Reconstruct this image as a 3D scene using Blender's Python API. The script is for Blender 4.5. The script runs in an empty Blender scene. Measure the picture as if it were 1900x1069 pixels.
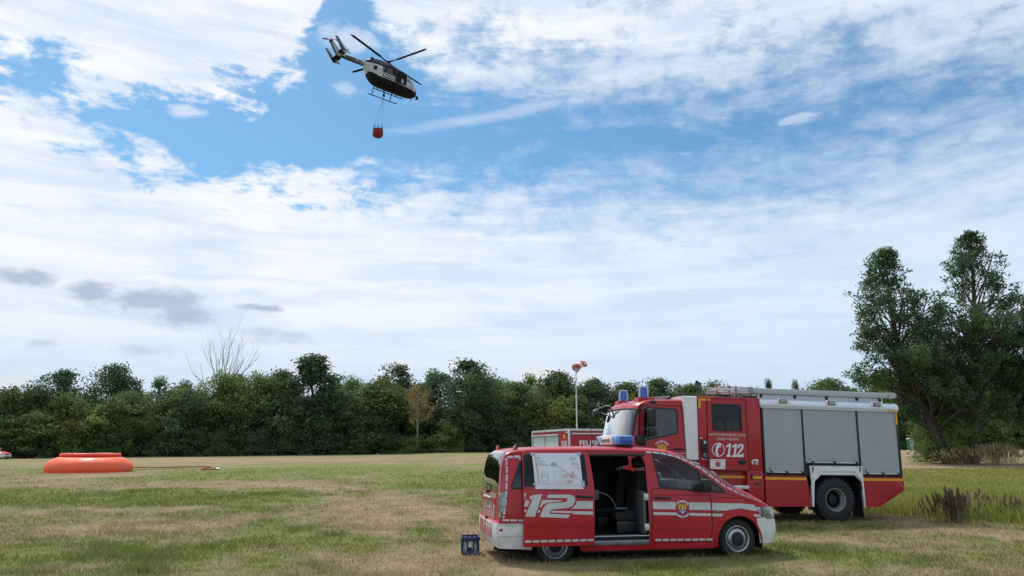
import bpy, bmesh, math, random
import numpy as np
from mathutils import Vector, Matrix
from mathutils.geometry import delaunay_2d_cdt
R = math.radians
scene = bpy.context.scene
col = scene.collection
random.seed(4)
rng = np.random.default_rng(11)

# ------------------------------------------------------------------ camera, sky, sun, exposure
FPX, CXP, CYP, EYE, HORIZON = 1400.0, 950.0, 534.5, 1.8, 831.0     # measured on the 1900x1069 photograph
PITCH = math.atan((HORIZON - CYP) / FPX)
cam_data = bpy.data.cameras.new('camera')
cam_data.sensor_width = 36.0
cam_data.lens = 36.0 * FPX / 1900.0
cam_data.clip_start = 0.1
cam_data.clip_end = 4000.0
cam = bpy.data.objects.new('camera', cam_data)
cam.location = (0, 0, EYE)
cam.rotation_euler = (math.pi / 2 + PITCH, 0, 0)
col.objects.link(cam)
scene.camera = cam
SUN_AZ, SUN_EL = R(-34), R(55)          # azimuth from +Y towards +X
SUN_DIR = Vector((math.sin(SUN_AZ) * math.cos(SUN_EL), math.cos(SUN_AZ) * math.cos(SUN_EL), math.sin(SUN_EL)))
sun_data = bpy.data.lights.new('sun', 'SUN')
sun_data.energy = 3.4
sun_data.angle = R(7.0)                 # veiled by thin cloud
sun_data.color = (1.0, 0.95, 0.87)
sun = bpy.data.objects.new('sun', sun_data)
sun.rotation_euler = (-SUN_DIR).to_track_quat('-Z', 'Y').to_euler()
col.objects.link(sun)
scene.render.engine = 'CYCLES'
scene.view_settings.view_transform = 'Standard'
scene.view_settings.look = 'None'
scene.view_settings.exposure = 0.0
scene.view_settings.gamma = 1.0
scene.view_settings.use_curve_mapping = False
scene.cycles.max_bounces = 8
scene.cycles.transparent_max_bounces = 12
scene.cycles.caustics_reflective = False
scene.cycles.caustics_refractive = False
scene.cycles.sample_clamp_indirect = 4.0

def ray(px, py):
    u, v = (px - CXP) / FPX, -(py - CYP) / FPX
    return Vector((u, math.cos(PITCH) - v * math.sin(PITCH), math.sin(PITCH) + v * math.cos(PITCH)))
def azel(px, py):
    d = ray(px, py).normalized()
    return math.atan2(d.x, d.y), math.asin(d.z)
def at_depth(px, Y, z=0.0):
    """world x of a thing seen in photo column px that stands at distance Y, height z"""
    return (px - CXP) / FPX * (Y * math.cos(PITCH) + (z - EYE) * math.sin(PITCH))
def flat_ground(px, py):
    r = ray(px, py)
    return r * (-EYE / r.z)

class Nodes:
    """tiny wrapper to write node trees as expressions"""
    def __init__(s, tree):
        s.t = tree; s.n = tree.nodes; s.l = tree.links
    def new(s, kind, **kw):
        n = s.n.new(kind)
        for k, v in kw.items():
            setattr(n, k, v)
        return n
    def put(s, sock, v):
        if hasattr(v, 'is_output'):
            s.l.new(v, sock)
        elif v is not None:
            if isinstance(v, (tuple, list)) and len(v) == 3 and len(getattr(sock, 'default_value', (0,))) == 4:
                v = (*v, 1)
            sock.default_value = v
    def math(s, op, a, b=None, c=None, clamp=False):
        n = s.new('ShaderNodeMath', operation=op, use_clamp=clamp)
        for i, v in enumerate((a, b, c)):
            if v is not None: s.put(n.inputs[i], v)
        return n.outputs[0]
    def add(s, a, b): return s.math('ADD', a, b)
    def sub(s, a, b): return s.math('SUBTRACT', a, b)
    def mul(s, a, b): return s.math('MULTIPLY', a, b)
    def maxi(s, a, b): return s.math('MAXIMUM', a, b)
    def smooth(s, v, lo, hi, a=0.0, b=1.0):
        n = s.new('ShaderNodeMapRange', interpolation_type='SMOOTHSTEP')
        s.put(n.inputs[0], v); s.put(n.inputs[1], lo); s.put(n.inputs[2], hi); s.put(n.inputs[3], a); s.put(n.inputs[4], b)
        return n.outputs[0]
    def mix(s, f, a, b, blend='MIX'):
        n = s.new('ShaderNodeMix', data_type='RGBA', blend_type=blend)
        s.put(n.inputs[0], f); s.put(n.inputs[6], a); s.put(n.inputs[7], b)
        return n.outputs[2]
    def noise(s, vec, scale, detail=4, rough=0.55, dist=0.0, lac=2.0):
        n = s.new('ShaderNodeTexNoise')
        if vec is not None: s.l.new(vec, n.inputs['Vector'])
        n.inputs['Scale'].default_value = scale; n.inputs['Detail'].default_value = detail
        n.inputs['Roughness'].default_value = rough; n.inputs['Distortion'].default_value = dist
        n.inputs['Lacunarity'].default_value = lac
        return n.outputs[0]
    def curve(s, v, pts):
        n = s.new('ShaderNodeFloatCurve')
        cu = n.mapping.curves[0]
        n.mapping.use_clip = False
        pts = sorted(pts)
        cu.points[0].location = pts[0]; cu.points[1].location = pts[-1]
        for p in pts[1:-1]: cu.points.new(*p)
        for p in cu.points: p.handle_type = 'AUTO_CLAMPED'
        n.mapping.update()
        s.put(n.inputs['Value'], v)
        return n.outputs[0]

def build_world():
    w = bpy.data.worlds.new('World')
    scene.world = w
    w.use_nodes = True
    k = Nodes(w.node_tree)
    k.n.clear()
    out = k.new('ShaderNodeOutputWorld')
    bg = k.new('ShaderNodeBackground')
    bg.inputs['Strength'].default_value = 0.1
    k.l.new(bg.outputs[0], out.inputs[0])
    sky = k.new('ShaderNodeTexSky', sky_type='NISHITA')
    sky.sun_disc = False
    sky.sun_elevation = SUN_EL
    sky.sun_rotation = SUN_AZ
    sky.air_density = 1.0; sky.dust_density = 0.6; sky.ozone_density = 2.0
    tc = k.new('ShaderNodeTexCoord')
    d = tc.outputs['Generated']
    sep = k.new('ShaderNodeSeparateXYZ'); k.l.new(d, sep.inputs[0])
    dx, dy, dz = sep.outputs
    az = k.math('ARCTAN2', dx, dy)
    el = k.math('ARCSINE', dz)
    azn = k.math('MULTIPLY_ADD', az, 1 / 1.4, 0.5, clamp=True)
    # position on a cloud sheet overhead, and on a nearly vertical sheet for clouds far off
    den = k.add(k.maxi(dz, 0.0), 0.30)
    pl = k.new('ShaderNodeCombineXYZ')
    k.l.new(k.math('DIVIDE', dx, den), pl.inputs[0]); k.l.new(k.math('DIVIDE', dy, den), pl.inputs[1])
    P = pl.outputs[0]
    ae = k.new('ShaderNodeCombineXYZ')
    k.l.new(az, ae.inputs[0]); k.l.new(k.mul(el, 1.9), ae.inputs[1])
    E2 = ae.outputs[0]
    # stretched copy for wind-combed wisps
    mp = k.new('ShaderNodeMapping'); mp.inputs['Rotation'].default_value = (0, 0, R(28)); mp.inputs['Scale'].default_value = (1.0, 2.6, 1.0)
    k.l.new(E2, mp.inputs[0])
    W = mp.outputs[0]
    mp2 = k.new('ShaderNodeMapping'); mp2.inputs['Rotation'].default_value = (0, 0, R(4)); mp2.inputs['Scale'].default_value = (1.0, 4.5, 1.0)
    k.l.new(E2, mp2.inputs[0])
    n_big = k.noise(P, 2.2, 3, 0.5, 0.3)
    n_mid = k.noise(P, 8.0, 8, 0.62, 0.25)
    n_fine = k.noise(E2, 24.0, 6, 0.66, 0.6)
    n_wisp = k.noise(W, 6.0, 7, 0.60, 0.7)
    n_soft = k.noise(W, 3.3, 4, 0.5, 0.4)
    def C(pts):
        o = []
        for px, py in pts:
            a, e = azel(px, py)
            o.append((a / 1.4 + 0.5, e))
        return o
    low_top = k.curve(azn, C([(0, 165), (80, 205), (150, 245), (240, 285), (330, 312), (430, 332), (600, 338), (700, 335), (860, 352),
                              (1000, 345), (1150, 330), (1300, 335), (1450, 318), (1600, 275), (1750, 232), (1900, 205)]))
    up_bot = k.curve(azn, C([(0, 105), (100, 148), (160, 172), (280, 202), (400, 198), (480, 190), (550, 140), (585, 70), (620, -60), (660, -60), (700, 20),
                             (740, 105), (800, 138), (900, 170), (1000, 188), (1150, 208), (1290, 222), (1400, 212), (1500, 200), (1600, 180), (1750, 175), (1900, 172)]))
    n_floc = k.noise(P, 30.0, 5, 0.62, 0.35)
    wob = k.add(k.mul(k.sub(n_mid, 0.5), 0.17), k.add(k.mul(k.sub(n_wisp, 0.5), 0.16), k.add(k.mul(k.sub(n_fine, 0.5), 0.06), k.mul(k.sub(n_floc, 0.5), 0.07))))
    # cumulus-like crisp edges on the left, combed cirrus on the right
    soft = k.smooth(az, -0.30, 0.15, 0.030, 0.120)
    low = k.smooth(k.add(k.sub(low_top, el), wob), k.mul(soft, -0.6), soft)
    up = k.smooth(k.add(k.sub(el, up_bot), wob), k.mul(soft, -0.35), soft)
    cov = k.maxi(low, up)
    # holes and thin places
    rip = k.add(k.mul(n_mid, 0.40), k.add(k.mul(n_floc, 0.36), k.add(k.mul(n_wisp, 0.22), k.mul(n_big, 0.20))))
    thin = k.smooth(k.add(rip, k.smooth(az, -0.1, -0.5, 0.0, 0.10)), 0.42, 0.62, 0.44, 1.0)
    high = k.smooth(el, 0.24, 0.44)
    thin = k.math('ADD', k.mul(thin, high), k.sub(1.0, high))
    alpha = k.mul(cov, thin)
    right_veil = k.smooth(az, -0.05, 0.35, 0.0, 0.10)
    alpha = k.sub(alpha, k.mul(right_veil, alpha))
    # one long wisp across the blue
    def ell(cx, cy, rx, ry, amp=1.2, nz=None, tilt=0.0):
        a0, e0 = azel(cx, cy)
        ra = abs(azel(cx + rx, cy)[0] - a0); re = abs(azel(cx, cy + ry)[1] - e0)
        da, de = k.sub(az, a0), k.sub(el, e0)
        if tilt:
            c_, s_ = math.cos(tilt), math.sin(tilt)
            da, de = k.add(k.mul(da, c_), k.mul(de, s_)), k.sub(k.mul(de, c_), k.mul(da, s_))
        q = k.math('SQRT', k.add(k.math('POWER', k.math('ABSOLUTE', k.mul(da, 1 / ra)), 2.0), k.math('POWER', k.math('ABSOLUTE', k.mul(de, 1 / re)), 2.0)))
        return k.smooth(k.add(q, k.mul(k.sub(nz if nz is not None else n_fine, 0.5), amp)), 1.15, 0.25)
    streak = k.mul(ell(930, 212, 210, 15, 1.6, n_wisp, R(10)), 0.42)
    puff = k.mul(ell(340, 207, 46, 13, 2.6), 0.7)
    puff2 = k.mul(ell(645, 165, 30, 16, 3.2), 0.4)
    puff3 = k.mul(ell(1475, 222, 46, 15, 3.0), 0.5)
    faint = k.mul(ell(650, 75, 70, 32, 2.6), 0.5)
    for x in (streak, puff, puff2, puff3, faint):
        alpha = k.maxi(alpha, x)
    # cloud tone: brighter towards the sun, greyer and bluer where thick or far from it
    sd = k.new('ShaderNodeVectorMath', operation='DOT_PRODUCT')
    k.l.new(d, sd.inputs[0]); sd.inputs[1].default_value = SUN_DIR
    near_sun = k.smooth(sd.outputs['Value'], 0.30, 0.93)
    white = k.mix(near_sun, (7.5, 8.6, 10.1), (9.8, 10.0, 10.3))
    n_lay = k.noise(mp2.outputs[0], 5.0, 6, 0.58, 0.5)
    shade = k.add(k.mul(n_soft, 0.40), k.add(k.mul(n_big, 0.20), k.add(k.mul(n_mid, 0.15), k.mul(n_lay, 0.42))))
    body = k.mix(k.mul(k.smooth(shade, 0.50, 0.70), 0.75), white, (6.2, 7.45, 9.4))
    hz = k.smooth(el, 0.19, 0.02)
    body = k.mix(k.mul(hz, 0.75), body, (6.1, 7.3, 8.9))
    blue = k.mix(1.0, sky.outputs[0], (0.72, 1.13, 1.25), 'MULTIPLY')
    res = k.mix(alpha, blue, body)
    # small grey clouds low down, and two white heads just above the wood
    grey = None
    n_cum = k.noise(E2, 30.0, 6, 0.60, 0.25)
    for a in ((48, 514, 78, 20), (170, 540, 66, 22), (275, 556, 125, 30), (345, 588, 74, 24), (482, 571, 48, 9), (540, 628, 55, 16), (268, 650, 75, 13),
              (75, 638, 36, 10), (490, 622, 40, 20)):
        e = ell(*a, 1.9, n_cum)
        if a[1] > 600: e = k.mul(e, 0.45)
        grey = e if grey is None else k.maxi(grey, e)
    tone = k.mix(n_soft, (3.1, 3.9, 5.4), (4.9, 5.7, 7.2))
    res = k.mix(k.mul(grey, 0.80), res, tone)
    head = None
    for a in ((20, 705, 62, 20), (992, 690, 44, 20), (1085, 706, 30, 14)):
        e = ell(*a, 1.1, n_cum)
        head = e if head is None else k.maxi(head, e)
    res = k.mix(k.mul(head, 0.75), res, (7.9, 8.2, 8.6))
    k.l.new(res, bg.inputs['Color'])
build_world()

# ------------------------------------------------------------------ materials
MATS = {}
def principled(name, color, rough=0.5, metal=0.0, coat=0.0, var=0.0, vscale=6.0, bump=0.0, bscale=40.0, emit=None, spec=0.5, obj_tint=False):
    if name in MATS: return MATS[name]
    m = bpy.data.materials.new(name); m.use_nodes = True
    k = Nodes(m.node_tree); b = k.n['Principled BSDF']
    tc = k.new('ShaderNodeTexCoord')
    b.inputs['Roughness'].default_value = rough
    b.inputs['Metallic'].default_value = metal
    b.inputs['Coat Weight'].default_value = coat
    b.inputs['Coat Roughness'].default_value = 0.05
    b.inputs['Specular IOR Level'].default_value = spec
    c = (*color, 1)
    if var:
        nz = k.noise(tc.outputs['Object'], vscale, 5, 0.6)
        f = k.smooth(nz, 0.35, 0.7)
        cc = k.mix(f, tuple(v * (1 - var) for v in color), tuple(min(1, v * (1 + var * 0.6) + var * 0.012) for v in color))
        if obj_tint:
            oi = k.new('ShaderNodeObjectInfo')
            cc = k.mix(1.0, cc, oi.outputs['Color'], 'MULTIPLY')
        k.l.new(cc, b.inputs['Base Color'])
        k.l.new(k.smooth(nz, 0.3, 0.75, max(0.02, rough * 0.8), min(1, rough * 1.35)), b.inputs['Roughness'])
    else:
        b.inputs['Base Color'].default_value = c
    if bump:
        bp = k.new('ShaderNodeBump'); bp.inputs['Strength'].default_value = bump; bp.inputs['Distance'].default_value = 0.01
        k.l.new(k.noise(tc.outputs['Object'], bscale, 5, 0.6), bp.inputs['Height'])
        k.l.new(bp.outputs[0], b.inputs['Normal'])
    if emit:
        b.inputs['Emission Color'].default_value = (*emit[0], 1); b.inputs['Emission Strength'].default_value = emit[1]
    MATS[name] = m
    return m

def window_glass(name, tint, refl=1.0):
    """thin pane: tinted see-through plus mirror-like reflection"""
    if name in MATS: return MATS[name]
    m = bpy.data.materials.new(name); m.use_nodes = True
    k = Nodes(m.node_tree); k.n.clear()
    out = k.new('ShaderNodeOutputMaterial')
    tr = k.new('ShaderNodeBsdfTransparent'); tr.inputs[0].default_value = (*tint, 1)
    gl = k.new('ShaderNodeBsdfGlossy'); gl.inputs['Roughness'].default_value = 0.02; gl.inputs['Color'].default_value = (1, 1, 1, 1)
    fr = k.new('ShaderNodeFresnel'); fr.inputs[0].default_value = 1.5
    mx = k.new('ShaderNodeMixShader')
    k.l.new(k.math('MULTIPLY', fr.outputs[0], 1.6 * refl, clamp=True), mx.inputs[0]); k.l.new(tr.outputs[0], mx.inputs[1]); k.l.new(gl.outputs[0], mx.inputs[2])
    k.l.new(mx.outputs[0], out.inputs[0])
    MATS[name] = m
    return m

RED = principled('van_red_paint', (0.44, 0.006, 0.018), 0.38, coat=0.22, var=0.10, vscale=2.5)
TRED = principled('truck_red_paint', (0.40, 0.005, 0.015), 0.40, coat=0.18, var=0.10, vscale=2.0)
WHITE = principled('white_paint', (0.74, 0.75, 0.75), 0.35, coat=0.4, var=0.06, vscale=3)
BUMPW = principled('white_bumper', (0.68, 0.69, 0.68), 0.42, coat=0.2, var=0.16, vscale=4.5)
REFL = principled('white_reflective_film', (0.55, 0.57, 0.57), 0.38, var=0.08, vscale=8)
YELLOW = principled('yellow_film', (0.80, 0.38, 0.015), 0.45, var=0.08)
BLACK = principled('black_plastic', (0.012, 0.012, 0.013), 0.5, var=0.2)
GAP = principled('dark_gap', (0.010, 0.006, 0.007), 0.8)
RUBBER = principled('tyre_rubber', (0.020, 0.020, 0.021), 0.85, var=0.35, vscale=9, bump=0.3, bscale=60)
STEEL = principled('steel', (0.42, 0.43, 0.44), 0.35, metal=0.9, var=0.15)
RIMGREY = principled('rim_grey', (0.30, 0.31, 0.31), 0.42, metal=0.5, var=0.2)
DARKSTEEL = principled('dark_steel', (0.020, 0.020, 0.022), 0.55, metal=0.3, var=0.3)
ALU = principled('aluminium', (0.62, 0.64, 0.65), 0.38, metal=0.55, var=0.10, vscale=3)
SHUT = principled('shutter_aluminium', (0.40, 0.43, 0.46), 0.5, metal=0.2, var=0.07, vscale=1.5)
BLUE = principled('blue_lens', (0.012, 0.075, 0.42), 0.12, coat=0.8, var=0.25, vscale=14)
LBLUE = principled('pale_blue_lens', (0.10, 0.33, 0.75), 0.15, coat=0.8, var=0.2, vscale=14)
AMBER = principled('amber_lens', (0.65, 0.20, 0.01), 0.2, coat=0.6)
REDLENS = principled('red_lens', (0.42, 0.006, 0.016), 0.12, coat=0.9)
CLEARLENS = principled('clear_lens', (0.26, 0.29, 0.32), 0.12, metal=0.4, coat=0.9, var=0.45, vscale=16)
SEAT = principled('seat_cloth', (0.014, 0.015, 0.017), 0.85, var=0.3, vscale=12)
CABIN = principled('cabin_trim', (0.030, 0.031, 0.034), 0.75, var=0.2)
GREYTRIM = principled('grey_trim', (0.16, 0.17, 0.18), 0.6, var=0.15)
PAPER = principled('paper', (0.70, 0.72, 0.76), 0.55, var=0.04)
INKB = principled('blue_ink', (0.03, 0.07, 0.25), 0.7)
INKK = principled('black_ink', (0.03, 0.035, 0.05), 0.7)
INKR = principled('red_ink', (0.55, 0.05, 0.06), 0.7)
TAPE = principled('clear_tape', (0.42, 0.44, 0.50), 0.25)
NAVY = principled('navy_paint', (0.012, 0.018, 0.060), 0.35, coat=0.4, var=0.15)
HWHITE = principled('helicopter_white', (0.40, 0.41, 0.40), 0.35, coat=0.4, var=0.10, vscale=1.2)
HBLACK = principled('helicopter_dark', (0.004, 0.005, 0.007), 0.6, var=0.2, spec=.2)
GOLD = principled('crest_gold', (0.72, 0.46, 0.04), 0.5)
CBLUE = principled('crest_blue', (0.03, 0.08, 0.42), 0.5)
ORANGE = principled('orange_film', (0.80, 0.14, 0.02), 0.5)
GLASS = window_glass('clear_window', (0.90, 0.95, 0.93), 0.6)
TINT = window_glass('tinted_window', (0.05, 0.055, 0.06), 0.9)
CABGL = window_glass('cab_window', (0.30, 0.34, 0.36), 1.0)

# ------------------------------------------------------------------ mesh helpers
def link(o, parent=None):
    col.objects.link(o)
    if parent is not None: o.parent = parent
    return o
def tag(o, label=None, cat=None, group=None, kind=None):
    if label: o['label'] = label
    if cat: o['category'] = cat
    if group: o['group'] = group
    if kind: o['kind'] = kind
    return o
def empty(name, loc=(0, 0, 0), rot=(0, 0, 0)):
    o = bpy.data.objects.new(name, None)
    o.location = loc; o.rotation_euler = rot
    o.empty_display_size = 0.2
    col.objects.link(o)
    return o

class MB:
    def __init__(s):
        s.v = []; s.f = []
    def add(s, verts, faces):
        n = len(s.v)
        s.v += [tuple(p) for p in verts]
        s.f += [tuple(i + n for i in f) for f in faces]
        return s
    def box(s, lo, hi, b=0.0):
        lo, hi = [min(a, c) for a, c in zip(lo, hi)], [max(a, c) for a, c in zip(lo, hi)]
        b = min(b, *[(hi[i] - lo[i]) * 0.45 for i in range(3)])
        if b <= 0:
            v = [(x, y, z) for x in (lo[0], hi[0]) for y in (lo[1], hi[1]) for z in (lo[2], hi[2])]
            return s.add(v, [(0, 1, 3, 2), (4, 6, 7, 5), (0, 4, 5, 1), (2, 3, 7, 6), (0, 2, 6, 4), (1, 5, 7, 3)])
        bm = bmesh.new()
        bmesh.ops.create_cube(bm, size=1)
        for q in bm.verts:
            q.co = [lo[i] + (q.co[i] + 0.5) * (hi[i] - lo[i]) for i in range(3)]
        bmesh.ops.bevel(bm, geom=bm.edges[:], offset=b, segments=2, affect='EDGES', profile=0.5)
        return s.bm(bm)
    def bm(s, bm, fn=None):
        bm.verts.index_update()
        s.add([fn(q.co) if fn else q.co[:] for q in bm.verts], [[q.index for q in f.verts] for f in bm.faces])
        bm.free()
        return s
    def obox(s, p0, p1, w, h, up=(0, 0, 1)):
        """beam from p0 to p1, w wide and h high"""
        p0, p1 = Vector(p0), Vector(p1)
        d = (p1 - p0).normalized(); u = Vector(up); sd = d.cross(u)
        if sd.length < 1e-4: sd = d.cross(Vector((0, 1, 0)))
        sd.normalize(); u = sd.cross(d)
        v = []
        for p in (p0, p1):
            for a, c in ((-1, -1), (1, -1), (1, 1), (-1, 1)):
                v.append(p + sd * (a * w / 2) + u * (c * h / 2))
        return s.add(v, [(0, 1, 2, 3), (7, 6, 5, 4), (0, 4, 5, 1), (1, 5, 6, 2), (2, 6, 7, 3), (3, 7, 4, 0)])
    def rings(s, rings, caps=True, closed=True):
        n = len(rings[0]); v = [p for r in rings for p in r]; f = []
        for i in range(len(rings) - 1):
            for j in range(n if closed else n - 1):
                a, b = i * n + j, i * n + (j + 1) % n
                f.append((a, b, b + n, a + n))
        if caps and closed:
            f.append(tuple(range(n))[::-1]); f.append(tuple(range((len(rings) - 1) * n, len(rings) * n)))
        return s.add(v, f)
    def tube(s, pts, r, n=8, caps=True):
        pts = [Vector(p) for p in pts]
        rr = r if isinstance(r, (list, tuple)) else [r] * len(pts)
        out = []; prev = None
        for i, p in enumerate(pts):
            d = (pts[min(i + 1, len(pts) - 1)] - pts[max(i - 1, 0)])
            if d.length < 1e-9: d = Vector((0, 0, 1))
            d.normalize()
            a = prev if prev is not None else (Vector((0, 0, 1)) if abs(d.z) < 0.9 else Vector((1, 0, 0)))
            a = (a - d * a.dot(d))
            if a.length < 1e-5: a = d.orthogonal()
            a.normalize(); b = d.cross(a); prev = a
            out.append([p + (a * math.cos(t) + b * math.sin(t)) * rr[i] for t in [2 * math.pi * q / n for q in range(n)]])
        return s.rings(out, caps)
    def lathe(s, prof, o=(0, 0, 0), axis='y', n=32, sign=1):
        """prof: (radius, along-axis)"""
        rings = []
        for r, h in prof:
            ring = []
            for q in range(n):
                t = 2 * math.pi * q / n; c, sn = r * math.cos(t), r * math.sin(t)
                ring.append((o[0] + c, o[1] + h * sign, o[2] + sn) if axis == 'y' else
                            (o[0] + c, o[1] + sn, o[2] + h * sign) if axis == 'z' else (o[0] + h * sign, o[1] + c, o[2] + sn))
            rings.append(ring)
        return s.rings(rings, caps=False)
    def prism(s, poly, a, b, fn=None):
        """poly in (u, v) extruded from a to b along the third axis; fn(u, v, t) gives the point (default x, y=t, z)"""
        fn = fn or (lambda u, v, t: (u, t, v))
        n = len(poly)
        v = [fn(u, w, a) for u, w in poly] + [fn(u, w, b) for u, w in poly]
        f = [tuple(range(n)), tuple(range(2 * n - 1, n - 1, -1))] + [(i, i + n, (i + 1) % n + n, (i + 1) % n) for i in range(n)]
        return s.add(v, f)
    def build(s, name, mat, parent=None, smooth=True, angle=35, fix=True):
        me = bpy.data.meshes.new(name)
        me.from_pydata(s.v, [], s.f)
        if fix:
            bm = bmesh.new(); bm.from_mesh(me)
            bmesh.ops.remove_doubles(bm, verts=bm.verts, dist=1e-5)
            bmesh.ops.recalc_face_normals(bm, faces=bm.faces)
            bm.to_mesh(me); bm.free()
        me.materials.append(mat)
        if smooth:
            me.polygons.foreach_set('use_smooth', [True] * len(me.polygons))
            me.set_sharp_from_angle(angle=R(angle))
        me.update()
        return link(bpy.data.objects.new(name, me), parent)

def inside(poly, x, y):
    c = False; j = len(poly) - 1
    for i in range(len(poly)):
        xi, yi = poly[i]; xj, yj = poly[j]
        if (yi > y) != (yj > y) and x < (xj - xi) * (y - yi) / (yj - yi) + xi: c = not c
        j = i
    return c
def rounded(poly, r, seg=4):
    """round the corners of a polygon; r a number or one per corner"""
    out = []; n = len(poly)
    for i in range(n):
        p, a, b = Vector(poly[i]), Vector(poly[i - 1]), Vector(poly[(i + 1) % n])
        rr = r[i] if isinstance(r, (list, tuple)) else r
        d1, d2 = (a - p), (b - p)
        q = min(rr, d1.length * 0.45, d2.length * 0.45)
        if q < 1e-4:
            out.append(tuple(p)); continue
        s_, e_ = p + d1.normalized() * q, p + d2.normalized() * q
        for t in [i2 / seg for i2 in range(seg + 1)]:
            out.append(tuple(s_ * (1 - t) ** 2 + p * 2 * t * (1 - t) + e_ * t * t))
    return out
def densify(poly, step, closed=True):
    out = []; n = len(poly)
    for i in range(n if closed else n - 1):
        a, b = poly[i], poly[(i + 1) % n]
        m = max(1, int(math.ceil(math.dist(a, b) / step)))
        out += [(a[0] + (b[0] - a[0]) * t / m, a[1] + (b[1] - a[1]) * t / m) for t in range(m)]
    if not closed: out.append(poly[-1])
    return out
def panel(mb, outer, holes=(), fn=None, step=0.15, thick=0.0, tfn=None):
    """triangulated sheet with holes, mapped to space by fn(u, v, off); thick adds an inner skin and rims"""
    loops = [densify(outer, step)] + [densify(h, step) for h in holes]
    pts = []; edges = []
    for lp in loops:
        s0 = len(pts); pts += lp
        edges += [(s0 + i, s0 + (i + 1) % len(lp)) for i in range(len(lp))]
    us = [p[0] for p in outer]; vs = [p[1] for p in outer]
    u = min(us) + step * 0.53
    while u < max(us):
        v = min(vs) + step * 0.47
        while v < max(vs):
            if inside(outer, u, v) and not any(inside(h, u, v) for h in holes): pts.append((u, v))
            v += step
        u += step
    r = delaunay_2d_cdt([Vector(p) for p in pts], edges, [], 0, 1e-6)
    vv, ff = r[0], r[2]
    keep = []
    for f in ff:
        cx = sum(vv[i][0] for i in f) / len(f); cy = sum(vv[i][1] for i in f) / len(f)
        if inside(outer, cx, cy) and not any(inside(h, cx, cy) for h in holes): keep.append(tuple(f))
    n = len(vv)
    V = [fn(p[0], p[1], 0.0) for p in vv]
    F = list(keep)
    if thick:
        V += [fn(p[0], p[1], -thick) for p in vv]
        F += [tuple(i + n for i in f[::-1]) for f in keep]
        cnt = {}
        for f in keep:
            for i in range(len(f)):
                a, b = f[i], f[(i + 1) % len(f)]
                cnt.setdefault((min(a, b), max(a, b)), []).append((a, b))
        for e in cnt.values():
            if len(e) == 1:
                a, b = e[0]; F.append((b, a, a + n, b + n))
    mb.add(V, F)
    return mb
def ribbon(mb, pts, w, fn, off=0.003, dash=None, step=0.08):
    """strip of width w along a polyline on a surface; dash=(on, off) breaks it up"""
    pts = [Vector(p) for p in pts]
    L = [0.0]
    for a, b in zip(pts, pts[1:]): L.append(L[-1] + (b - a).length)
    def pos(t):
        t = min(max(t, 0), L[-1])
        for i in range(len(pts) - 1):
            if t <= L[i + 1] + 1e-9:
                q = (t - L[i]) / max(1e-9, L[i + 1] - L[i]); d = (pts[i + 1] - pts[i]).normalized()
                return pts[i].lerp(pts[i + 1], q), Vector((-d.y, d.x))
    spans = []
    if dash:
        t = 0
        while t < L[-1] - 0.01: spans.append((t, min(t + dash[0], L[-1]))); t += dash[0] + dash[1]
    else: spans = [(0, L[-1])]
    for a, b in spans:
        m = max(1, int((b - a) / step)); ts = sorted(set([a + (b - a) * i / m for i in range(m + 1)] + ([x for x in L if a < x < b])))
        v = []
        for t in ts:
            p, nn = pos(t)
            for sgn in (1, -1):
                q = p + nn * (sgn * w / 2); v.append(fn(q.x, q.y, off))
        mb.add(v, [(2 * i, 2 * i + 1, 2 * i + 3, 2 * i + 2) for i in range(len(ts) - 1)])
    return mb
def text_shape(body, size, bold=0.0, squeeze=1.0, spacing=1.0, shear=0.0):
    cu = bpy.data.curves.new('lettering', 'FONT')
    cu.body = body; cu.size = size; cu.align_x = 'CENTER'; cu.align_y = 'CENTER'
    cu.offset = bold; cu.resolution_u = 3; cu.space_character = spacing; cu.shear = shear
    o = bpy.data.objects.new('lettering', cu)
    me = bpy.data.meshes.new_from_object(o)
    v = [(p.co.x * squeeze, p.co.y) for p in me.vertices]; f = [tuple(p.vertices) for p in me.polygons]
    bpy.data.objects.remove(o); bpy.data.curves.remove(cu); bpy.data.meshes.remove(me)
    return v, f
def text(mb, body, size, c, fn, off=0.004, **kw):
    v, f = text_shape(body, size, **kw)
    return mb.add([fn(c[0] + x, c[1] + y, off) for x, y in v], f)
def arc_text(mb, body, size, c, rad, a0, a1, fn, off=0.004, inward=False, **kw):
    n = len(body)
    for i, ch in enumerate(body):
        a = R(a0 + (a1 - a0) * (i / (n - 1)))
        v, f = text_shape(ch, size, **kw)
        rot = a - math.pi / 2 + (math.pi if inward else 0)
        cs, sn = math.cos(rot), math.sin(rot)
        mb.add([fn(c[0] + rad * math.cos(a) + x * cs - y * sn, c[1] + rad * math.sin(a) + x * sn + y * cs, off) for x, y in v], f)
    return mb

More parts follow.
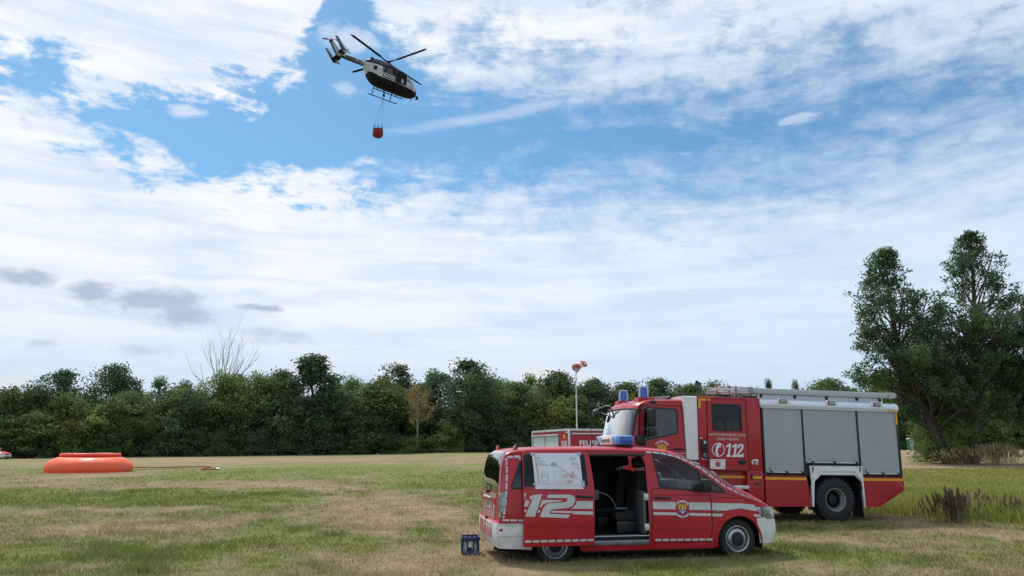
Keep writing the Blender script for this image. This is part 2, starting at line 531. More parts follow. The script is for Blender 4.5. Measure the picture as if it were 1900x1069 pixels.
class Frame:
    """a thing's own axes on the ground; px() turns a photo point on one of its planes into its own (x, z)"""
    def __init__(s, o, yaw, pitch=0.0):
        s.o = Vector(o); s.rot = (0, pitch, yaw)
        s.M = Matrix.Rotation(yaw, 3, 'Z') @ Matrix.Rotation(pitch, 3, 'Y')
    def px(s, p, yp):
        d = s.M.transposed() @ ray(*p); o = s.M.transposed() @ (Vector((0, 0, EYE)) - s.o)
        q = o + d * ((yp - o.y) / d.y)
        return q.x, q.z
    def empty(s, name): return empty(name, s.o, s.rot)
def catmull(pts, per):
    out = []; n = len(pts)
    for i in range(n - 1):
        p0, p1, p2, p3 = pts[max(i - 1, 0)], pts[i], pts[i + 1], pts[min(i + 2, n - 1)]
        for q in range(per):
            t = q / per
            out.append(tuple(0.5 * (2 * b + (c - a) * t + (2 * a - 5 * b + 4 * c - d) * t * t + (3 * b - a - 3 * c + d) * t ** 3) for a, b, c, d in zip(p0, p1, p2, p3)))
    out.append(tuple(pts[-1]))
    return out

# ------------------------------------------------------------------ ground, road, grass
def sstep(x, a, b):
    t = np.clip((x - a) / (b - a), 0, 1); return t * t * (3 - 2 * t)
def terrain(X, Y):
    X = np.asarray(X, float); Y = np.asarray(Y, float)
    g = np.interp(X, [-95, -40, -5, 40, 95, 160], [0.0, 0.45, 0.82, 1.05, 1.24, 1.3])
    z = sstep(Y, 20, 122) * g
    z = z + 0.16 * sstep(X + 0.25 * Y, 14.5, 20) * sstep(Y, 15, 24)     # the rough meadow lies a little higher than the mown field
    return z
def tz(x, y): return float(terrain(x, y))
_perm = rng.random((256, 256))
def vnoise(x, y):
    xi, yi = np.floor(x).astype(int), np.floor(y).astype(int); fx, fy = x - xi, y - yi
    fx = fx * fx * (3 - 2 * fx); fy = fy * fy * (3 - 2 * fy)
    g = lambda a, b: _perm[a % 256, b % 256]
    return (g(xi, yi) * (1 - fx) + g(xi + 1, yi) * fx) * (1 - fy) + (g(xi, yi + 1) * (1 - fx) + g(xi + 1, yi + 1) * fx) * fy
def fbm(x, y, o=4):
    r = 0; a = 0.5; t = 0
    for i in range(o):
        r = r + a * vnoise(x * 2 ** i + 17.3 * i, y * 2 ** i + 5.1 * i); t += a; a *= 0.55
    return r / t
# worn, dry (+) and lush (-) patches of the field: photo column/row of the middle, half sizes, strength
PATCH = [(650, 880, 240, 11, -.55), (800, 903, 120, 11, -.5), (520, 900, 150, 7, .45), (450, 861, 520, 6, .55), (720, 851, 300, 3, -.3),
         (640, 935, 55, 20, .5), (700, 965, 65, 17, .5), (600, 912, 60, 8, .4), (520, 925, 70, 12, -.4), (500, 972, 50, 12, -.5), (640, 1008, 55, 15, -.4),
         (720, 1012, 60, 12, -.3), (800, 935, 60, 12, .15), (850, 935, 70, 7, -.45), (860, 950, 60, 7, .35), (100, 926, 120, 14, -.5), (220, 912, 75, 5, -.5), (390, 925, 115, 13, -.6),
         (430, 882, 70, 6, -.55), (235, 947, 110, 7, .35), (50, 992, 130, 30, .45), (340, 985, 70, 22, .35), (110, 893, 140, 10, .4), (300, 902, 150, 6, .4),
         (212, 1032, 45, 10, -.4), (262, 1060, 60, 10, -.35), (370, 1022, 60, 14, -.3), (150, 1060, 90, 14, .4), (470, 1050, 90, 12, -.25), (700, 1055, 120, 12, .3),
         (1485, 1022, 110, 14, -.45), (1600, 1003, 130, 9, .3), (1640, 966, 55, 9, .55), (1755, 984, 110, 9, .6), (1875, 996, 70, 8, .55), (1690, 1056, 90, 9, .45), (1570, 988, 60, 7, .25),
         (1330, 1052, 170, 18, -.45), (1780, 1040, 130, 14, -.3), (1120, 1058, 130, 12, -.1), (940, 1050, 70, 12, .2), (860, 1040, 60, 10, .3), (960, 1000, 60, 20, .1)]
_pw = []
for cx, cy, rx, ry, v in PATCH:
    c = flat_ground(cx, cy); a = flat_ground(cx + rx, cy); n = flat_ground(cx, cy + ry); f = flat_ground(cx, max(cy - ry, HORIZON + 9))
    _pw.append((c.x, (n.y + f.y) / 2, abs(a.x - c.x), max(0.25, (f.y - n.y) / 2), v))
TRACK = [tuple(flat_ground(*p))[:2] for p in ((300, 906), (470, 901), (560, 904), (610, 913), (655, 930), (695, 955), (725, 985), (745, 1020), (755, 1069))]
def dryness(X, Y):
    X = np.asarray(X, float); Y = np.asarray(Y, float)
    d = 0.50 + 1.25 * (fbm(X * 0.35 + 40, Y * 0.22 + 9, 5) - 0.5) + 1.0 * (fbm(X * 1.5 + 3, Y * 1.0 + 70, 4) - 0.5) + .9 * (fbm(X * 5.3 + 11, Y * 4.1 + 7, 3) - 0.5)
    wx = X + 1.6 * (fbm(X * 0.5, Y * 0.5 + 31, 3) - 0.5); wy = Y + 1.6 * (fbm(X * 0.5 + 77, Y * 0.5, 3) - 0.5) * np.clip(Y / 12, 1, 5)
    for cx, cy, rx, ry, v in _pw:
        q = ((wx - cx) / rx) ** 2 + ((wy - cy) / ry) ** 2
        d = d + .85 * v * np.exp(-q * 0.9)
    # wheel tracks of a vehicle that turned off the road
    for r0 in (19.0, 21.2):
        q = np.abs(np.hypot(X + 36, (Y - 92)) - r0)
        d = d + 0.5 * np.exp(-(q / 0.45) ** 2) * sstep(X, -34, -22) * (Y < 95)
    for k_, w_ in ((0.0, .55), (1.7, .45)):
        q = np.full(X.shape, 1e9)
        for (ax, ay), (bx, by) in zip(TRACK, TRACK[1:]):
            ax, bx = ax + k_, bx + k_
            t = np.clip(((X - ax) * (bx - ax) + (Y - ay) * (by - ay)) / ((bx - ax) ** 2 + (by - ay) ** 2), 0, 1)
            q = np.minimum(q, np.hypot(X - ax - t * (bx - ax), Y - ay - t * (by - ay)))
        d = d + .55 * np.exp(-((q + .5 * (fbm(X * 1.3, Y * .8, 3) - .5)) / w_) ** 2)
    rough = meadow(X, Y)
    d = d * (1 - 0.75 * rough) + rough * (0.34 + 0.60 * (fbm(X * 0.4, Y * 0.12 + 3, 3) - 0.3))
    far = sstep(Y, 30, 60) * (X > 24) * sstep(Y, 30, 60)
    d = d + far * 0.45
    return np.clip(d, 0, 1)
def meadow(X, Y):
    """1 where the grass right of the fire truck is left long"""
    edge = np.interp(X, [6, 9.0, 10.5, 12, 14, 17, 24], [24, 23.5, 20.6, 18.6, 17.2, 16.2, 14.0]) + 0.8 * (fbm(X * 0.6 + 5, Y * 0.0 + 2.0, 2) - 0.5)
    return sstep(Y - edge, -0.3, 0.5) * sstep(X, 7.5, 10) * (1 - sstep(Y, 52, 60))
def lush_color(k, dry, fine):
    """field colour from dryness: lush green, olive, straw"""
    r = k.new('ShaderNodeValToRGB')
    cr = r.color_ramp
    cr.elements[0].position = 0.0; cr.elements[0].color = (0.140, 0.175, 0.045, 1)
    cr.elements[1].position = 1.0; cr.elements[1].color = (0.300, 0.228, 0.135, 1)
    for p, c in ((0.28, (0.170, 0.198, 0.052, 1)), (0.50, (0.190, 0.178, 0.078, 1)), (0.72, (0.240, 0.198, 0.108, 1))):
        e = cr.elements.new(p); e.color = c
    k.l.new(k.add(dry, k.mul(k.sub(fine, 0.5), 0.62)), r.inputs[0])
    return r.outputs[0]
def ground_material():
    m = bpy.data.materials.new('mown_field'); m.use_nodes = True
    k = Nodes(m.node_tree); b = k.n['Principled BSDF']
    at = k.new('ShaderNodeAttribute', attribute_name='dry')
    g = k.new('ShaderNodeNewGeometry')
    P = g.outputs['Position']
    fine = k.add(k.mul(k.noise(P, 5.5, 8, 0.72, 0.3), 0.6), k.mul(k.noise(P, 0.9, 6, 0.70, 0.5), 0.4))
    fine = k.add(k.mul(k.sub(fine, 0.5), 1.5), 0.5)
    c = lush_color(k, at.outputs['Fac'], fine)
    speck = k.noise(P, 46, 3, 0.7)
    c = k.mix(k.mul(k.smooth(speck, 0.56, 0.74), 0.6), c, (0.36, 0.30, 0.19))
    c = k.mix(k.mul(k.smooth(speck, 0.46, 0.30), 0.65), c, (0.045, 0.050, 0.020))
    k.l.new(c, b.inputs['Base Color'])
    b.inputs['Roughness'].default_value = 0.95; b.inputs['Specular IOR Level'].default_value = 0.1
    bp = k.new('ShaderNodeBump'); bp.inputs['Strength'].default_value = 0.9; bp.inputs['Distance'].default_value = 0.05
    k.l.new(k.add(k.mul(k.noise(P, 22, 5, 0.7), 0.6), k.mul(k.noise(P, 3, 4, 0.6), 1.0)), bp.inputs['Height'])
    k.l.new(bp.outputs[0], b.inputs['Normal'])
    return m
def axis(parts):
    out = [parts[0][0]]
    for a, b, st in parts:
        n = max(1, int(round((b - a) / st))); out += [a + (b - a) * (i + 1) / n for i in range(n)]
    return np.array(out)
def build_ground():
    xs = axis([(-900, -200, 70), (-200, -60, 7), (-60, -22, 0.8), (-22, 22, 0.28), (22, 60, 0.8), (60, 200, 7), (200, 900, 70)])
    ys = axis([(-120, 0, 12), (0, 8, 1), (8, 34, 0.24), (34, 70, 0.7), (70, 180, 2.0), (180, 1100, 60)])
    X, Y = np.meshgrid(xs, ys)
    Z = terrain(X, Y) + 0.05 * (fbm(X * 0.7, Y * 0.7, 3) - 0.5) * (Y < 80)
    nx, ny = len(xs), len(ys)
    co = np.stack([X, Y, Z], -1).reshape(-1, 3).astype('f4')
    i = np.arange(nx * ny).reshape(ny, nx)
    q = np.stack([i[:-1, :-1], i[:-1, 1:], i[1:, 1:], i[1:, :-1]], -1).reshape(-1)
    me = quad_mesh('ground', co, q, ground_material(), smooth=True)
    a = me.attributes.new('dry', 'FLOAT', 'POINT'); a.data.foreach_set('value', dryness(X, Y).reshape(-1).astype('f4'))
    o = link(bpy.data.objects.new('ground', me)); tag(o, kind='structure')
def quad_mesh(name, co, idx, mat, per=4, smooth=False):
    me = bpy.data.meshes.new(name)
    n = len(idx) // per
    me.vertices.add(len(co)); me.vertices.foreach_set('co', np.ascontiguousarray(co, 'f4').reshape(-1))
    me.loops.add(len(idx)); me.loops.foreach_set('vertex_index', np.ascontiguousarray(idx, 'i4'))
    me.polygons.add(n); me.polygons.foreach_set('loop_start', np.arange(0, n * per, per, dtype='i4'))
    me.polygons.foreach_set('use_smooth', np.full(n, smooth))
    me.materials.append(mat); me.update(calc_edges=True); me.validate()
    return me
build_ground()

def road_line(t):
    """the gravel road in front of the wood, t from 0 (left) to 1 (right)"""
    return np.interp(t, [0, .15, .45, .62, .8, 1], [-190, -90, -8, 45, 105, 210]), np.interp(t, [0, .15, .45, .62, .8, 1], [92, 116, 138, 147, 158, 172])
def wood_y(x): return float(np.interp(x, [-190, -90, -8, 45, 105, 210], [92, 116, 138, 147, 158, 172]))
def build_road():
    ts = np.linspace(0, 1, 120); v = []; f = []
    for t in ts:
        x, y = road_line(t)
        for o in (-3.6, 2.6): v.append((x, y + o, tz(x, y + o) + 0.05))
    f = [(2 * i, 2 * i + 1, 2 * i + 3, 2 * i + 2) for i in range(len(ts) - 1)]
    mb = MB().add(v, f)
    o = mb.build('road', principled('pale_gravel', (0.30, 0.29, 0.285), 0.95, var=0.2, vscale=0.6, bump=0.3, bscale=6), smooth=False)
    tag(o, kind='structure')
build_road()

def blade_material(name, trans=0.35, dry_from_attr=True):
    m = bpy.data.materials.new(name); m.use_nodes = True
    k = Nodes(m.node_tree); b = k.n['Principled BSDF']
    at = k.new('ShaderNodeAttribute', attribute_name='tone')
    k.l.new(at.outputs['Color'], b.inputs['Base Color'])
    b.inputs['Roughness'].default_value = 0.8; b.inputs['Specular IOR Level'].default_value = 0.15
    out = k.n['Material Output']
    tl = k.new('ShaderNodeBsdfTranslucent'); k.l.new(at.outputs['Color'], tl.inputs[0])
    mx = k.new('ShaderNodeMixShader'); mx.inputs[0].default_value = trans
    k.l.new(b.outputs[0], mx.inputs[1]); k.l.new(tl.outputs[0], mx.inputs[2]); k.l.new(mx.outputs[0], out.inputs[0])
    return m
RAMP_P = np.array([0, .28, .5, .72, 1.0])
RAMP_C = np.array([(0.165, 0.205, 0.052), (0.200, 0.222, 0.068), (0.250, 0.235, 0.100), (0.345, 0.285, 0.150), (0.440, 0.350, 0.215)])
def tone_of(d): return np.stack([np.interp(d, RAMP_P, RAMP_C[:, i]) for i in range(3)], -1)
def blades(name, X, Y, Hh, Wd, lean, tone, mat, seg=1):
    """grass blades as thin bent triangles/strips"""
    n = len(X)
    Z = terrain(X, Y) - 0.01
    a = rng.random(n) * 2 * np.pi
    sx, sy = np.cos(a) * Wd / 2, np.sin(a) * Wd / 2
    la = rng.random(n) * 2 * np.pi
    lx, ly = np.cos(la) * lean * Hh, np.sin(la) * lean * Hh
    if seg == 1:
        co = np.stack([np.stack([X - sx, Y - sy, Z], -1), np.stack([X + sx, Y + sy, Z], -1), np.stack([X + lx, Y + ly, Z + Hh], -1)], 1)
        idx = np.arange(n * 3); per = 3; nv = 3
    else:
        mx, my = lx * 0.35, ly * 0.35
        co = np.stack([np.stack([X - sx, Y - sy, Z], -1), np.stack([X + sx, Y + sy, Z], -1),
                       np.stack([X + mx + sx * .7, Y + my + sy * .7, Z + Hh * .62], -1), np.stack([X + mx - sx * .7, Y + my - sy * .7, Z + Hh * .62], -1),
                       np.stack([X + lx, Y + ly, Z + Hh * 0.98], -1)], 1)
        b = np.arange(n)[:, None] * 5
        tri = np.array([0, 1, 2, 0, 2, 3, 3, 2, 4])
        idx = (b + tri).reshape(-1); per = 3; nv = 5
    me = quad_mesh(name, co.reshape(-1, 3), idx, mat, per=per)
    c = np.concatenate([np.repeat(tone, nv, 0), np.ones((n * nv, 1))], 1).astype('f4')
    at = me.attributes.new('tone', 'FLOAT_COLOR', 'POINT'); at.data.foreach_set('color', c.reshape(-1))
    o = link(bpy.data.objects.new(name, me))
    return o
GRASSMAT = blade_material('grass_blade')
def build_short_grass():
    N = 520000
    # denser near the camera: distance drawn so that density falls off
    u = rng.random(N); Y = 8.5 * (62 / 8.5) ** (u ** 1.05)
    X = (rng.random(N) * 2 - 1) * (Y * 0.78 + 1.0)
    keep = meadow(X, Y) < 0.5
    X, Y = X[keep], Y[keep]
    d = dryness(X, Y)
    tuft = fbm(X * 4, Y * 4, 3)
    keep = rng.random(len(X)) < (0.35 + 0.9 * tuft) * (1 - 0.8 * sstep(Y, 24, 62))
    X, Y, d, tuft = X[keep], Y[keep], d[keep], tuft[keep]
    n = len(X)
    dd = np.clip(d + (rng.random(n) - 0.5) * 0.70 + .5 * (rng.random(n) > .93), 0, 1)
    H_ = (0.018 + 0.045 * rng.random(n) + 0.05 * np.clip(0.55 - d, 0, 1)) * (0.6 + 0.8 * tuft)
    H_ = H_ * (1 + 1.1 * sstep(fbm(X * 1.3 + 50, Y * 1.3, 3), .56, .72) + .9 * (rng.random(n) > .97))
    tone = tone_of(dd) * (0.62 + 0.62 * rng.random((n, 1)))
    o = blades('mown_grass', X, Y, H_, 0.006 + 0.0007 * Y, 0.25 + 1.1 * rng.random(n), tone, GRASSMAT)
    tag(o, 'short mown grass, half green and half dried to straw, covering the field', 'grass', kind='stuff')
def build_tall_grass():
    N = 150000
    u = rng.random(N); Y = 14.5 + 38 * u ** 1.5
    X = 8 + rng.random(N) * (Y * 0.80 - 4)
    keep = (rng.random(N) < meadow(X, Y) * (0.35 + 0.9 * fbm(X * 0.8, Y * 0.8, 3)))
    X, Y = X[keep], Y[keep]; n = len(X)
    near = 1 - sstep(Y, 17, 34)
    d = np.clip(0.34 + 0.75 * (fbm(X * 0.5, Y * 0.3 + 8, 4) - 0.42) + (rng.random(n) - 0.5) * 0.45 + 0.2 * (rng.random(n) > 0.82), 0, 1)
    H_ = (0.14 + 0.36 * rng.random(n)) * (0.35 + 0.75 * near) * (0.6 + 0.7 * fbm(X, Y, 2)) * (0.45 + 0.55 * sstep(meadow(X, Y), 0.3, 1.0))
    tone = tone_of(d) * (0.75 + 0.5 * rng.random((n, 1))) * np.array([1.15, 1.25, 0.85])
    o = blades('tall_grass', X, Y, H_, 0.012 + 0.0007 * Y, 0.15 + 0.5 * rng.random(n), tone, GRASSMAT, seg=2)
    tag(o, 'long unmown green meadow grass behind the tail of the fire truck', 'grass', kind='stuff')
build_short_grass()
build_tall_grass()

# ------------------------------------------------------------------ trees
def leaf_material(name, color, trans=0.3):
    m = bpy.data.materials.new(name); m.use_nodes = True
    k = Nodes(m.node_tree); b = k.n['Principled BSDF']
    oi = k.new('ShaderNodeObjectInfo'); at = k.new('ShaderNodeAttribute', attribute_name='tone')
    c = k.mix(1.0, at.outputs['Color'], oi.outputs['Color'], 'MULTIPLY')
    c = k.mix(1.0, c, color, 'MULTIPLY')
    k.l.new(c, b.inputs['Base Color'])
    b.inputs['Roughness'].default_value = 0.6; b.inputs['Specular IOR Level'].default_value = 0.25
    tl = k.new('ShaderNodeBsdfTranslucent'); k.l.new(c, tl.inputs[0])
    mx = k.new('ShaderNodeMixShader'); mx.inputs[0].default_value = trans
    k.l.new(b.outputs[0], mx.inputs[1]); k.l.new(tl.outputs[0], mx.inputs[2]); k.l.new(mx.outputs[0], k.n['Material Output'].inputs[0])
    return m
LEAF = leaf_material('leaf', (0.092, 0.136, 0.068), 0.42)
BARK = principled('bark', (0.075, 0.062, 0.050), 0.9, var=0.4, vscale=3, bump=0.8, bscale=9)
DEADWOOD = principled('dead_wood', (0.095, 0.085, 0.08), 0.9, var=0.3, vscale=2)
PALEBARK = principled('pale_bark', (0.30, 0.27, 0.23), 0.85, var=0.3, vscale=4)
def leaf_mesh(name, C, N_, size, tone, mat=None, aspect=0.62):
    """one bent diamond per leaf at C facing N_"""
    n = len(C)
    N_ = N_ / np.maximum(1e-6, np.linalg.norm(N_, axis=1, keepdims=True))
    t = rng.normal(size=(n, 3)); t -= N_ * np.sum(t * N_, 1, keepdims=True); t /= np.maximum(1e-6, np.linalg.norm(t, axis=1, keepdims=True))
    b = np.cross(N_, t); s = size[:, None]
    co = np.stack([C - t * s * .5, C + b * s * .5 * aspect + N_ * s * .10, C + t * s * .5, C - b * s * .5 * aspect + N_ * s * .10], 1)
    me = quad_mesh(name, co.reshape(-1, 3), np.arange(n * 4), mat or LEAF)
    c = np.concatenate([np.repeat(tone, 4, 0), np.ones((n * 4, 1))], 1).astype('f4')
    a = me.attributes.new('tone', 'FLOAT_COLOR', 'POINT'); a.data.foreach_set('color', c.reshape(-1))
    return me
def sphere_dirs(n):
    v = rng.normal(size=(n, 3)); return v / np.linalg.norm(v, axis=1, keepdims=True)
def crown_points(h, w, base, style, nclump, per, leaf):
    """clumps of leaves spread through a crown of height h, width w whose foliage starts at height base"""
    C = []; rad = []
    tries = 0
    while len(C) < nclump and tries < 6000:
        tries += 1
        u = rng.random(); zz = base + (h - base) * (u ** (0.85 if style != 'bush' else 1.1))
        f = (zz - base) / (h - base)
        if style == 'round': env = math.sqrt(max(0.02, 1 - (2 * f - 0.95) ** 2)) * 0.98
        elif style == 'tall': env = (0.55 + 0.5 * math.sin(math.pi * min(1, f * 0.9 + 0.15))) * (1 - 0.75 * max(0, f - 0.45) ** 1.3 / 0.45)
        elif style == 'cone': env = max(0.08, 1 - f) ** 0.75
        else: env = math.sqrt(max(0.03, 1 - f ** 2.2))
        r = w / 2 * env * math.sqrt(rng.random() * 0.9 + 0.1); a = rng.random() * 2 * math.pi
        r *= 0.78 + 0.30 * math.sin(a * 2.0 + h) * math.sin(3 * f + w)
        C.append((r * math.cos(a), r * math.sin(a), zz)); rad.append(w * (0.075 + 0.085 * rng.random()))
    C = np.array(C); rad = np.array(rad)
    n = per * len(C); ci = np.repeat(np.arange(len(C)), per)
    d = sphere_dirs(n); d[:, 2] = d[:, 2] * 0.75 + 0.05
    rr = rad[ci] * (0.35 + 0.75 * rng.random(n) ** 0.55) * (1 + 0.35 * (rng.random(n) > 0.9))
    P = C[ci] + d * rr[:, None]
    P[:, 2] = np.maximum(P[:, 2], 0.15)
    N_ = d + 0.9 * rng.normal(size=(n, 3)) + np.array([0, 0, 0.35])
    clump_t = 0.74 + 0.52 * rng.random(len(C))
    warm = rng.random(len(C))
    tone = clump_t[ci][:, None] * (0.84 + 0.32 * rng.random((n, 1))) * np.stack([1.0 + 0.30 * warm[ci], 1.0 + 0.10 * warm[ci], 1.0 - 0.15 * warm[ci]], -1)
    return P, N_, leaf * (0.6 + 0.8 * rng.random(n)), tone, C
def trunk_mesh(mb, h, r, C, lean=(0, 0), limbs=9):
    top = Vector((lean[0], lean[1], h * 0.8)); pts = []; rr = []
    for i in range(8):
        t = i / 7; pts.append(Vector((lean[0] * t * t + 0.12 * math.sin(5 * t + h), lean[1] * t * t + 0.1 * math.sin(4 * t), h * 0.8 * t))); rr.append(r * (1 - 0.8 * t) + (0.35 * r if i == 0 else 0))
    mb.tube(pts, rr, 8)
    for q in range(min(limbs, len(C))):
        c = Vector(C[rng.integers(len(C))]); t = max(0.2, min(0.9, (c.z * 0.62) / (h * 0.8))); i = int(t * 7); s = pts[i]
        m = s.lerp(c, 0.5) + Vector((0, 0, -0.06 * h * 0.3))
        mb.tube([s, m, c], [rr[i] * 0.55, rr[i] * 0.33, 0.02], 5)
PROTO = {}
def proto(kind):
    if kind in PROTO: return PROTO[kind]
    spec = dict(oak=('round', 15, 11.5, 1.6, 95, 95, .40), oak2=('round', 14, 12.5, 1.2, 110, 90, .40), tall=('tall', 17, 9.5, 1.0, 100, 95, .38), tall2=('tall', 18, 8.0, 2.2, 75, 90, .38),
                willow=('round', 13, 11.0, 0.6, 100, 100, .30), thin=('tall', 15, 7.0, 3.0, 52, 60, .30), bush=('bush', 5.0, 7.0, 0.1, 60, 85, .28), bush2=('bush', 4.0, 6.0, 0.1, 50, 85, .25),
                pine=('round', 16, 5.5, 10.5, 30, 70, .34), hedge=('bush', 8.0, 8.0, 0.1, 85, 90, .33))[kind]
    st, h, w, base, nc, per, leaf = spec
    P, N_, S, T, C = crown_points(h, w, base, st, nc, per, leaf)
    crown = leaf_mesh('crown', P, N_, S, T)
    mb = MB(); trunk_mesh(mb, h, 0.22 if st != 'bush' else 0.07, C, limbs=14 if st != 'bush' else 6)
    t = mb.build('trunk', BARK, None, fix=False)
    tm = t.data; bpy.data.objects.remove(t)
    PROTO[kind] = (crown, tm, h, w)
    return PROTO[kind]
LABELS = dict(
    oak=('broad round-crowned tree at the wood edge', 'tree', 'broad trees of the wood edge'),
    oak2=('wide spreading tree at the wood edge', 'tree', 'spreading trees of the wood edge'),
    tall=('tall full-crowned tree rising above the wood', 'tree', 'tall trees of the wood edge'),
    tall2=('slim tall tree with a pointed crown', 'tree', 'slim tall trees of the wood'),
    willow=('feathery willow-like tree at the wood edge', 'tree', 'willows of the wood edge'),
    thin=('sparse birch-like tree with an open crown', 'tree', 'sparse birches behind the wood edge'),
    bush=('dense rounded bush by the road', 'bush', 'bushes along the foot of the wood'),
    bush2=('low bush by the road', 'bush', 'low bushes beside the gravel road'),
    hedge=('tall shrub filling the wood edge', 'shrub', 'tall shrubs between the wood trees'),
    pine=('far pine with a rounded top', 'pine tree', 'pines rising behind the wood'))
WHERE = [(45, 'behind the parked car'), (260, 'beyond the orange basin'), (350, 'between the basin and the dead tree'), (480, 'around the bare dead tree'), (600, 'beyond the wheel tracks in the field'), (720, 'before the withered brown tree'),
         (850, 'beside the withered brown tree'), (1000, 'beyond the command van'), (1110, 'behind the windsock'), (1300, 'behind the fire truck cab'), (1480, 'behind the roof ladder'), (1690, 'behind the truck shutters'), (9999, 'behind the big alders')]
def tree(kind, px, top, width, back=6.0, tint=(1, 1, 1), label=None, group=None, name=None):
    """stand a tree of the wood so that it shows in photo column px with its top at row top"""
    cm, tm, h, w = proto(kind)
    x = at_depth(px, 140); 
    for _ in range(4):
        Y = wood_y(x) + back; x = at_depth(px, Y, 6)
    z = tz(x, Y)
    ppm = FPX / (Y * math.cos(PITCH))
    H_ = (HORIZON - top) / (ppm * 1.03) + EYE - z
    sw = (width / ppm) / w * (1.22 if kind in ('oak', 'oak2', 'tall', 'tall2', 'willow') else 1.0); sh = H_ / h
    e = empty(name or {'pine': 'pine_tree', 'bush': 'bush', 'bush2': 'bush', 'hedge': 'shrub'}.get(kind, 'tree'), (x, Y, z - 0.05), (0, 0, random.uniform(0, 6.28)))
    e.scale = (sw, sw, sh)
    lab = LABELS[kind]; lum = sum(tint)
    shade = 'withering brownish' if tint[0] > 1.4 * tint[1] else 'grey green' if tint[2] > 1.25 else 'yellowish green' if tint[0] > 1.05 * tint[1] and lum > 3.3 else 'light green' if lum > 3.2 else 'dark green' if lum < 2.8 else 'mid green'
    tag(e, label or '%s %s %s' % (shade, lab[0], WHERE[[i for i, w in enumerate(WHERE) if px < w[0]][0]][1]), lab[1], (None if label else lab[2]) if group is None else group)
    c = link(bpy.data.objects.new('crown', cm), e); c.color = (*tint, 1)
    t = link(bpy.data.objects.new('trunk', tm), e)
    return e
DK, MD, LT, YE, BR, GY = (.80, .93, .95), (1.08, 1.12, 1.0), (1.55, 1.6, 1.15), (1.9, 1.7, .9), (2.0, 1.25, .8), (1.3, 1.35, 1.5)
random.seed(21)
for a in [('oak', 8, 742, 90, 14, DK), ('oak', 108, 688, 108, 10, DK), ('oak2', 205, 680, 105, 14, DK), ('thin', 290, 696, 80, 22, GY), ('thin', 340, 702, 70, 26, GY),
          ('willow', 235, 728, 130, 6, MD), ('willow', 330, 722, 120, 9, MD), ('willow', 405, 690, 130, 8, LT), ('willow', 470, 692, 120, 10, LT), ('oak2', 520, 690, 100, 12, MD),
          ('tall', 575, 660, 140, 7, DK), ('willow', 648, 700, 80, 15, LT), ('oak', 690, 715, 95, 8, MD), ('tall2', 735, 664, 100, 16, (1.1, 1.2, 1.15)),
          ('thin', 800, 680, 75, 20, LT), ('oak', 868, 669, 140, 6, DK), ('thin', 935, 700, 90, 18, LT), ('oak', 965, 712, 100, 9, MD), ('thin', 985, 690, 80, 24, YE),
          ('oak2', 1038, 694, 95, 14, DK), ('oak', 1105, 704, 90, 14, DK), ('oak2', 1165, 714, 100, 12, MD), ('oak', 1225, 704, 110, 12, MD), ('oak2', 1285, 716, 95, 12, MD), ('oak', 1340, 724, 90, 14, MD),
          ('oak', 1400, 736, 110, 14, MD), ('oak2', 1470, 734, 110, 16, DK), ('oak2', 1545, 706, 120, 14, MD), ('oak', 1630, 700, 130, 12, DK), ('oak2', 1720, 690, 130, 12, DK), ('oak', 1800, 680, 140, 14, DK),
          ('oak', 1880, 672, 140, 14, DK), ('oak2', 1960, 680, 150, 14, DK), ('tall', 2040, 670, 120, 14, DK), ('oak', -60, 715, 130, 14, DK), ('oak2', -150, 700, 130, 14, DK),
          ('pine', 1298, 706, 34, 30, DK), ('thin', 1432, 700, 40, 40, DK), ('thin', 1482, 702, 36, 44, GY), ('oak', 620, 712, 100, 20, DK), ('oak', 780, 715, 110, 18, DK), ('oak', 440, 715, 120, 20, DK),
          ('oak2', 60, 760, 110, 18, DK), ('oak2', 160, 735, 110, 20, DK), ('oak2', 915, 716, 110, 22, DK), ('oak2', 1070, 722, 110, 22, DK)]:
    tree(*a)
for i in range(34):       # taller row behind that closes the sky gaps
    px = -130 + i * 64 + random.uniform(-16, 16)
    top = np.interp(px, [-100, 60, 200, 420, 900, 1300, 1450, 1650, 1900], [732, 742, 718, 704, 704, 722, 740, 712, 700]) + random.uniform(-14, 34)
    tree(random.choice(['oak', 'oak2', 'willow', 'hedge']), px, top, random.uniform(105, 145), 13 + random.uniform(-2, 6), random.choice([DK, DK, MD, MD, (1.2, 1.2, .9), LT]))
for i in range(36):       # shrubs that close the gaps low down
    px = -120 + i * 60 + random.uniform(-14, 14)
    tree('hedge', px, 738 + random.uniform(-20, 22), random.uniform(95, 130), 7 + random.uniform(-2, 3), random.choice([DK, MD, MD, (1.2, 1.2, .9), LT]))
for i in range(50):       # bushes at the roadside
    px = -130 + i * 42 + random.uniform(-14, 14)
    if 1690 < px < 1720: continue
    tree(random.choice(['bush', 'bush2']), px, 792 + random.uniform(-14, 24), random.uniform(62, 96), 3.2 + random.uniform(-0.4, 1.0), random.choice([DK, MD, MD, LT, (1.5, 1.35, .8)]))
tree('willow', 70, 765, 140, 3.5, (1.25, 1.25, .85), 'light green rounded willow shrub beside the parked car', name='shrub')
tree('bush', 140, 778, 70, 3.2, BR, 'reddish brown withering bush beside the orange basin', name='bush')
tree('hedge', 660, 745, 70, 6, (1.5, 1.0, .7), 'bush with brown dying leaves between two dark trees', name='bush')
tree('bush', 1035, 740, 120, 7, (1.7, 1.45, .85), 'olive yellow shrub below the windsock pole', name='shrub')

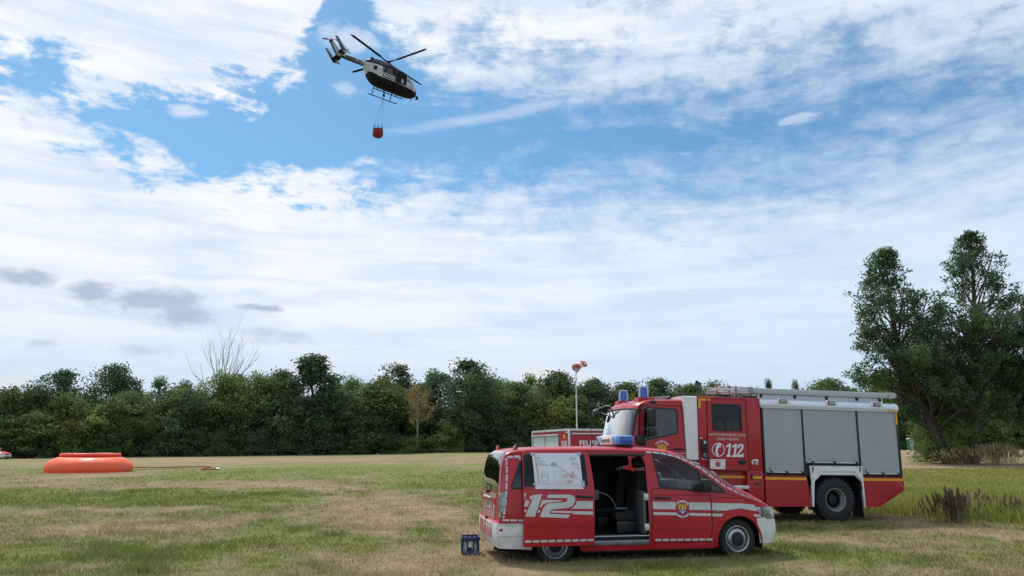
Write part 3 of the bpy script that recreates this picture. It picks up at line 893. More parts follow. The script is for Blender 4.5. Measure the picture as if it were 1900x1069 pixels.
# the dead, bare tree
def branchy(mb, p, d, length, r, depth, up, spread, kids, ends=None, bend=0.18, ok=None):
    n = 5; pts = [Vector(p)]; dd = Vector(d).normalized(); rr = [r]
    for i in range(n):
        dd = (dd + Vector((random.uniform(-1, 1), random.uniform(-1, 1), random.uniform(-1, 1))) * bend + Vector((0, 0, up))).normalized()
        pts.append(pts[-1] + dd * (length / n)); rr.append(r * (1 - 0.55 * (i + 1) / n))
    if ok and not ok(pts[-1]): return
    mb.tube(pts, rr, 6 if r > 0.05 else 4)
    if ends is not None: ends.append((pts[-1], dd, depth)); 
    if ends is not None and depth <= 1: ends.append((pts[-3], dd, depth))
    if depth > 0:
        for q in range(kids):
            i = random.randint(2, n); a = random.uniform(0, 6.28)
            side = Vector((math.cos(a), math.sin(a), random.uniform(-0.2, 0.4)))
            branchy(mb, pts[i], (dd + side * spread), length * random.uniform(0.5, 0.75), rr[i] * 0.62, depth - 1, up, spread, kids, ends, bend, ok)
random.seed(5)
def dead_tree():
    px, base = 408, 843; Y = 143; x = at_depth(px, Y, 8); z = tz(x, Y)
    e = empty('dead_tree', (x, Y, z)); tag(e, 'bare dead tree with fanned grey branches above the light green crowns', 'tree')
    mb = MB(); mb.tube([(0, 0, 0), (0.1, 0, 5), (0, 0, 10.5), (0.05, 0, 14)], [.42, .36, .30, .22], 8); mb.build('trunk', DEADWOOD, e, fix=False)
    mb = MB()
    for dx, ln in ((-.62, 9.5), (-.36, 10), (-.2, 10.5), (-.05, 11), (.06, 10.8), (.18, 10.4), (.34, 9.8), (.55, 9), (.85, 9.5), (1.15, 8), (-1.3, 7), (1.3, 6)):
        branchy(mb, (0, 0, 11.5 + random.uniform(-1.5, 1.5)), (dx * 1.35, random.uniform(-.3, .3), 0.9), ln * .76, 0.085, 2, 0.09, 0.5, 3, None, 0.11)
    branchy(mb, (0, 0, 10.5), (-1.3, 0, 0.55), 7.5, 0.11, 1, 0.02, .4, 2)
    mb.build('bare_branches', DEADWOOD, e, fix=False)
dead_tree()
def brown_birch():
    px = 774; x = at_depth(px, 134.5, 5); Y = wood_y(x) + 1.6; x = at_depth(px, Y, 5); z = tz(x, Y)
    e = empty('tree', (x, Y, z)); tag(e, 'slender young tree with withered brown leaves and a pale trunk', 'tree')
    mb = MB(); ends = []
    mb.tube([(0, 0, 0), (.1, 0, 4), (-.05, 0, 8), (.1, 0, 11.3)], [.13, .11, .08, .02], 6)
    for i in range(16):
        zz = 4.0 + 6.8 * i / 15; a = random.uniform(0, 6.28)
        branchy(mb, (0, 0, zz), (math.cos(a), math.sin(a), .7), 2.9 - 0.12 * i, .045, 2, .03, .6, 2, ends)
    mb.build('trunk', PALEBARK, e, fix=False)
    C = np.array([tuple(q[0]) for q in ends]); ci = rng.integers(len(C), size=2600)
    P = C[ci] + rng.normal(size=(2600, 3)) * np.array([.28, .28, .35]) - np.array([0, 0, .2])
    me = leaf_mesh('crown', P, rng.normal(size=(2600, 3)), .20 * (.6 + .8 * rng.random(2600)), (0.6 + 0.7 * rng.random((2600, 1))) * np.ones((1, 3)))
    c = link(bpy.data.objects.new('crown', me), e); c.color = (3.6, 1.75, 1.5, 1)
brown_birch()

# the two big alders right of the fire truck
def alder(px, py, top, lean_px, label, seed, half):
    random.seed(seed)
    Y = 62.0; x = at_depth(px, Y, 1); z = tz(x, Y); ppm = FPX / (Y * math.cos(PITCH))
    hgt = (HORIZON - top) / (ppm * 1.05) + EYE - z
    lean = lean_px / ppm
    e = empty('alder_tree', (x, Y, z - 0.05)); tag(e, label, 'tree')
    mb = MB(); ends = []
    pts = []; rr = []
    for i in range(13):
        t = i / 12
        pts.append(Vector((lean * min(1, t * 1.6) + 0.25 * math.sin(6 * t + seed), 0.3 * math.sin(4 * t + seed), hgt * 0.97 * t))); rr.append(0.40 * (1 - t) ** 0.8 + 0.02 + (0.16 if i == 0 else 0))
    mb.tube(pts, rr, 10)
    def ok(p):
        t = p.z / hgt; k_ = min(11.99, max(0, t / .97 * 12)); j = int(k_); ax = pts[j].lerp(pts[j + 1], k_ - j)
        w = half * float(np.interp(t, [.05, .12, .22, .42, .62, .78, .90, 1.0, 1.02], [.45, .80, 1.0, 1.06, .92, .66, .42, .16, .0]))
        return math.hypot(p.x - ax.x, p.y - ax.y) < w * (1 + .16 * math.sin(math.atan2(p.y - ax.y, p.x - ax.x) * 3 + 9 * t + seed) + .16 * math.sin(23 * t + seed))
    n = 96
    for i in range(n):
        t = 0.13 + 0.85 * (i / (n - 1)); k_ = t * 12; j = min(11, int(k_)); p = pts[j].lerp(pts[j + 1], k_ - j)
        a = i * 2.4 + random.uniform(-.4, .4)
        env = half * (0.62 + 0.45 * math.sin(math.pi * min(1.0, (t - 0.12) * 1.15))) * (1.0 if t < 0.6 else 1 - 0.72 * (t - 0.6) / 0.4) * random.uniform(0.6, 1.12)
        r = max(0.03, rr[j] * 0.38)
        branchy(mb, p, (math.cos(a), math.sin(a), 0.85 + 0.5 * t), env * 1.15, r * .8, 3, 0.03, 0.72, 3, ends, 0.24, ok)
    mb.build('trunk', BARK, e, fix=False)
    C = np.array([tuple(q[0]) for q in ends])
    C = C[rng.random(len(C)) < np.interp(C[:, 2] / hgt, [0, .62, .80, .90, 1.0], [1, 1, .50, .28, .25])]
    per = 40000 // len(C) + 1
    ci = np.repeat(np.arange(len(C)), rng.integers(max(2, per // 3), per * 2 - per // 3, len(C))); n = len(ci)
    P = C[ci] + sphere_dirs(n) * (0.48 * rng.random(n) ** 0.6)[:, None] * np.array([1, 1, .8])
    N_ = rng.normal(size=(n, 3)) + np.array([0, 0, .5])
    ct = 0.6 + 0.8 * rng.random(len(C)); tone = ct[ci][:, None] * (.7 + .6 * rng.random((n, 1))) * np.array([[1, 1, 1.0]])
    me = leaf_mesh('crown', P, N_, .20 * (.6 + .8 * rng.random(n)), tone)
    c = link(bpy.data.objects.new('crown', me), e); c.color = (1.0, 1.10, .98, 1)
alder(1762, 865, 430, -84, 'big alder with a left-leaning trunk and an open dark crown', 3, 4.5)
alder(1800, 865, 398, 42, 'big alder with a right-leaning trunk, the taller of the pair', 8, 4.7)
alder(1935, 866, 530, 14, 'smaller alder crown reaching over from beside the big pair', 13, 3.6)
def alder_shrub():
    Y = 63.2; x = at_depth(1752, Y, 1); z = tz(x, Y)
    e = empty('bush', (x, Y, z)); tag(e, 'dense leafy bush growing round the feet of the big alders', 'bush')
    P, N_, S, T, C = crown_points(5.0, 6.4, 0.2, 'bush', 75, 150, .18)
    c = link(bpy.data.objects.new('crown', leaf_mesh('crown', P, N_, S, T)), e); c.color = (1.2, 1.3, .95, 1)
    mb = MB(); trunk_mesh(mb, 4.2, 0.05, C, limbs=12); mb.build('trunk', BARK, e, fix=False)
alder_shrub()
def weeds(name, px, Y, n, h, spread, tone, label, cat, heads=None, hs=0.03):
    """a clump of dry upright stalks"""
    x = at_depth(px, Y, 0.3)
    e = empty(name, (x, Y, tz(x, Y))); tag(e, label, cat)
    mb = MB(); hb = MB(); lb = MB()
    for i in range(n):
        a, r = random.uniform(0, 6.28), abs(random.gauss(0, .5)) * spread[0]
        bx, by = r * math.cos(a), r * math.sin(a) * spread[1] / spread[0]
        hh = h * random.uniform(.55, 1.1) * (1 - 0.35 * min(1, abs(bx) / (spread[0] + .01))); lx, ly = random.gauss(0, .16) * hh + bx * .25, random.gauss(0, .16) * hh
        top = Vector((bx + lx, by + ly, hh))
        mb.tube([(bx, by, 0), (bx + lx * .4, by + ly * .4, hh * .55), top], [.006, .005, .003], 3)
        for q in range(3):
            hz_ = hh * random.uniform(.25, .75); dv = Vector((random.uniform(-1, 1), random.uniform(-1, 1), random.uniform(.3, 1))).normalized() * hh * .22
            s = Vector((bx + lx * hz_ / hh * .9, by + ly * hz_ / hh * .9, hz_)); sd = dv.cross(Vector((0, 0, 1))).normalized() * .012
            lb.add([s - sd, s + sd, s + dv], [(0, 1, 2)])
        if heads:
            for q in range(5):
                t = 1 - .32 * q / 5; c = Vector((bx + lx * t, by + ly * t, hh * t)); w_ = hs * random.uniform(.6, 1.2)
                v = [c + Vector((math.cos(b) * w_, math.sin(b) * w_, 0)) for b in (0, 2.1, 4.2)] + [c + Vector((0, 0, w_ * 2.2)), c - Vector((0, 0, w_))]
                hb.add(v, [(0, 1, 3), (1, 2, 3), (2, 0, 3), (1, 0, 4), (2, 1, 4), (0, 2, 4)])
    mb.build('stalks', principled(name + '_stalk_%d' % px, tone, .9, var=.3), e, fix=False, smooth=False)['kind'] = 'stuff'
    lb.build('leaves', principled('weed_leaf', (.15, .17, .06), .9, var=.4), e, fix=False, smooth=False)['kind'] = 'stuff'
    if heads: hb.build('seed_heads', principled('seed_brown_%d' % px, heads, .9, var=.35), e, fix=False, smooth=False)['kind'] = 'stuff'
weeds('dock_plant', 1768, 19.2, 120, .74, (.62, .5), (.20, .15, .075), 'big clump of dark brown withered dock stalks in the meadow', 'plant', (.15, .095, .05))
weeds('dock_plant', 1880, 19.6, 34, .52, (.9, .7), (.20, .15, .07), 'smaller patch of brown dock stalks in the meadow grass', 'plant', (.16, .10, .05))
weeds('dock_plant', 1822, 21.5, 16, .55, (1.3, .6), (.12, .09, .04), 'few scattered brown dock stalks among green meadow grass', 'plant', (.10, .055, .03))
weeds('dry_grass_clump', 1850, 60, 420, 1.5, (4.6, 1.2), (.34, .26, .14), 'band of tall dry straw-brown grass beside the alder trunks', 'grass', (.36, .27, .15), .04)
weeds('dry_grass_clump', 1782, 60.3, 120, 1.3, (1.6, .6), (.38, .25, .13), 'rusty dry grass between the two alder trunks', 'grass', (.40, .28, .15), .04)
def grass_plumes():
    Y = 19.0; x = at_depth(1700, Y, .9)
    e = empty('grass_plume', (x, Y, tz(x, Y))); tag(e, 'tall straw-coloured grass plumes beside the tail of the fire truck', 'grass')
    mb = MB()
    for dx, h, lx in ((-.18, .98, -.25), (.02, 1.28, .16), (.18, 1.02, .24), (-.05, .85, .1)):
        pts = [(dx, 0, 0), (dx, 0, h * .5), (dx + lx * .35, 0, h * .85), (dx + lx, .03, h)]
        mb.tube(pts, [.004, .004, .012, .003], 4)
    mb.build('stalks', principled('straw', (.42, .33, .17), .9), e, fix=False)
grass_plumes()

# ------------------------------------------------------------------ the command van
def wheel(parent, c, r, w, rim_r, side, kind='van', name='wheel'):
    """tyre and rim; side -1 shows its face towards -y"""
    e = bpy.data.objects.new(name, None); e.location = c; link(e, parent)
    t = MB(); hw = w / 2
    t.lathe([(rim_r - .01, -hw * .9), (rim_r + .02, -hw), (r * .86, -hw * 1.02), (r * .965, -hw * .88), (r, -hw * .62), (r, hw * .62), (r * .965, hw * .88), (r * .86, hw * 1.02), (rim_r + .02, hw), (rim_r - .01, hw * .9)], n=56)
    if kind == 'truck':
        for i in range(34):
            a = 2 * math.pi * i / 34
            for s_ in (-1, 1):
                aa = a + (0.5 * 2 * math.pi / 34 if s_ > 0 else 0)
                d = Vector((math.cos(aa), 0, math.sin(aa))); tn = Vector((-math.sin(aa), 0, math.cos(aa)))
                p = d * (r * .985); q = []
                for rr, tw, y0, y1 in ((-.05, .030, hw * .98, hw * .12), (.018, .024, hw * .90, hw * .12)):
                    for sg, yy in ((-1, y0), (1, y0), (1, y1), (-1, y1)): q.append(p + d * rr + tn * tw * sg + Vector((0, yy * s_, 0)))
                t.add(q, [(0, 1, 2, 3), (7, 6, 5, 4), (0, 4, 5, 1), (1, 5, 6, 2), (2, 6, 7, 3), (3, 7, 4, 0)])
    t.build('tyre', RUBBER, e, angle=50)
    m = MB(); f = side
    if kind == 'van':
        y = hw * .92
        m.lathe([(rim_r, y), (rim_r - .012, y + .006), (rim_r - .028, y - .004), (rim_r - .045, y - .05), (rim_r - .05, y - .05)], sign=f, n=48)
        m.lathe([(rim_r + .004, hw * .6), (rim_r, y)], sign=f, n=48)
        # disc with a ring of holes: sectors between the holes
        n = 18
        for i in range(n):
            a0, a1 = 2 * math.pi * (i + .22) / n, 2 * math.pi * (i + .78) / n
            seg = [a0 + (a1 - a0) * q / 3 for q in range(4)]
            v = [(rr * math.cos(a), f * yy, rr * math.sin(a)) for rr, yy in ((rim_r - .048, y - .045), (rim_r * .60, y - .012)) for a in seg]
            m.add(v, [(q, q + 1, q + 5, q + 4) for q in range(3)])
        m.lathe([(rim_r * .74, y - .025), (rim_r * .60, y - .010), (rim_r * .52, y - .004), (rim_r * .50, y - .02)], sign=f, n=48)
        m.build('rim', STEEL, e)
        h = MB(); h.lathe([(rim_r * .51, y - .012), (rim_r * .47, y + .006), (rim_r * .2, y + .018), (.001, y + .02)], sign=f, n=32)
        for i in range(10):
            a = 2 * math.pi * i / 10; c_ = (math.cos(a) * rim_r * .34, f * (y + .012), math.sin(a) * rim_r * .34); h.lathe([(.016, 0), (.014, .008), (.001, .01)], o=c_, sign=f, n=8)
        h.build('hub_cap', BLACK, e)
        d = MB(); d.lathe([(rim_r - .03, y - .075), (.001, y - .07)], sign=f, n=32); d.build('brake_disc', DARKSTEEL, e)
    else:
        y = hw * .86
        m.lathe([(rim_r + .015, y - .02), (rim_r + .012, y + .012), (rim_r - .022, y + .010), (rim_r - .035, y - .03), (rim_r - .055, y - .06), (rim_r - .075, y - .13)], sign=f, n=56); m.build('rim', RIMGREY, e)
        h = MB(); h.lathe([(rim_r - .072, y - .125), (rim_r - .09, y - .20), (rim_r * .62, y - .23), (rim_r * .45, y - .20), (rim_r * .40, y - .13), (rim_r * .2, y - .11), (.001, y - .105)], sign=f, n=40)
        for i in range(10):
            a = 2 * math.pi * i / 10; c_ = (math.cos(a) * rim_r * .53, f * (y - .215), math.sin(a) * rim_r * .53); h.lathe([(.022, 0), (.02, .03), (.001, .034)], o=c_, sign=f, n=8)
        h.build('hub', DARKSTEEL, e)
    return e

def cA(x, y): return (850 + x / 3.975, 800 + y / 3.975)      # points noted on enlarged cut-outs of the photograph
def cB(x, y): return (1150 + x / 3.975, 800 + y / 3.975)
def cE(x, y): return (960 + x / 7.371, 825 + y / 7.371)
VAN_YAW = R(11)
_g = flat_ground(1030, 1043)
VAN = Frame((_g.x - .84 * math.sin(VAN_YAW), _g.y + .84 * math.cos(VAN_YAW), -0.035), VAN_YAW)
VP = [(-.955, .27), (-1.0, .40), (-1.01, .56), (-1.0, .655), (-.965, .70), (-.955, .92), (-.95, 1.13), (-.925, 1.42), (-.875, 1.66), (-.78, 1.785), (-.5, 1.835), (0, 1.855), (.8, 1.862), (1.5, 1.852), (1.95, 1.825), (2.25, 1.76),
      (2.5, 1.655), (2.78, 1.51), (3.05, 1.345), (3.32, 1.185), (3.55, 1.075), (3.80, .935), (3.94, .84), (4.01, .72), (4.05, .58), (4.05, .42), (3.99, .25)]
VQ = [(-.90, .27), (-.94, .40), (-.95, .56), (-.94, .655), (-.915, .70), (-.905, .92), (-.90, 1.13), (-.88, 1.42), (-.835, 1.63), (-.75, 1.725), (-.5, 1.765), (0, 1.775), (.8, 1.775), (1.5, 1.765), (1.85, 1.735), (2.08, 1.68),
      (2.30, 1.58), (2.52, 1.445), (2.75, 1.28), (2.98, 1.135), (3.22, 1.045), (3.52, .925), (3.62, .835), (3.68, .72), (3.71, .58), (3.71, .42), (3.67, .25)]
def van_w(x, z, grow=0.0):
    w = .955
    if x > 2.6: w -= .012 * (x - 2.6) ** 2 * 6
    if x < -.3: w -= .03 * ((-.3 - x) / .6) ** 2
    if z > .85: w -= .155 * ((z - .85) / .95) ** 1.8
    if z < .62: w -= .03 * ((.62 - z) / .4) ** 2
    if .60 < z < .86: w += .008 * math.sin((z - .60) / .26 * math.pi)
    return w
def van_side(x, z, off=0.0): return (x, -(van_w(x, z) + off), z)
def van_far(x, z, off=0.0): return (x, van_w(x, z) + off, z)
_qx = [q[0] for q in VQ[:10]]; _qz = [q[1] for q in VQ[:10]]; _px = [q[0] for q in VP[:10]]; _pz = [q[1] for q in VP[:10]]
def van_rear(y, z, off=0.0):
    t = min(1.0, abs(y) / van_w(-.92, z)); f = (1 - t ** 3.6) ** (1 / 3.6)
    xp = np.interp(z, _pz, _px); xq = np.interp(z, _qz, _qx)
    return (float(xq + (xp - xq) * f) - off, y, z)
def shell_strip(Pl, Ql, wfn, n=3.2, per=5, nt=28):
    Pf, Qf = catmull(Pl, per), catmull(Ql, per); rows = []
    for (xp, zp), (xq, zq) in zip(Pf, Qf):
        row = []; w = wfn(xq, zq)
        for j in range(nt + 1):
            th = math.pi * j / nt; c, s = math.cos(th), abs(math.sin(th))
            y = -w * math.copysign(abs(c) ** (2 / n), c); f = s ** (2 / n)
            row.append((xq + (xp - xq) * f, y, zq + (zp - zq) * f))
        rows.append(row)
    return rows
def strip_faces(mb, rows, i0, i1, j0, j1):
    r = rows[i0:i1 + 1]; nt = j1 - j0 + 1
    v = [p for row in r for p in row[j0:j1 + 1]]
    return mb.add(v, [(a * nt + b, a * nt + b + 1, (a + 1) * nt + b + 1, (a + 1) * nt + b) for a in range(len(r) - 1) for b in range(nt - 1)])
def arch(cx, cz, r, x0, x1, zb):
    """outline points of a wheel arch from left to right along the sill at height zb"""
    a0 = math.acos(max(-1, min(1, (zb - cz) / r)))
    return [(cx + r * math.sin(a), cz + r * math.cos(a)) for a in np.linspace(-a0, a0, 18)]
def build_van():
    e = VAN.empty('command_van')
    tag(e, 'red and white fire service command van with its sliding side door open', 'van')
    q = VQ; per = 5
    edge = catmull(VQ, per)
    side_poly = [(x, z) for x, z in edge]                     # from rear bottom over the roof to the nose
    bottom = [(3.60, .25)] + arch(3.19, .30, .405, 0, 0, .22)[::-1] + [(2.74, .20), (.45, .20)] + arch(0, .27, .40, 0, 0, .22)[::-1] + [(-.45, .24)]
    outer = side_poly + bottom
    hole_door = rounded([(.40, .30), (1.575, .30), (1.575, 1.715), (.40, 1.715)], [.08, .06, .16, .05])
    hole_q = rounded([(-.74, 1.19), (.30, 1.19), (.30, 1.68), (-.56, 1.665)], [.05, .04, .04, .10])
    # front door window and the small quarter light, traced on the photograph
    W = lambda pts, yp=-.93: [VAN.px(cB(*p), yp) for p in pts]
    hole_f = rounded(W([(247, 168), (330, 180), (420, 205), (500, 250), (583, 300), (592, 440), (285, 415)], -.87), [.03, .02, .03, .03, .02, .03, .04])
    hole_t = rounded(W([(603, 315), (640, 345), (690, 385), (742, 428), (765, 447), (612, 440)], -.87), .015)
    body = MB()
    panel(body, outer, [hole_door, hole_q, hole_f, hole_t], van_side, .12)
    hole_f2 = [(1.70, 1.13), (2.53, 1.10), (2.50, 1.42), (2.1, 1.66), (1.72, 1.70)]
    hole_m2 = [(.45, 1.17), (1.52, 1.17), (1.52, 1.69), (.45, 1.69)]
    panel(body, outer, [hole_q, hole_f2], van_far, .16)
    rows = shell_strip(VP, VQ, van_w, per=per)
    nt = len(rows[0]) - 1
    I = lambda k: k * per
    strip_faces(body, rows, I(3), I(6), 0, nt)                              # tailgate below the window
    strip_faces(body, rows, I(6), I(9), 0, 4); strip_faces(body, rows, I(6), I(9), nt - 4, nt)
    strip_faces(body, rows, I(9), I(15), 0, nt)                              # roof
    strip_faces(body, rows, I(15), I(19), 0, 3); strip_faces(body, rows, I(15), I(19), nt - 3, nt)
    strip_faces(body, rows, I(19), I(22) , 0, nt)                            # bonnet
    strip_faces(body, rows, I(22), I(23) + 3, 5, nt - 5)                      # grille panel
    body.build('body', RED, e, angle=40)
    mb = MB(); strip_faces(mb, rows, I(6), I(9), 4, nt - 4); mb.build('rear_window', TINT, e)
    mb = MB(); strip_faces(mb, rows, I(15), I(19), 3, nt - 3); mb.build('windscreen', GLASS, e)
    mb = MB(); strip_faces(mb, rows, I(0), I(3), 0, nt)
    # rear bumper returns along the side to the wheel arch
    rb = [(x, z) for x, z in edge[I(0):I(3) + 1]] + [(-.40, .655), (-.40, .50), (-.41, .25)]
    panel(mb, rb, [], lambda x, z, o: van_side(x, z, .012 + .012 * math.sin(min(1, max(0, (z - .27) / .38)) * math.pi)), .08, .02)
    panel(mb, rb, [], lambda x, z, o: van_far(x, z, .012), .12)
    mb.build('rear_bumper', BUMPW, e, angle=40)
    lip = MB(); ribbon(lip, [(-.93, .645), (-.40, .645)], .018, van_side, .034); ribbon(lip, [(-.93, .46), (-.40, .46)], .012, van_side, .030); lip.build('bumper_crease_shade', principled('bumper_shadow', (.45, .46, .46), .5), e)  # crease shade put into the colour: flat, slightly greyer ribbons along the bumper
    mb = MB(); strip_faces(mb, rows, I(23) + 3, I(26), 0, nt); strip_faces(mb, rows, I(23), I(23) + 3, 0, 2); strip_faces(mb, rows, I(23), I(23) + 3, nt - 2, nt)
    fb = [(3.53, .655), (3.60, .668), (3.712, .665), (3.722, .58), (3.722, .42), (3.682, .25), (3.585, .25), (3.575, .40), (3.555, .50)]
    panel(mb, fb, [], lambda x, z, o: van_side(x, z, .010), .06, .02); panel(mb, fb, [], lambda x, z, o: van_far(x, z, .010), .1)
    mb.build('front_bumper', WHITE, e, angle=40)
    gr = MB(); gr.box((4.005, -.42, .28), (4.058, .42, .40), .01)
    for z in (.70, .745, .79): gr.box((3.93, -.36, z), (4.03 - (z - .7) * .6, .36, z + .025), .005)
    gr.build('grille', BLACK, e)
    # headlights: wrap round the corner
    for sgn, nm in ((1, 0), (-1, 1)):
        mb = MB(); j0, j1 = (1, 5) if sgn > 0 else (nt - 5, nt - 1)
        strip_faces(mb, [[(p[0] + .004, p[1] * 1.004, p[2]) for p in r] for r in rows], I(22), I(23) + 3, 0 if sgn > 0 else nt - 5, 5 if sgn > 0 else nt)
        f = van_side if sgn > 0 else van_far
        panel(mb, [(3.535, .845), (3.62, .838), (3.69, .70), (3.70, .655), (3.62, .70)], [], lambda x, z, o: f(x, z, .006), .05)
        mb.build('headlight', CLEARLENS, e)
    # side windows
    def pane(name, poly, f, mat, parent=e, off=-.006):
        m = MB(); panel(m, poly, [], lambda x, z, o: f(x, z, off + o), .14); return m.build(name, mat, parent)
    pane('side_window', hole_q, van_side, TINT); pane('side_window', hole_q, van_far, TINT); None
    # front door: panel seams, window, handle, mouldings
    fd = MB()
    seam = MB()
    ribbon(seam, W([(232, 420), (238, 600), (232, 790), (250, 825), (440, 822), (670, 815), (678, 700), (675, 530), (655, 450), (590, 440), (240, 420)]), .010, van_side, .0035)
    seam.build('door_seam', GAP, e)
    seam = MB()
    ribbon(seam, [(-.40, .66), (-.41, 1.15)], .008, van_side, .003); ribbon(seam, W([(655, 450), (768, 450)]), .008, van_side, .003)
    ribbon(seam, [(-.78, 1.72), (-.5, 1.76), (.4, 1.772), (1.5, 1.762), (1.85, 1.73)], .010, van_side, .003)
    ribbon(seam, W([(700, 455), (790, 462), (900, 495), (990, 525)]), .007, van_side, .003)
    seam.build('body_seam', GAP, e)
    fd = MB(); panel(fd, rounded(W([(248, 694), (645, 705), (655, 712), (645, 722), (248, 714)]), .004), [], lambda x, z, o: van_side(x, z, .014 + o), .1, .012); fd.build('door_moulding', RED, e)
    d = bpy.data.objects.new('front_door_window', None); link(d, e)
    pane('pane', hole_f, van_side, GLASS, d)
    fr = MB(); 
    for hl in (hole_f, hole_t):
        ribbon(fr, hl + [hl[0]], .030, van_side, .002)
    fr.build('rubber_frame', BLACK, d)
    pane('quarter_pane', hole_t, van_side, GLASS, d)
    d2 = bpy.data.objects.new('far_door_window', None); link(d2, e); pane('pane', hole_f2, van_far, GLASS, d2)
    fr = MB(); ribbon(fr, hole_q + [hole_q[0]], .028, van_side, .002); fr.build('window_rubber', BLACK, e)
    hd = MB(); a, b = W([(255, 490), (368, 494)]); hd.tube([van_side(a[0], a[1], .010), van_side(a[0] + .03, a[1], .035), van_side(b[0] - .03, b[1], .035), van_side(b[0], b[1], .010)], .017, 8)
    hd.build('door_handle', BLACK, e)
    # mirror
    mx, mz = VAN.px(cB(625, 400), -1.05)
    mi = MB(); mi.box((mx - .085, -1.19, mz - .12), (mx + .085, -1.0, mz + .11), .05); mi.tube([(mx - .03, -.93, mz - .08), (mx - .02, -1.05, mz - .07)], .03, 8); mi.build('wing_mirror', BLACK, e)
    mi = MB(); mi.box((mx - .085, 1.0, mz - .12), (mx + .085, 1.19, mz + .11), .05); mi.tube([(mx - .03, .93, mz - .08), (mx - .02, 1.05, mz - .07)], .03, 8); mi.build('wing_mirror', BLACK, e)
    pl = MB(); panel(pl, rounded(W([(598, 318), (618, 322), (612, 440), (596, 440)], -.87), .01), [], lambda x, z, o: van_side(x, z, .004), .1); pl.build('mirror_pillar', BLACK, e)
    ind = MB(); c = W([(715, 594)])[0]; ind.lathe([(.030, 0), (.024, .012), (.001, .016)], o=van_side(c[0], c[1]), sign=-1, n=14); ind.build('side_indicator', CLEARLENS, e)
    # flared front arch and dark wheel wells
    ar = MB(); pts = [(3.19 + .42 * math.sin(a), .30 + .42 * math.cos(a)) for a in np.linspace(-1.75, 1.55, 24)]
    ring = [van_side(x, z, .0) for x, z in pts]; ar.tube(ring, .022, 6); ar.build('wheel_arch_lip', RED, e)
    for cx, cz in ((3.19, .30), (0, .27)):
        for s_ in (-1, 1):
            well = MB()
            pr = [(cx + .43 * math.sin(a), cz + .43 * math.cos(a)) for a in np.linspace(-1.9, 1.9, 16)]
            for (x0, z0), (x1, z1) in zip(pr, pr[1:]): well.add([(x0, s_ * .90, z0), (x1, s_ * .90, z1), (x1, s_ * .50, z1), (x0, s_ * .50, z0)], [(0, 1, 2, 3)])
            well.add([(x, s_ * .50, z) for x, z in pr], [tuple(range(len(pr)))])
            well.build('wheel_well', BLACK, e)
    und = MB(); und.box((-.85, -.49, .235), (3.55, .49, .262)); und.box((.43, -.88, .235), (2.72, .88, .262)); und.box((.45, -.90, .17), (2.72, -.84, .25), .01); und.box((-.7, -.5, .14), (2.9, .5, .235), .03)
    und.tube([(-.95, -.55, .24), (-.7, -.55, .20), (-.3, -.5, .2)], .03, 8)
    und.build('underbody', BLACK, e)
    for x in (0, 3.19):
        for s_ in (-1, 1): wheel(e, (x, s_ * .76, .325 - (.0 if x else .03)), .325, .20, .218, s_)
    # ---- interior
    fl = MB(); fl.box((.43, -.86, .30), (2.62, .86, .43)); fl.box((2.5, -.48, .40), (3.2, .48, .46)); fl.build('cabin_floor', BLACK, e)
    st = MB(); st.box((.42, -.95, .28), (1.57, -.85, .36), .012); st.build('door_step', principled('step_plate', (.20, .21, .23), .35, metal=.5, var=.2), e)
    tr = MB(); tr.box((.42, -.952, .418), (1.57, -.86, .430)); tr.build('sill_trim', ALU, e)
    def seat(x, y, face, h0=.45, mat=SEAT, name='seat'):
        s = bpy.data.objects.new(name, None); s.location = (x, y, h0); link(s, e)
        c = MB(); c.box((-.24, -.23, .20), (.24, .23, .36), .05); c.build('cushion', mat, s)
        bk = MB(); pr = [(-.24 * face, .30), (-.10 * face, .32), (-.20 * face, .98), (-.30 * face, 1.0), (-.34 * face, .95)]
        bk.prism(pr, -.23, .23); bk.build('backrest', mat, s)
        hr = MB(); hr.box((-.33 if face > 0 else .19, -.13, 1.06), (-.19 if face > 0 else .33, .13, 1.24), .05); hr.build('headrest', mat, s)
        ps = MB()
        for yy in (-.06, .06): ps.tube([(-.26 * face, yy, .96), (-.26 * face, yy, 1.08)], .008, 6)
        ps.build('headrest_post', STEEL, s)
        bs = MB(); bs.box((-.2, -.2, 0), (.2, .2, .2), .02); bs.build('seat_base', BLACK, s)
    seat(1.92, -.46, 1); seat(1.92, .46, 1); seat(1.34, -.40, -1, .43); seat(1.25, .35, -1, .43)
    seat(.55, -.1, 1, .43); seat(.55, .48, 1, .43)
    ds = MB(); ds.prism([(2.42, .45), (2.42, 1.12), (2.50, 1.22), (2.75, 1.26), (3.0, 1.12), (3.1, .45)], -.80, .80); ds.box((2.36, .22, 1.10), (2.6, .62, 1.27), .04); ds.build('dashboard', principled('dashboard_grey', (.11, .12, .125), .55, var=.25, vscale=9), e)
    vt = MB()
    for y in (-.55, -.15): vt.lathe([(.055, 0), (.05, .012), (.03, .0)], o=(2.425, y, 1.12), axis='x', sign=-1, n=14)
    vt.box((2.40, -.30, 1.0), (2.425, .08, 1.15), .01); vt.build('air_vent', BLACK, e)
    sw = MB(); cpt = Vector((2.24, .42, 1.20)); ring = []
    for i in range(25):
        a = 2 * math.pi * i / 24; ring.append(cpt + Vector((.06 * math.sin(a) * 1.4, .19 * math.cos(a), .175 * math.sin(a))))
    sw.tube(ring, .017, 8, caps=False); sw.box((2.22, .36, 1.16), (2.28, .48, 1.24), .02); sw.obox((2.24, .24, 1.20), (2.24, .60, 1.20), .03, .03); sw.tube([(2.25, .42, 1.20), (2.5, .42, 1.08)], .03, 8)
    sw.build('steering_wheel', principled('wheel_grey', (.16, .18, .18), .45), e)
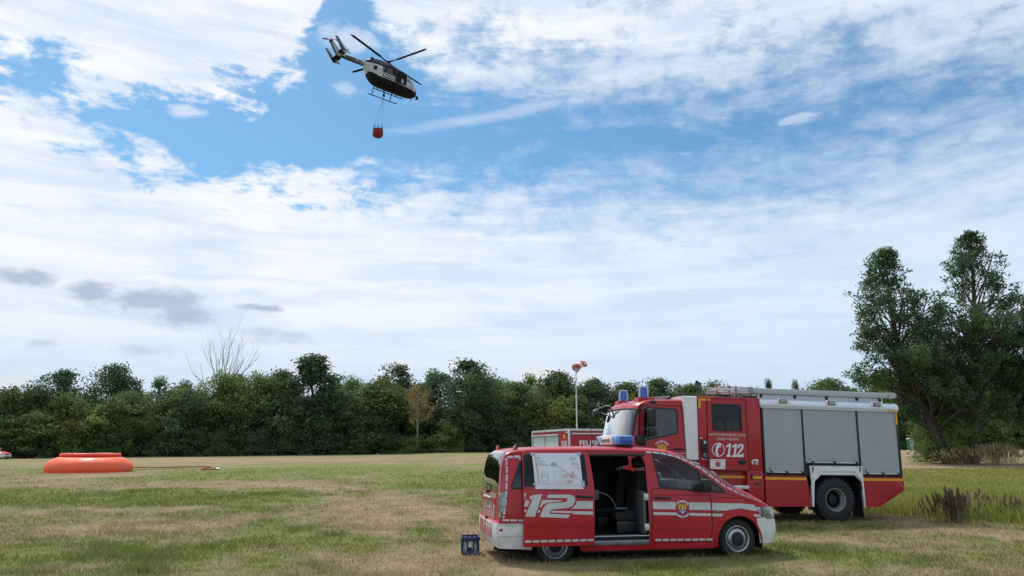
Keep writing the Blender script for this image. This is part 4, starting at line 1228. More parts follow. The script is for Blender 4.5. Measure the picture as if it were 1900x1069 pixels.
    ph = MB(); ph.tube([(2.52, .05, 1.22), (2.47, .05, 1.32)], .010, 6); ph.box((2.45, .0, 1.31), (2.475, .10, 1.41), .01); ph.build('device_holder', BLACK, e)
    for y in (-.62, -.22):
        bt = MB(); bt.add([(1.535, y - .03, 1.38), (1.535, y + .03, 1.38), (1.60 - .04, y + .06, .86), (1.60 - .04, y, .86)], [(0, 1, 2, 3)]); bt.build('seat_belt', principled('belt_grey', (.10, .11, .12), .6), e, smooth=False)
    cr = MB(); cr.tube([van_side(x, 1.07 - .02 * (x - 1.7), .0) for x in (1.665, 1.9, 2.2, 2.5, 2.72)], .008, 6); cr.tube([van_side(x, 1.03 - .085 * (x - 2.76), .0) for x in (2.78, 3.0, 3.2, 3.4)], .008, 6); cr.build('belt_crease', RED, e)
    bx = MB(); bx.box((.50, -.25, .95), (.95, .30, 1.12), .015); bx.build('equipment_box', GREYTRIM, e)
    bl = MB(); bl.box((.62, -.10, 1.20), (.85, .12, 1.42), .04); bl.build('folded_bag', principled('pale_blue_cloth', (.20, .33, .42), .8, var=.3, vscale=14), e)
    pp = MB(); pp.box((1.10, -.70, .83), (1.30, -.55, .845)); pp.build('note_pad', principled('pad_grey', (.12, .125, .15), .7), e)
    cb = MB(); cb.tube(catmull([(.60, -.70, .90), (.62, -.72, 1.06), (.82, -.72, 1.10), (1.0, -.70, 1.02), (1.12, -.66, .84)], 5), .007, 5); cb.build('cable', principled('pale_cable', (.20, .20, .22), .6), e)
    pt = MB(); pt.box((1.50, -.90, .45), (1.56, -.55, 1.12), .01); pt.build('entry_panel', principled('panel_grey', (.09, .095, .10), .5), e)
    for z in (.98, .50): hg = MB(); hg.box((1.505, -.955, z), (1.585, -.90, z + .11), .01); hg.build('door_hinge', ALU, e)
    bp = MB(); panel(bp, [(.36, .26), (1.62, .26), (1.62, 1.76), (.36, 1.76)], [hole_door], lambda x, z, o: van_side(x, z, -.03 + o), .15, .03); bp.build('door_frame', BLACK, e)
    rail = MB(); rail.box((.1, -.885, 1.70), (1.57, -.83, 1.735)); rail.build('door_rail', BLACK, e)
    hdl = MB(); hdl.box((.3, -.80, 1.755), (2.0, .80, 1.77)); hdl.build('headliner', CABIN, e)
    ft = MB(); panel(ft, [(.35, .43), (2.6, .43), (2.6, 1.1), (1.62, 1.1), (1.62, 1.74), (.35, 1.74)], [], lambda x, z, o: van_far(x, z, -.03), .3); ft.box((.36, -.80, .43), (.40, .80, 1.74)); ft.build('cabin_lining', CABIN, e)
    # ---- open sliding door, standing proud of the body
    sd = bpy.data.objects.new('sliding_door', None); link(sd, e)
    DX = -1.10
    def door(x, z, off=0.0): return (x, -(van_w(1.0, z) + .085 + off), z)
    D = lambda pts: [VAN.px(cE(*p), -1.04) for p in pts]
    x0, x1 = VAN.px(cE(85, 560), -1.04)[0], VAN.px(cE(1040, 590), -1.04)[0]
    ztop = VAN.px(cE(500, 92), -.92)[1]; zb = VAN.px(cA(700, 852), -1.04)[1]; zw = VAN.px(cE(500, 575), -1.0)[1]
    dp = rounded([(x0, zb), (x1, zb), (x1 + .02, zw), (x1 - .035, ztop), (x0 + .01, ztop), (x0 - .0, zw)], [.03, .03, .02, .08, .04, .02])
    wp = rounded([(x0 + .02, zw + .01), (x1 - .085, zw + .01), (x1 - .115, ztop - .05), (x0 + .03, ztop - .05)], .035)
    m = MB(); panel(m, dp, [wp], door, .12, .045); m.build('door_panel', RED, sd)
    m = MB(); panel(m, wp, [], lambda x, z, o: door(x, z, -.004), .2); m.build('door_window', principled('privacy_glass', (.006, .007, .009), .12, coat=.0, spec=.35), sd)
    m = MB(); ribbon(m, wp + [wp[0]], .02, door, .002); m.build('window_rubber', BLACK, sd)
    m = MB(); a, b = D([(812, 708), (1025, 722)]); m.tube([door(a[0], a[1], .008), door(a[0] + .03, a[1], .035), door(b[0] - .03, b[1], .035), door(b[0], b[1], .008)], .017, 8); m.build('door_handle', BLACK, sd)
    m = MB(); zz = VAN.px(cA(700, 692), -1.04)[1]; panel(m, [(x0 + .01, zz - .028), (x1 - .01, zz - .028), (x1 - .01, zz + .022), (x0 + .01, zz + .022)], [], lambda x, z, o: door(x, z, .010 + o), .2, .010); m.build('door_moulding', RED, sd)
    m = MB(); ribbon(m, [(x0, zw), (x1, zw)], .008, door, .002); ribbon(m, D([(85, 610), (1035, 655)]), .006, door, .002); m.build('door_crease_shade', principled('crease_shade_red', (.20, .004, .010), .5), sd)  # creases drawn as darker red ribbons, their shade put into the colour
    m = MB()
    for poly in ([(162, 745), (175, 712), (215, 692), (342, 678), (238, 990), (104, 982), (205, 748)],
                 [(425, 685), (715, 685), (765, 698), (793, 732), (785, 790), (745, 845), (690, 865), (470, 890), (435, 945), (720, 958), (690, 1005), (303, 990), (350, 870), (385, 828), (430, 805), (640, 790), (672, 780), (690, 745), (680, 733), (400, 728)],
                 [(340, 755), (625, 763), (600, 775), (400, 798), (350, 820), (322, 860), (302, 858)],
                 [(96, 665), (125, 668), (92, 755)], [(118, 750), (132, 750), (128, 766), (170, 768), (140, 850), (90, 850)], [(94, 887), (125, 889), (112, 922), (92, 922)],
                 [(285, 893), (312, 897), (300, 932), (275, 930)], [(815, 770), (1032, 775), (1032, 880), (738, 876), (770, 850), (800, 815)],
                 [(475, 905), (750, 912), (1032, 915), (1032, 962), (755, 950), (760, 938), (465, 928)]):
        panel(m, D(poly), [], lambda x, z, o: door(x, z, .0045), .25)
    m.build('number_112_marking', REFL, sd)
    m = MB(); z_ = VAN.px(cA(700, 811), -1.04)[1]; ribbon(m, [(x0 + .02, z_), (x1 - .01, z_)], .036, door, .004, (.105, .024)); m.build('reflective_dashes', REFL, sd)['kind'] = 'stuff'
    # ---- stripes, dashes and crest on the body
    m = MB()
    for poly in ([(243, 520), (410, 522), (412, 578), (245, 574)], [(245, 597), (413, 600), (414, 621), (247, 617)], [(510, 525), (668, 528), (669, 584), (512, 580)], [(513, 603), (670, 606), (671, 627), (515, 624)],
                 [(681, 530), (900, 535), (1000, 545), (1040, 590), (1000, 590), (900, 571), (830, 578), (780, 587), (681, 584)], [(682, 607), (766, 610), (752, 630), (682, 628)], [(993, 615), (1052, 618), (1058, 637), (1005, 635)]):
        m = MB(); panel(m, W(poly, -.96), [], lambda x, z, o: van_side(x, z, .0045), .2); m.build('reflective_stripe', REFL, e)
    m = MB(); dsh = (.105, .024)
    ribbon(m, W([(262, 803), (690, 799)], -.94), .036, van_side, .004, dsh)
    ribbon(m, W([(200, 154), (260, 158), (330, 166), (420, 187), (500, 222), (600, 280), (700, 360), (760, 405), (880, 463), (1035, 524)], -.86), .030, van_side, .004, dsh)
    ribbon(m, [(-.50, 1.742), (.0, 1.752), (.5, 1.752)], .034, van_side, .004, dsh)
    Wa = lambda pts: [VAN.px(cA(*p), -.92) for p in pts]
    ribbon(m, Wa([(362, 200), (363, 330), (357, 430), (347, 540), (332, 640)]), .034, van_side, .004, dsh); ribbon(m, Wa([(372, 193), (470, 186)]), .034, van_side, .004, (.09, .02)); ribbon(m, Wa([(325, 656), (482, 658)]), .03, van_side, .004, dsh)
    panel(m, Wa([(440, 190), (470, 186), (470, 222)]), [], lambda x, z, o: van_side(x, z, .004), .2)
    m.build('reflective_dashes', REFL, e)['kind'] = 'stuff'
    c = W([(462, 575)], -.96)[0]
    def crest(parent, c, s, fn):
        k = bpy.data.objects.new('crest', None); link(k, parent)
        t = MB(); arc_text(t, 'FEUERWEHR', .042 * s, (c[0], c[1] - .0 * s), .125 * s, 142, 38, fn, .005, bold=.002); arc_text(t, 'DARMSTADT', .042 * s, (c[0], c[1]), .128 * s, 218, 322, fn, .005, inward=True, bold=.002); t.build('crest_lettering', WHITE, k, smooth=False)
        g = MB(); panel(g, [(c[0] - .07 * s, c[1] - .005 * s), (c[0] + .07 * s, c[1] - .005 * s), (c[0] + .07 * s, c[1] + .055 * s), (c[0] - .07 * s, c[1] + .055 * s)], [], lambda u, v, o: fn(u, v, .005), .2)
        for i in range(5): u = c[0] + (-.06 + .03 * i) * s; g.add([fn(u - .012 * s, c[1] + .058 * s, .005), fn(u + .012 * s, c[1] + .058 * s, .005), fn(u, c[1] + (.085 + .02 * (i == 2)) * s, .005)], [(0, 1, 2)])
        g.build('crest_gold_field', GOLD, k, smooth=False)
        bl_ = MB(); panel(bl_, [(c[0] - .07 * s, c[1] - .008 * s), (c[0] - .06 * s, c[1] - .05 * s), (c[0], c[1] - .088 * s), (c[0] + .06 * s, c[1] - .05 * s), (c[0] + .07 * s, c[1] - .008 * s)], [], lambda u, v, o: fn(u, v, .005), .2); bl_.build('crest_blue_field', CBLUE, k, smooth=False)
        li = MB()
        for pts in ([(0, -.07), (0, -.012)], [(-.045, -.045), (-.04, -.022), (-.02, -.03), (-.012, -.06)], [(.045, -.045), (.04, -.022), (.02, -.03), (.012, -.06)], [(-.02, -.062), (.02, -.062)]):
            ribbon(li, [(c[0] + u * s, c[1] + v * s) for u, v in pts], .010 * s, fn, .0065)
        li.build('crest_lily', WHITE, k, smooth=False)
        rd = MB()
        for pts in ([(-.04, .04), (-.015, .01), (-.045, .005)], [(.02, .045), (.045, .03), (.02, .012)]): ribbon(rd, [(c[0] + u * s, c[1] + v * s) for u, v in pts], .016 * s, fn, .0065)
        rd.build('crest_lion', principled('crest_dark_red', (.22, .02, .02), .6), k, smooth=False)
    crest(e, c, 1.0, van_side)
    build_van.crest = crest
    # ---- tailgate: hatching, plate, lamps, wiper
    m = MB(); panel(m, [(-.66, .70), (.66, .70), (.66, 1.10), (-.66, 1.10)], [], lambda y, z, o: van_rear(y, z, .003), .12); panel(m, [(-.62, .40), (.62, .40), (.62, .63), (-.62, .63)], [], lambda y, z, o: van_rear(y, z, .003), .12)
    m.build('hatched_film_white', REFL, e)
    m = MB()
    for s_ in (-1, 1):
        for z0, z1, ymax in ((.70, 1.10, .66), (.40, .63, .62)):
            for i in range(8):
                a = .03 + i * .19 - .1; sl = (z1 - z0) * .55
                pts = [(a, z0), (a + .10, z0), (a + .10 - sl, z1), (a - sl, z1)]
                cl = [(min(max(u, .0), ymax), w) for u, w in pts]
                if max(p[0] for p in cl) - min(p[0] for p in cl) < .03: continue
                panel(m, [(s_ * u, w) for u, w in (cl if s_ > 0 else cl[::-1])], [], lambda y, z, o: van_rear(y, z, .006), .2)
    ribbon(m, [(-.66, .98), (.66, .98)], .10, van_rear, .0075)
    m.build('hatched_film_red', principled('red_film', (.40, .03, .035), .45), e)
    m = MB(); ribbon(m, [(-.30, .80), (-.30, 1.0)], .02, van_rear, .009); ribbon(m, [(.30, .80), (.30, 1.0)], .02, van_rear, .009); m.box((-1.0, -.32, 1.0), (-.955, .32, 1.035), .01); m.build('plate_trim', ALU, e)
    np_ = bpy.data.objects.new('number_plate', None); link(np_, e)
    m = MB(); panel(m, [(-.26, .845), (.26, .845), (.26, .96), (-.26, .96)], [], lambda y, z, o: van_rear(y, z, .012 + o), .2, .004); m.build('plate', REFL, np_, smooth=False)
    m = MB(); panel(m, [(.22, .85), (.255, .85), (.255, .955), (.22, .955)], [], lambda y, z, o: van_rear(y, z, .014), .2); m.build('plate_blue_field', CBLUE, np_, smooth=False)
    m = MB(); text(m, 'DA 8192', .12, (0, .90), lambda u, v, o: van_rear(-u, v, o), .0145, squeeze=.75, bold=.002); m.build('plate_lettering', INKK, np_, smooth=False)
    m = MB(); text(m, 'FEUERWEHR', .075, (-.36, .59), lambda u, v, o: van_rear(-u, v, o), .010, squeeze=.85, bold=.002); m.build('bumper_lettering', principled('red_film', (.4, .03, .035)), e, smooth=False)
    for s_ in (-1, 1):
        f = van_side if s_ < 0 else van_far
        m = MB(); j0, j1 = (0, 4) if s_ < 0 else (nt - 4, nt)
        strip_faces(m, [[(p[0] - .004, p[1] * 1.003, p[2]) for p in r] for r in rows], I(6), I(9) - 2, j0, j1)
        panel(m, [(-.90, 1.13), (-.84, 1.13), (-.80, 1.63), (-.835, 1.63), (-.875, 1.42)], [], lambda x, z, o: f(x, z, .004), .1)
        m.build('tail_light', REDLENS, e)
        m = MB(); strip_faces(m, [[(p[0] - .005, p[1] * 1.004, p[2]) for p in r] for r in rows], I(4) + 1, I(6), j0, j1)
        panel(m, rounded([(-.905, .83), (-.87, .80), (-.835, .92), (-.83, 1.13), (-.90, 1.13)], .02), [], lambda x, z, o: f(x, z, .006), .1); m.build('reversing_light', CLEARLENS, e)
    m = MB(); panel(m, [(-.80, .745), (-.74, .50), (-.90, .50)] and [(-.93, .535), (-.88, .535), (-.88, .575), (-.93, .575)], [], lambda x, z, o: van_side(x, z, .028), .1); m.build('side_reflector', REDLENS, e)
    m = MB(); m.tube([(-.985, -.05, 1.12), (-.995, .02, 1.19), (-.985, .35, 1.22), (-.975, .55, 1.20)], [.02, .018, .012, .008], 6); m.box((-1.0, -.09, 1.08), (-.955, .0, 1.14), .015); m.build('rear_wiper', BLACK, e)
    m = MB(); m.box((-1.015, -.06, .655), (-.97, .06, .695), .01); m.build('tailgate_latch', BLACK, e)
    # ---- roof gear
    lb = bpy.data.objects.new('light_bar', None); link(lb, e)
    bx0, bx1, z0 = 1.17, 1.50, 1.855
    m = MB(); m.box((bx0 + .01, -.56, z0), (bx1 - .01, .56, z0 + .03), .01)
    for y in (-.40, .40): m.box((bx0 + .06, y - .06, 1.845), (bx1 - .06, y + .06, z0), .01)
    m.build('bar_base', BLACK, lb)
    m = MB(); m.box((bx0 - .004, -.34, z0 + .03), (bx1 + .004, .34, z0 + .195), .015); m.build('sign_box', principled('sign_white', (.80, .80, .78), .35), lb)
    m = MB(); text(m, 'Feuerwehr', .135, (.0, z0 + .11), lambda u, v, o: (bx0 - .004 - o, -u, v), .003, squeeze=.95, bold=.0015); text(m, '112', .04, (-.31, z0 + .165), lambda u, v, o: (bx0 - .004 - o, -u, v), .003); m.build('sign_lettering', INKK, lb, smooth=False)
    for s_ in (-1, 1):
        m = MB(); m.box((bx0, s_ * .345, z0 + .03), (bx1, s_ * .60, z0 + .19), .035); m.build('blue_lamp', LBLUE, lb)
        m = MB(); m.box((bx0 + .05, s_ * .40, z0 + .045), (bx1 - .02, s_ * .603, z0 + .175), .02); m.build('lamp_reflector', BLUE, lb)
    ml = MB(); ml.lathe([(.035, 0), (.035, .02), (.028, .025)], o=(-.62, -.62, 1.80), axis='z', n=12); ml.build('marker_lamp_base', BLACK, e)
    for x, y in ((-.62, -.62), (-.72, .45)):
        m = MB(); m.lathe([(.030, -.02), (.030, .02), (.028, .05), (.020, .072), (.001, .078)], o=(x, y, 1.80), axis='z', n=16); m.build('amber_marker_lamp', AMBER, e)
        m = MB(); m.box((x + .010, y - .034, 1.79), (x + .042, y + .034, 1.872), .01); m.build('lamp_shield', BLACK, e)
    an = MB(); an.tube([(.95, .1, 1.85), (.94, .1, 1.95), (.93, .1, 2.82)], [.02, .006, .003], 6); an.build('antenna', BLACK, e)
    an = MB()
    for i, x in enumerate((1.30, 1.33, 1.36)): an.tube([(x, -.05 - .12 * i, 2.045), (x + .02, -.05 - .12 * i, 2.13)], [.006, .003], 5)
    an.build('bar_stubs', ALU, lb)
    return e
van = build_van()
def map_sheet():
    """paper plan taped over the window of the opened sliding door"""
    def door(x, z, off=0.0): return (x, -(van_w(1.0, z) + .085 + off), z)
    M = Matrix.Translation(VAN.o) @ VAN.M.to_4x4()
    C = [VAN.px(cE(*p), -.96) for p in ((205, 118), (855, 118), (885, 605), (235, 605))]
    def sheet(u, v, off=0.0):
        x = (C[0][0] * (1 - u) + C[1][0] * u) * (1 - v) + (C[3][0] * (1 - u) + C[2][0] * u) * v
        z = (C[0][1] * (1 - u) + C[1][1] * u) * (1 - v) + (C[3][1] * (1 - u) + C[2][1] * u) * v
        p = door(x, z, .012 + .006 * math.sin(u * 7 + v * 3) * math.sin(v * 5) + off)
        return p
    e = VAN.empty('map_sheet'); tag(e, 'white hand-drawn situation plan taped over the open sliding door window', 'paper')
    m = MB(); panel(m, [(0, 0), (1, 0), (1, 1), (0, 1)], [], sheet, .08, .0015); m.build('paper', PAPER, e)
    for u0, v0, u1, v1 in ((-.03, -.02, .05, .07), (.95, -.02, 1.03, .06), (-.04, .83, .03, .90), (.96, .78, 1.04, .93)): m = MB(); panel(m, [(u0, v0), (u1, v0), (u1, v1), (u0, v1)], [], lambda u, v, o: sheet(u, v, .003), .5); m.build('adhesive_tape', TAPE, e)
    random.seed(9)
    K, B_, R_, G_ = MB(), MB(), MB(), MB()
    U = lambda x, y: ((x - 205) / 650, (y - 118) / 487)
    def scrib(mb, x, y, w, h=12):
        n = int(w / 7); pts = [U(x + w * i / n, y + random.uniform(-h / 2, h / 2)) for i in range(n + 1)]; ribbon(mb, pts, .0085, sheet, .002)
    for x, y, w in ((262, 178, 55), (262, 192, 60), (265, 216, 65), (262, 242, 70), (345, 185, 14), (340, 213, 15), (268, 268, 100), (285, 285, 140), (330, 240, 45)): scrib(B_, x, y, w)
    for x, y, w in ((715, 185, 85), (708, 212, 65), (735, 200, 55)): scrib(B_, x, y, w, 20)
    for x, y, w in ((735, 250, 90), (722, 272, 115), (725, 303, 20), (765, 306, 70), (780, 324, 75)): scrib(K, x, y, w)
    circ = [U(485 + 34 * math.cos(a), 272 + 30 * math.sin(a)) for a in np.linspace(0, 6.3, 22)]; ribbon(K, circ, .009, sheet, .002); scrib(K, 465, 262, 40); scrib(K, 462, 280, 44, 14); ribbon(K, [U(452, 272), U(520, 272)], .008, sheet, .002)
    ribbon(K, [U(518, 290), U(600, 345), U(712, 420)], .007, sheet, .002); ribbon(B_, [U(670, 418), U(710, 420), U(700, 430)], .010, sheet, .002)
    ribbon(B_, [U(303, 402), U(390, 402), U(390, 498), U(303, 498), U(303, 402)], .007, sheet, .002); scrib(B_, 318, 435, 55, 24)
    for pts in ([(465, 373), (550, 374), (590, 420), (640, 468)], [(550, 374), (610, 362)], [(290, 528), (500, 524), (640, 528), (850, 565)], [(295, 545), (470, 550), (620, 552), (700, 570), (850, 575)], [(480, 520), (470, 470), (500, 445)], [(545, 440), (570, 450), (560, 510)], [(590, 440), (605, 520)], [(760, 470), (820, 480), (850, 540)], [(735, 165), (825, 140)]):
        ribbon(G_, [U(*p) for p in catmull(pts, 4)], .008, sheet, .002)
    ribbon(R_, [U(238, 130), U(262, 545)], .010, sheet, .002)
    for i in range(14): scrib(R_, 252, 150 + i * 27, 16, 8)
    for x, y, w, h in ((722, 370, 24, 50), (620, 412, 42, 26), (695, 432, 55, 22), (642, 488, 58, 30)): ribbon(R_, [U(x, y), U(x + w, y), U(x + w, y + h), U(x, y + h), U(x, y)], .010, sheet, .002); scrib(R_, x + 5, y + h / 2, w - 10, 9)
    scrib(R_, 755, 440, 45); scrib(R_, 702, 500, 38)
    for mb, nm, mt in ((K, 'black_handwriting', INKK), (B_, 'blue_handwriting', INKB), (R_, 'red_handwriting', INKR), (G_, 'grey_sketch_lines', principled('pencil_grey', (.36, .39, .45), .7))): mb.build(nm, mt, e, smooth=False)['kind'] = 'stuff'
map_sheet()
def bottle_crate():
    Y = flat_ground(872, 1029).y; x = at_depth(872, Y, .1)
    e = empty('bottle_crate', (x, Y, -.005), (0, 0, R(6))); tag(e, 'dark blue plastic crate with clear water bottles beside the van rear bumper', 'crate')
    W_, D_, H_ = .30, .40, .31; mt = principled('crate_blue', (.010, .030, .085), .4, var=.15)
    m = MB()
    def wall(fn, L):
        hole = rounded([(-L * .13, .10), (L * .13, .10), (L * .13, .24), (-L * .13, .24)], .02); h2 = rounded([(-L * .40, .05), (-L * .22, .05), (-L * .22, .24), (-L * .38, .24)], .02); h3 = [(-u, v) for u, v in h2][::-1]
        panel(m, [(-L / 2 + .015, 0), (L / 2 - .015, 0), (L / 2, H_), (-L / 2, H_)], [hole, h2, h3], fn, .1, .012)
    wall(lambda u, v, o: (u, -D_ / 2 - o, v), W_); wall(lambda u, v, o: (u, D_ / 2 + o, v), W_); wall(lambda u, v, o: (-W_ / 2 - o, u, v), D_); wall(lambda u, v, o: (W_ / 2 + o, u, v), D_)
    m.build('crate_wall', mt, e)
    m = MB()
    for a, b in (((-W_ / 2 - .012, -D_ / 2 - .012), (W_ / 2 + .012, -D_ / 2 + .012)), ((-W_ / 2 - .012, D_ / 2 - .012), (W_ / 2 + .012, D_ / 2 + .012)), ((-W_ / 2 - .012, -D_ / 2 + .014), (-W_ / 2 + .012, D_ / 2 - .014)), ((W_ / 2 - .012, -D_ / 2 + .014), (W_ / 2 + .012, D_ / 2 - .014))):
        m.box((*a, H_ - .045), (*b, H_ + .004), .005)
    m.build('crate_rim', mt, e)
    m = MB()
    for y in (-.065, .065): m.box((-W_ / 2 + .014, y - .005, H_ - .06), (W_ / 2 - .014, y + .005, H_ - .01))
    m.box((-.005, -D_ / 2 + .014, H_ - .058), (.005, D_ / 2 - .014, H_ - .012)); m.box((-W_ / 2 + .016, -D_ / 2 + .016, .005), (W_ / 2 - .016, D_ / 2 - .016, .018)); m.build('crate_divider', mt, e)
    for i, (bx, by) in enumerate([(-.075, -.125), (.075, -.125), (-.075, 0), (.075, .0), (-.075, .125), (.075, .125)]):
        be = empty('water_bottle', VBOT(e, bx, by)); tag(be, 'clear plastic water bottle with a pale label standing in the dark blue crate', 'bottle', 'bottles in the blue crate')
        m = MB(); m.lathe([(.001, 0), (.038, .002), (.042, .02), (.042, .17), (.036, .20), (.016, .245), (.015, .26)], axis='z', n=14); m.build('bottle_body', principled('bottle_plastic', (.35, .52, .58), .12, coat=.5, var=.3, vscale=20), be)
        m = MB(); m.lathe([(.018, .258), (.018, .278), (.001, .28)], axis='z', n=12); m.build('bottle_cap', CBLUE, be)
        m = MB(); m.lathe([(.0425, .09), (.0428, .092), (.0428, .148), (.0425, .15)], axis='z', n=14); m.build('bottle_label', principled('bottle_label', (.45, .70, .85), .4), be)
def VBOT(e, bx, by):
    a = e.rotation_euler.z; return (e.location.x + bx * math.cos(a) - by * math.sin(a), e.location.y + bx * math.sin(a) + by * math.cos(a), e.location.z + .02)
bottle_crate()

# ------------------------------------------------------------------ the fire truck
def cC(x, y): return (1380 + x / 3.563, 690 + y / 3.563)
def cD(x, y): return (1080 + x / 5.344, 690 + y / 5.344)
def cF(x, y): return (1290 + x / 6.285, 730 + y / 6.285)
def cG(x, y): return (1500 + x / 8.908, 860 + y / 8.908)
TR_YAW = R(11)
_g = flat_ground(1553, 968)
TRK = Frame((_g.x - 1.2 * math.sin(TR_YAW), _g.y + 1.2 * math.cos(TR_YAW), 0.0), TR_YAW, .02)
def tside(x, z, off=0.0): return (x, -1.25 - off, z)
def tfar(x, z, off=0.0): return (x, 1.25 + off, z)
def build_truck():
    e = TRK.empty('fire_truck')
    tag(e, 'large red fire truck with grey roller shutters and a ladder on its roof', 'fire truck')
    T = lambda f, pts, yp=-1.25: [TRK.px(f(*p), yp) for p in pts]
    XB0, XB1 = -1.935, 1.925
    zs, zf0, zf1 = 1.10, 2.775, 2.975
    # equipment body
    m = MB(); m.box((XB0 + .03, -1.19, zs), (XB1 - .02, 1.19, zf0)); m.box((XB0 + .03, -1.19, .80), (-.80, 1.19, zs)); m.box((.86, -1.19, .80), (XB1 - .05, 1.19, zs)); m.build('body_core', BLACK, e)
    for sgn in (-1, 1):
        pr = [(sgn * 1.10, zf1), (sgn * 1.19, zf1 - .012), (sgn * 1.255, zf1 - .06), (sgn * 1.285, zf1 - .13), (sgn * 1.285, zf0 + .03), (sgn * 1.27, zf0 + .012), (sgn * 1.27, zf0), (sgn * 1.10, zf0)]
        m = MB(); m.prism(pr, XB0 - .03, XB1 + .02, lambda u, v, t: (t, u, v)); m.build('roof_fascia', principled('fascia_white', (.66, .70, .74), .35, metal=.15, coat=.3, var=.06), e, angle=50)
        m = MB(); m.box((XB0, sgn * 1.262, zf0 - .028), (XB1, sgn * 1.20, zf0 - .003)); m.build('rain_strip', ALU, e)
    m = MB(); m.box((XB0, -1.098, zf1 - .06), (XB1, 1.098, zf1 - .03)); m.build('roof_deck', ALU, e)
    # roller shutters with real ridges
    def shutter(x0, x1, z0, z1, y, sg):
        mb = MB(); n = int((z1 - z0) / .032); prof = []
        for i in range(n):
            a = z0 + (z1 - z0) * i / n; h = (z1 - z0) / n
            prof += [(a, 0), (a + h * .15, .0045), (a + h * .85, .0045), (a + h * .97, 0)]
        prof.append((z1, 0))
        v = []
        for z, o in prof: v += [(x0, y + sg * o, z), (x1, y + sg * o, z)]
        mb.add(v, [(2 * i, 2 * i + 1, 2 * i + 3, 2 * i + 2) for i in range(len(prof) - 1)])
        sh = bpy.data.objects.new('roller_shutter', None); link(sh, e)
        mb.build('slats', SHUT, sh, smooth=False)['kind'] = 'stuff'
        for xx in (x0 - .012, x1 + .012):
            gd = MB(); gd.box((xx - .012, y - .012, z0 - .02), (xx + .012, y + .02, z1)); gd.build('guide_rail', ALU, sh)
        hb = MB(); hb.tube([(x0 + .02, y + sg * .055, z0 + .01), (x1 - .02, y + sg * .055, z0 + .01)], .017, 8); hb.build('handle_bar', ALU, sh)
        for f in (.10, .52, .95):
            xx = x0 + (x1 - x0) * f
            br = MB(); br.box((xx - .035, y + sg * .0, z0 - .045), (xx + .035, y + sg * .085, z0 + .045), .012); br.build('handle_bracket', BLACK, sh)
        lk = MB(); lk.lathe([(.022, 0), (.018, .02), (.001, .022)], o=(x0 + .10, y, z0 + .09), sign=sg, n=10); lk.build('lock', BLACK, sh)
    for sg in (-1, 1):
        y = sg * 1.225
        shutter(-1.865, -.855, 1.165, zf0 - .03, y, sg); shutter(-.765, .69, 1.42, zf0 - .03, y, sg); shutter(.785, 1.845, 1.165, zf0 - .03, y, sg)
        for a, b in ((-.84, -.78), (.705, .77), (-1.935, -1.88), (1.86, 1.925)):
            m = MB(); m.box((a, sg * 1.185, 1.10), (b, sg * 1.252, zf0 - .03), .006); m.build('shutter_post', BLACK, e)
        m = MB(); m.box((-1.93, sg * 1.19, 1.10), (-.78, sg * 1.248, 1.135)); m.box((.72, sg * 1.19, 1.10), (1.92, sg * 1.248, 1.135)); m.box((-.78, sg * 1.19, 1.372), (.705, sg * 1.246, 1.392)); m.build('lower_frame', BLACK, e)
    # painted skirts
    fs, rs = [(-1.92, .35), (-.70, .36), (-.75, .80), (-.79, 1.095), (-1.92, 1.095)], [(.80, .365), (1.19, .36), (1.93, .77), (1.95, .86), (1.935, 1.095), (.745, 1.095), (.77, .85)]
    for f in (tside, tfar):
        m = MB(); panel(m, fs, [], f, .5, .05); m.build('side_skirt', TRED, e, smooth=False); m = MB(); panel(m, rs, [], f, .5, .05); m.build('side_skirt', TRED, e, smooth=False)
        m = MB(); ribbon(m, [(-1.905, 1.025), (-.795, 1.025)], .062, f, .003); ribbon(m, [(.765, 1.03), (1.925, 1.035)], .062, f, .003); m.build('yellow_stripe', YELLOW, e, smooth=False)
    m = MB(); panel(m, [(1.64, 2.765), (1.90, 2.765), (1.90, 2.80), (1.64, 2.80)], [], lambda x, z, o: (x, -1.289, z), .5); panel(m, [(1.852, 2.42), (1.90, 2.42), (1.90, 2.745), (1.852, 2.745)], [], lambda x, z, o: (x, -1.256, z), .5); m.build('corner_mark', YELLOW, e, smooth=False)
    m = MB(); m.prism([(1.93, .86), (1.955, .86), (1.955, .78), (1.93, .76)], -1.2, 1.2); m.box((1.90, -1.18, .85), (1.935, 1.18, 2.70)); m.build('rear_panel', TRED, e, smooth=False)
    # white wheel surrounds
    out = T(cG, [(22, 38), (880, 45), (900, 230), (945, 728), (930, 730), (875, 300), (760, 192), (200, 188), (97, 300), (95, 715), (65, 715), (45, 240)])
    ins = T(cG, [(170, 130), (745, 138), (870, 255), (845, 300), (750, 190), (205, 186), (110, 290), (60, 240)])
    for f in (tside, tfar):
        w = bpy.data.objects.new('wheel_surround', None); link(w, e)
        m = MB(); panel(m, out, [], lambda x, z, o: f(x, z, .012 + o), .5, .06); m.build('surround_panel', WHITE, w, smooth=False)
        rim = T(cG, [(60, 225), (165, 95), (755, 100), (880, 240), (872, 275), (745, 132), (172, 128), (75, 265)])
        m = MB(); panel(m, rim, [], lambda x, z, o: f(x, z, .034 + o), .5, .022); m.build('surround_ridge', WHITE, w, smooth=False)
        for px0 in (55, 835):
            sl = rounded(T(cG, [(px0, 55), (px0 + 24, 56), (px0 + 24, 158), (px0 + 4, 142)]), .012)
            m = MB(); panel(m, sl, [], lambda x, z, o: f(x, z, .0145), .5); m.build('vent_slot', GAP, w, smooth=False)
    m = MB()
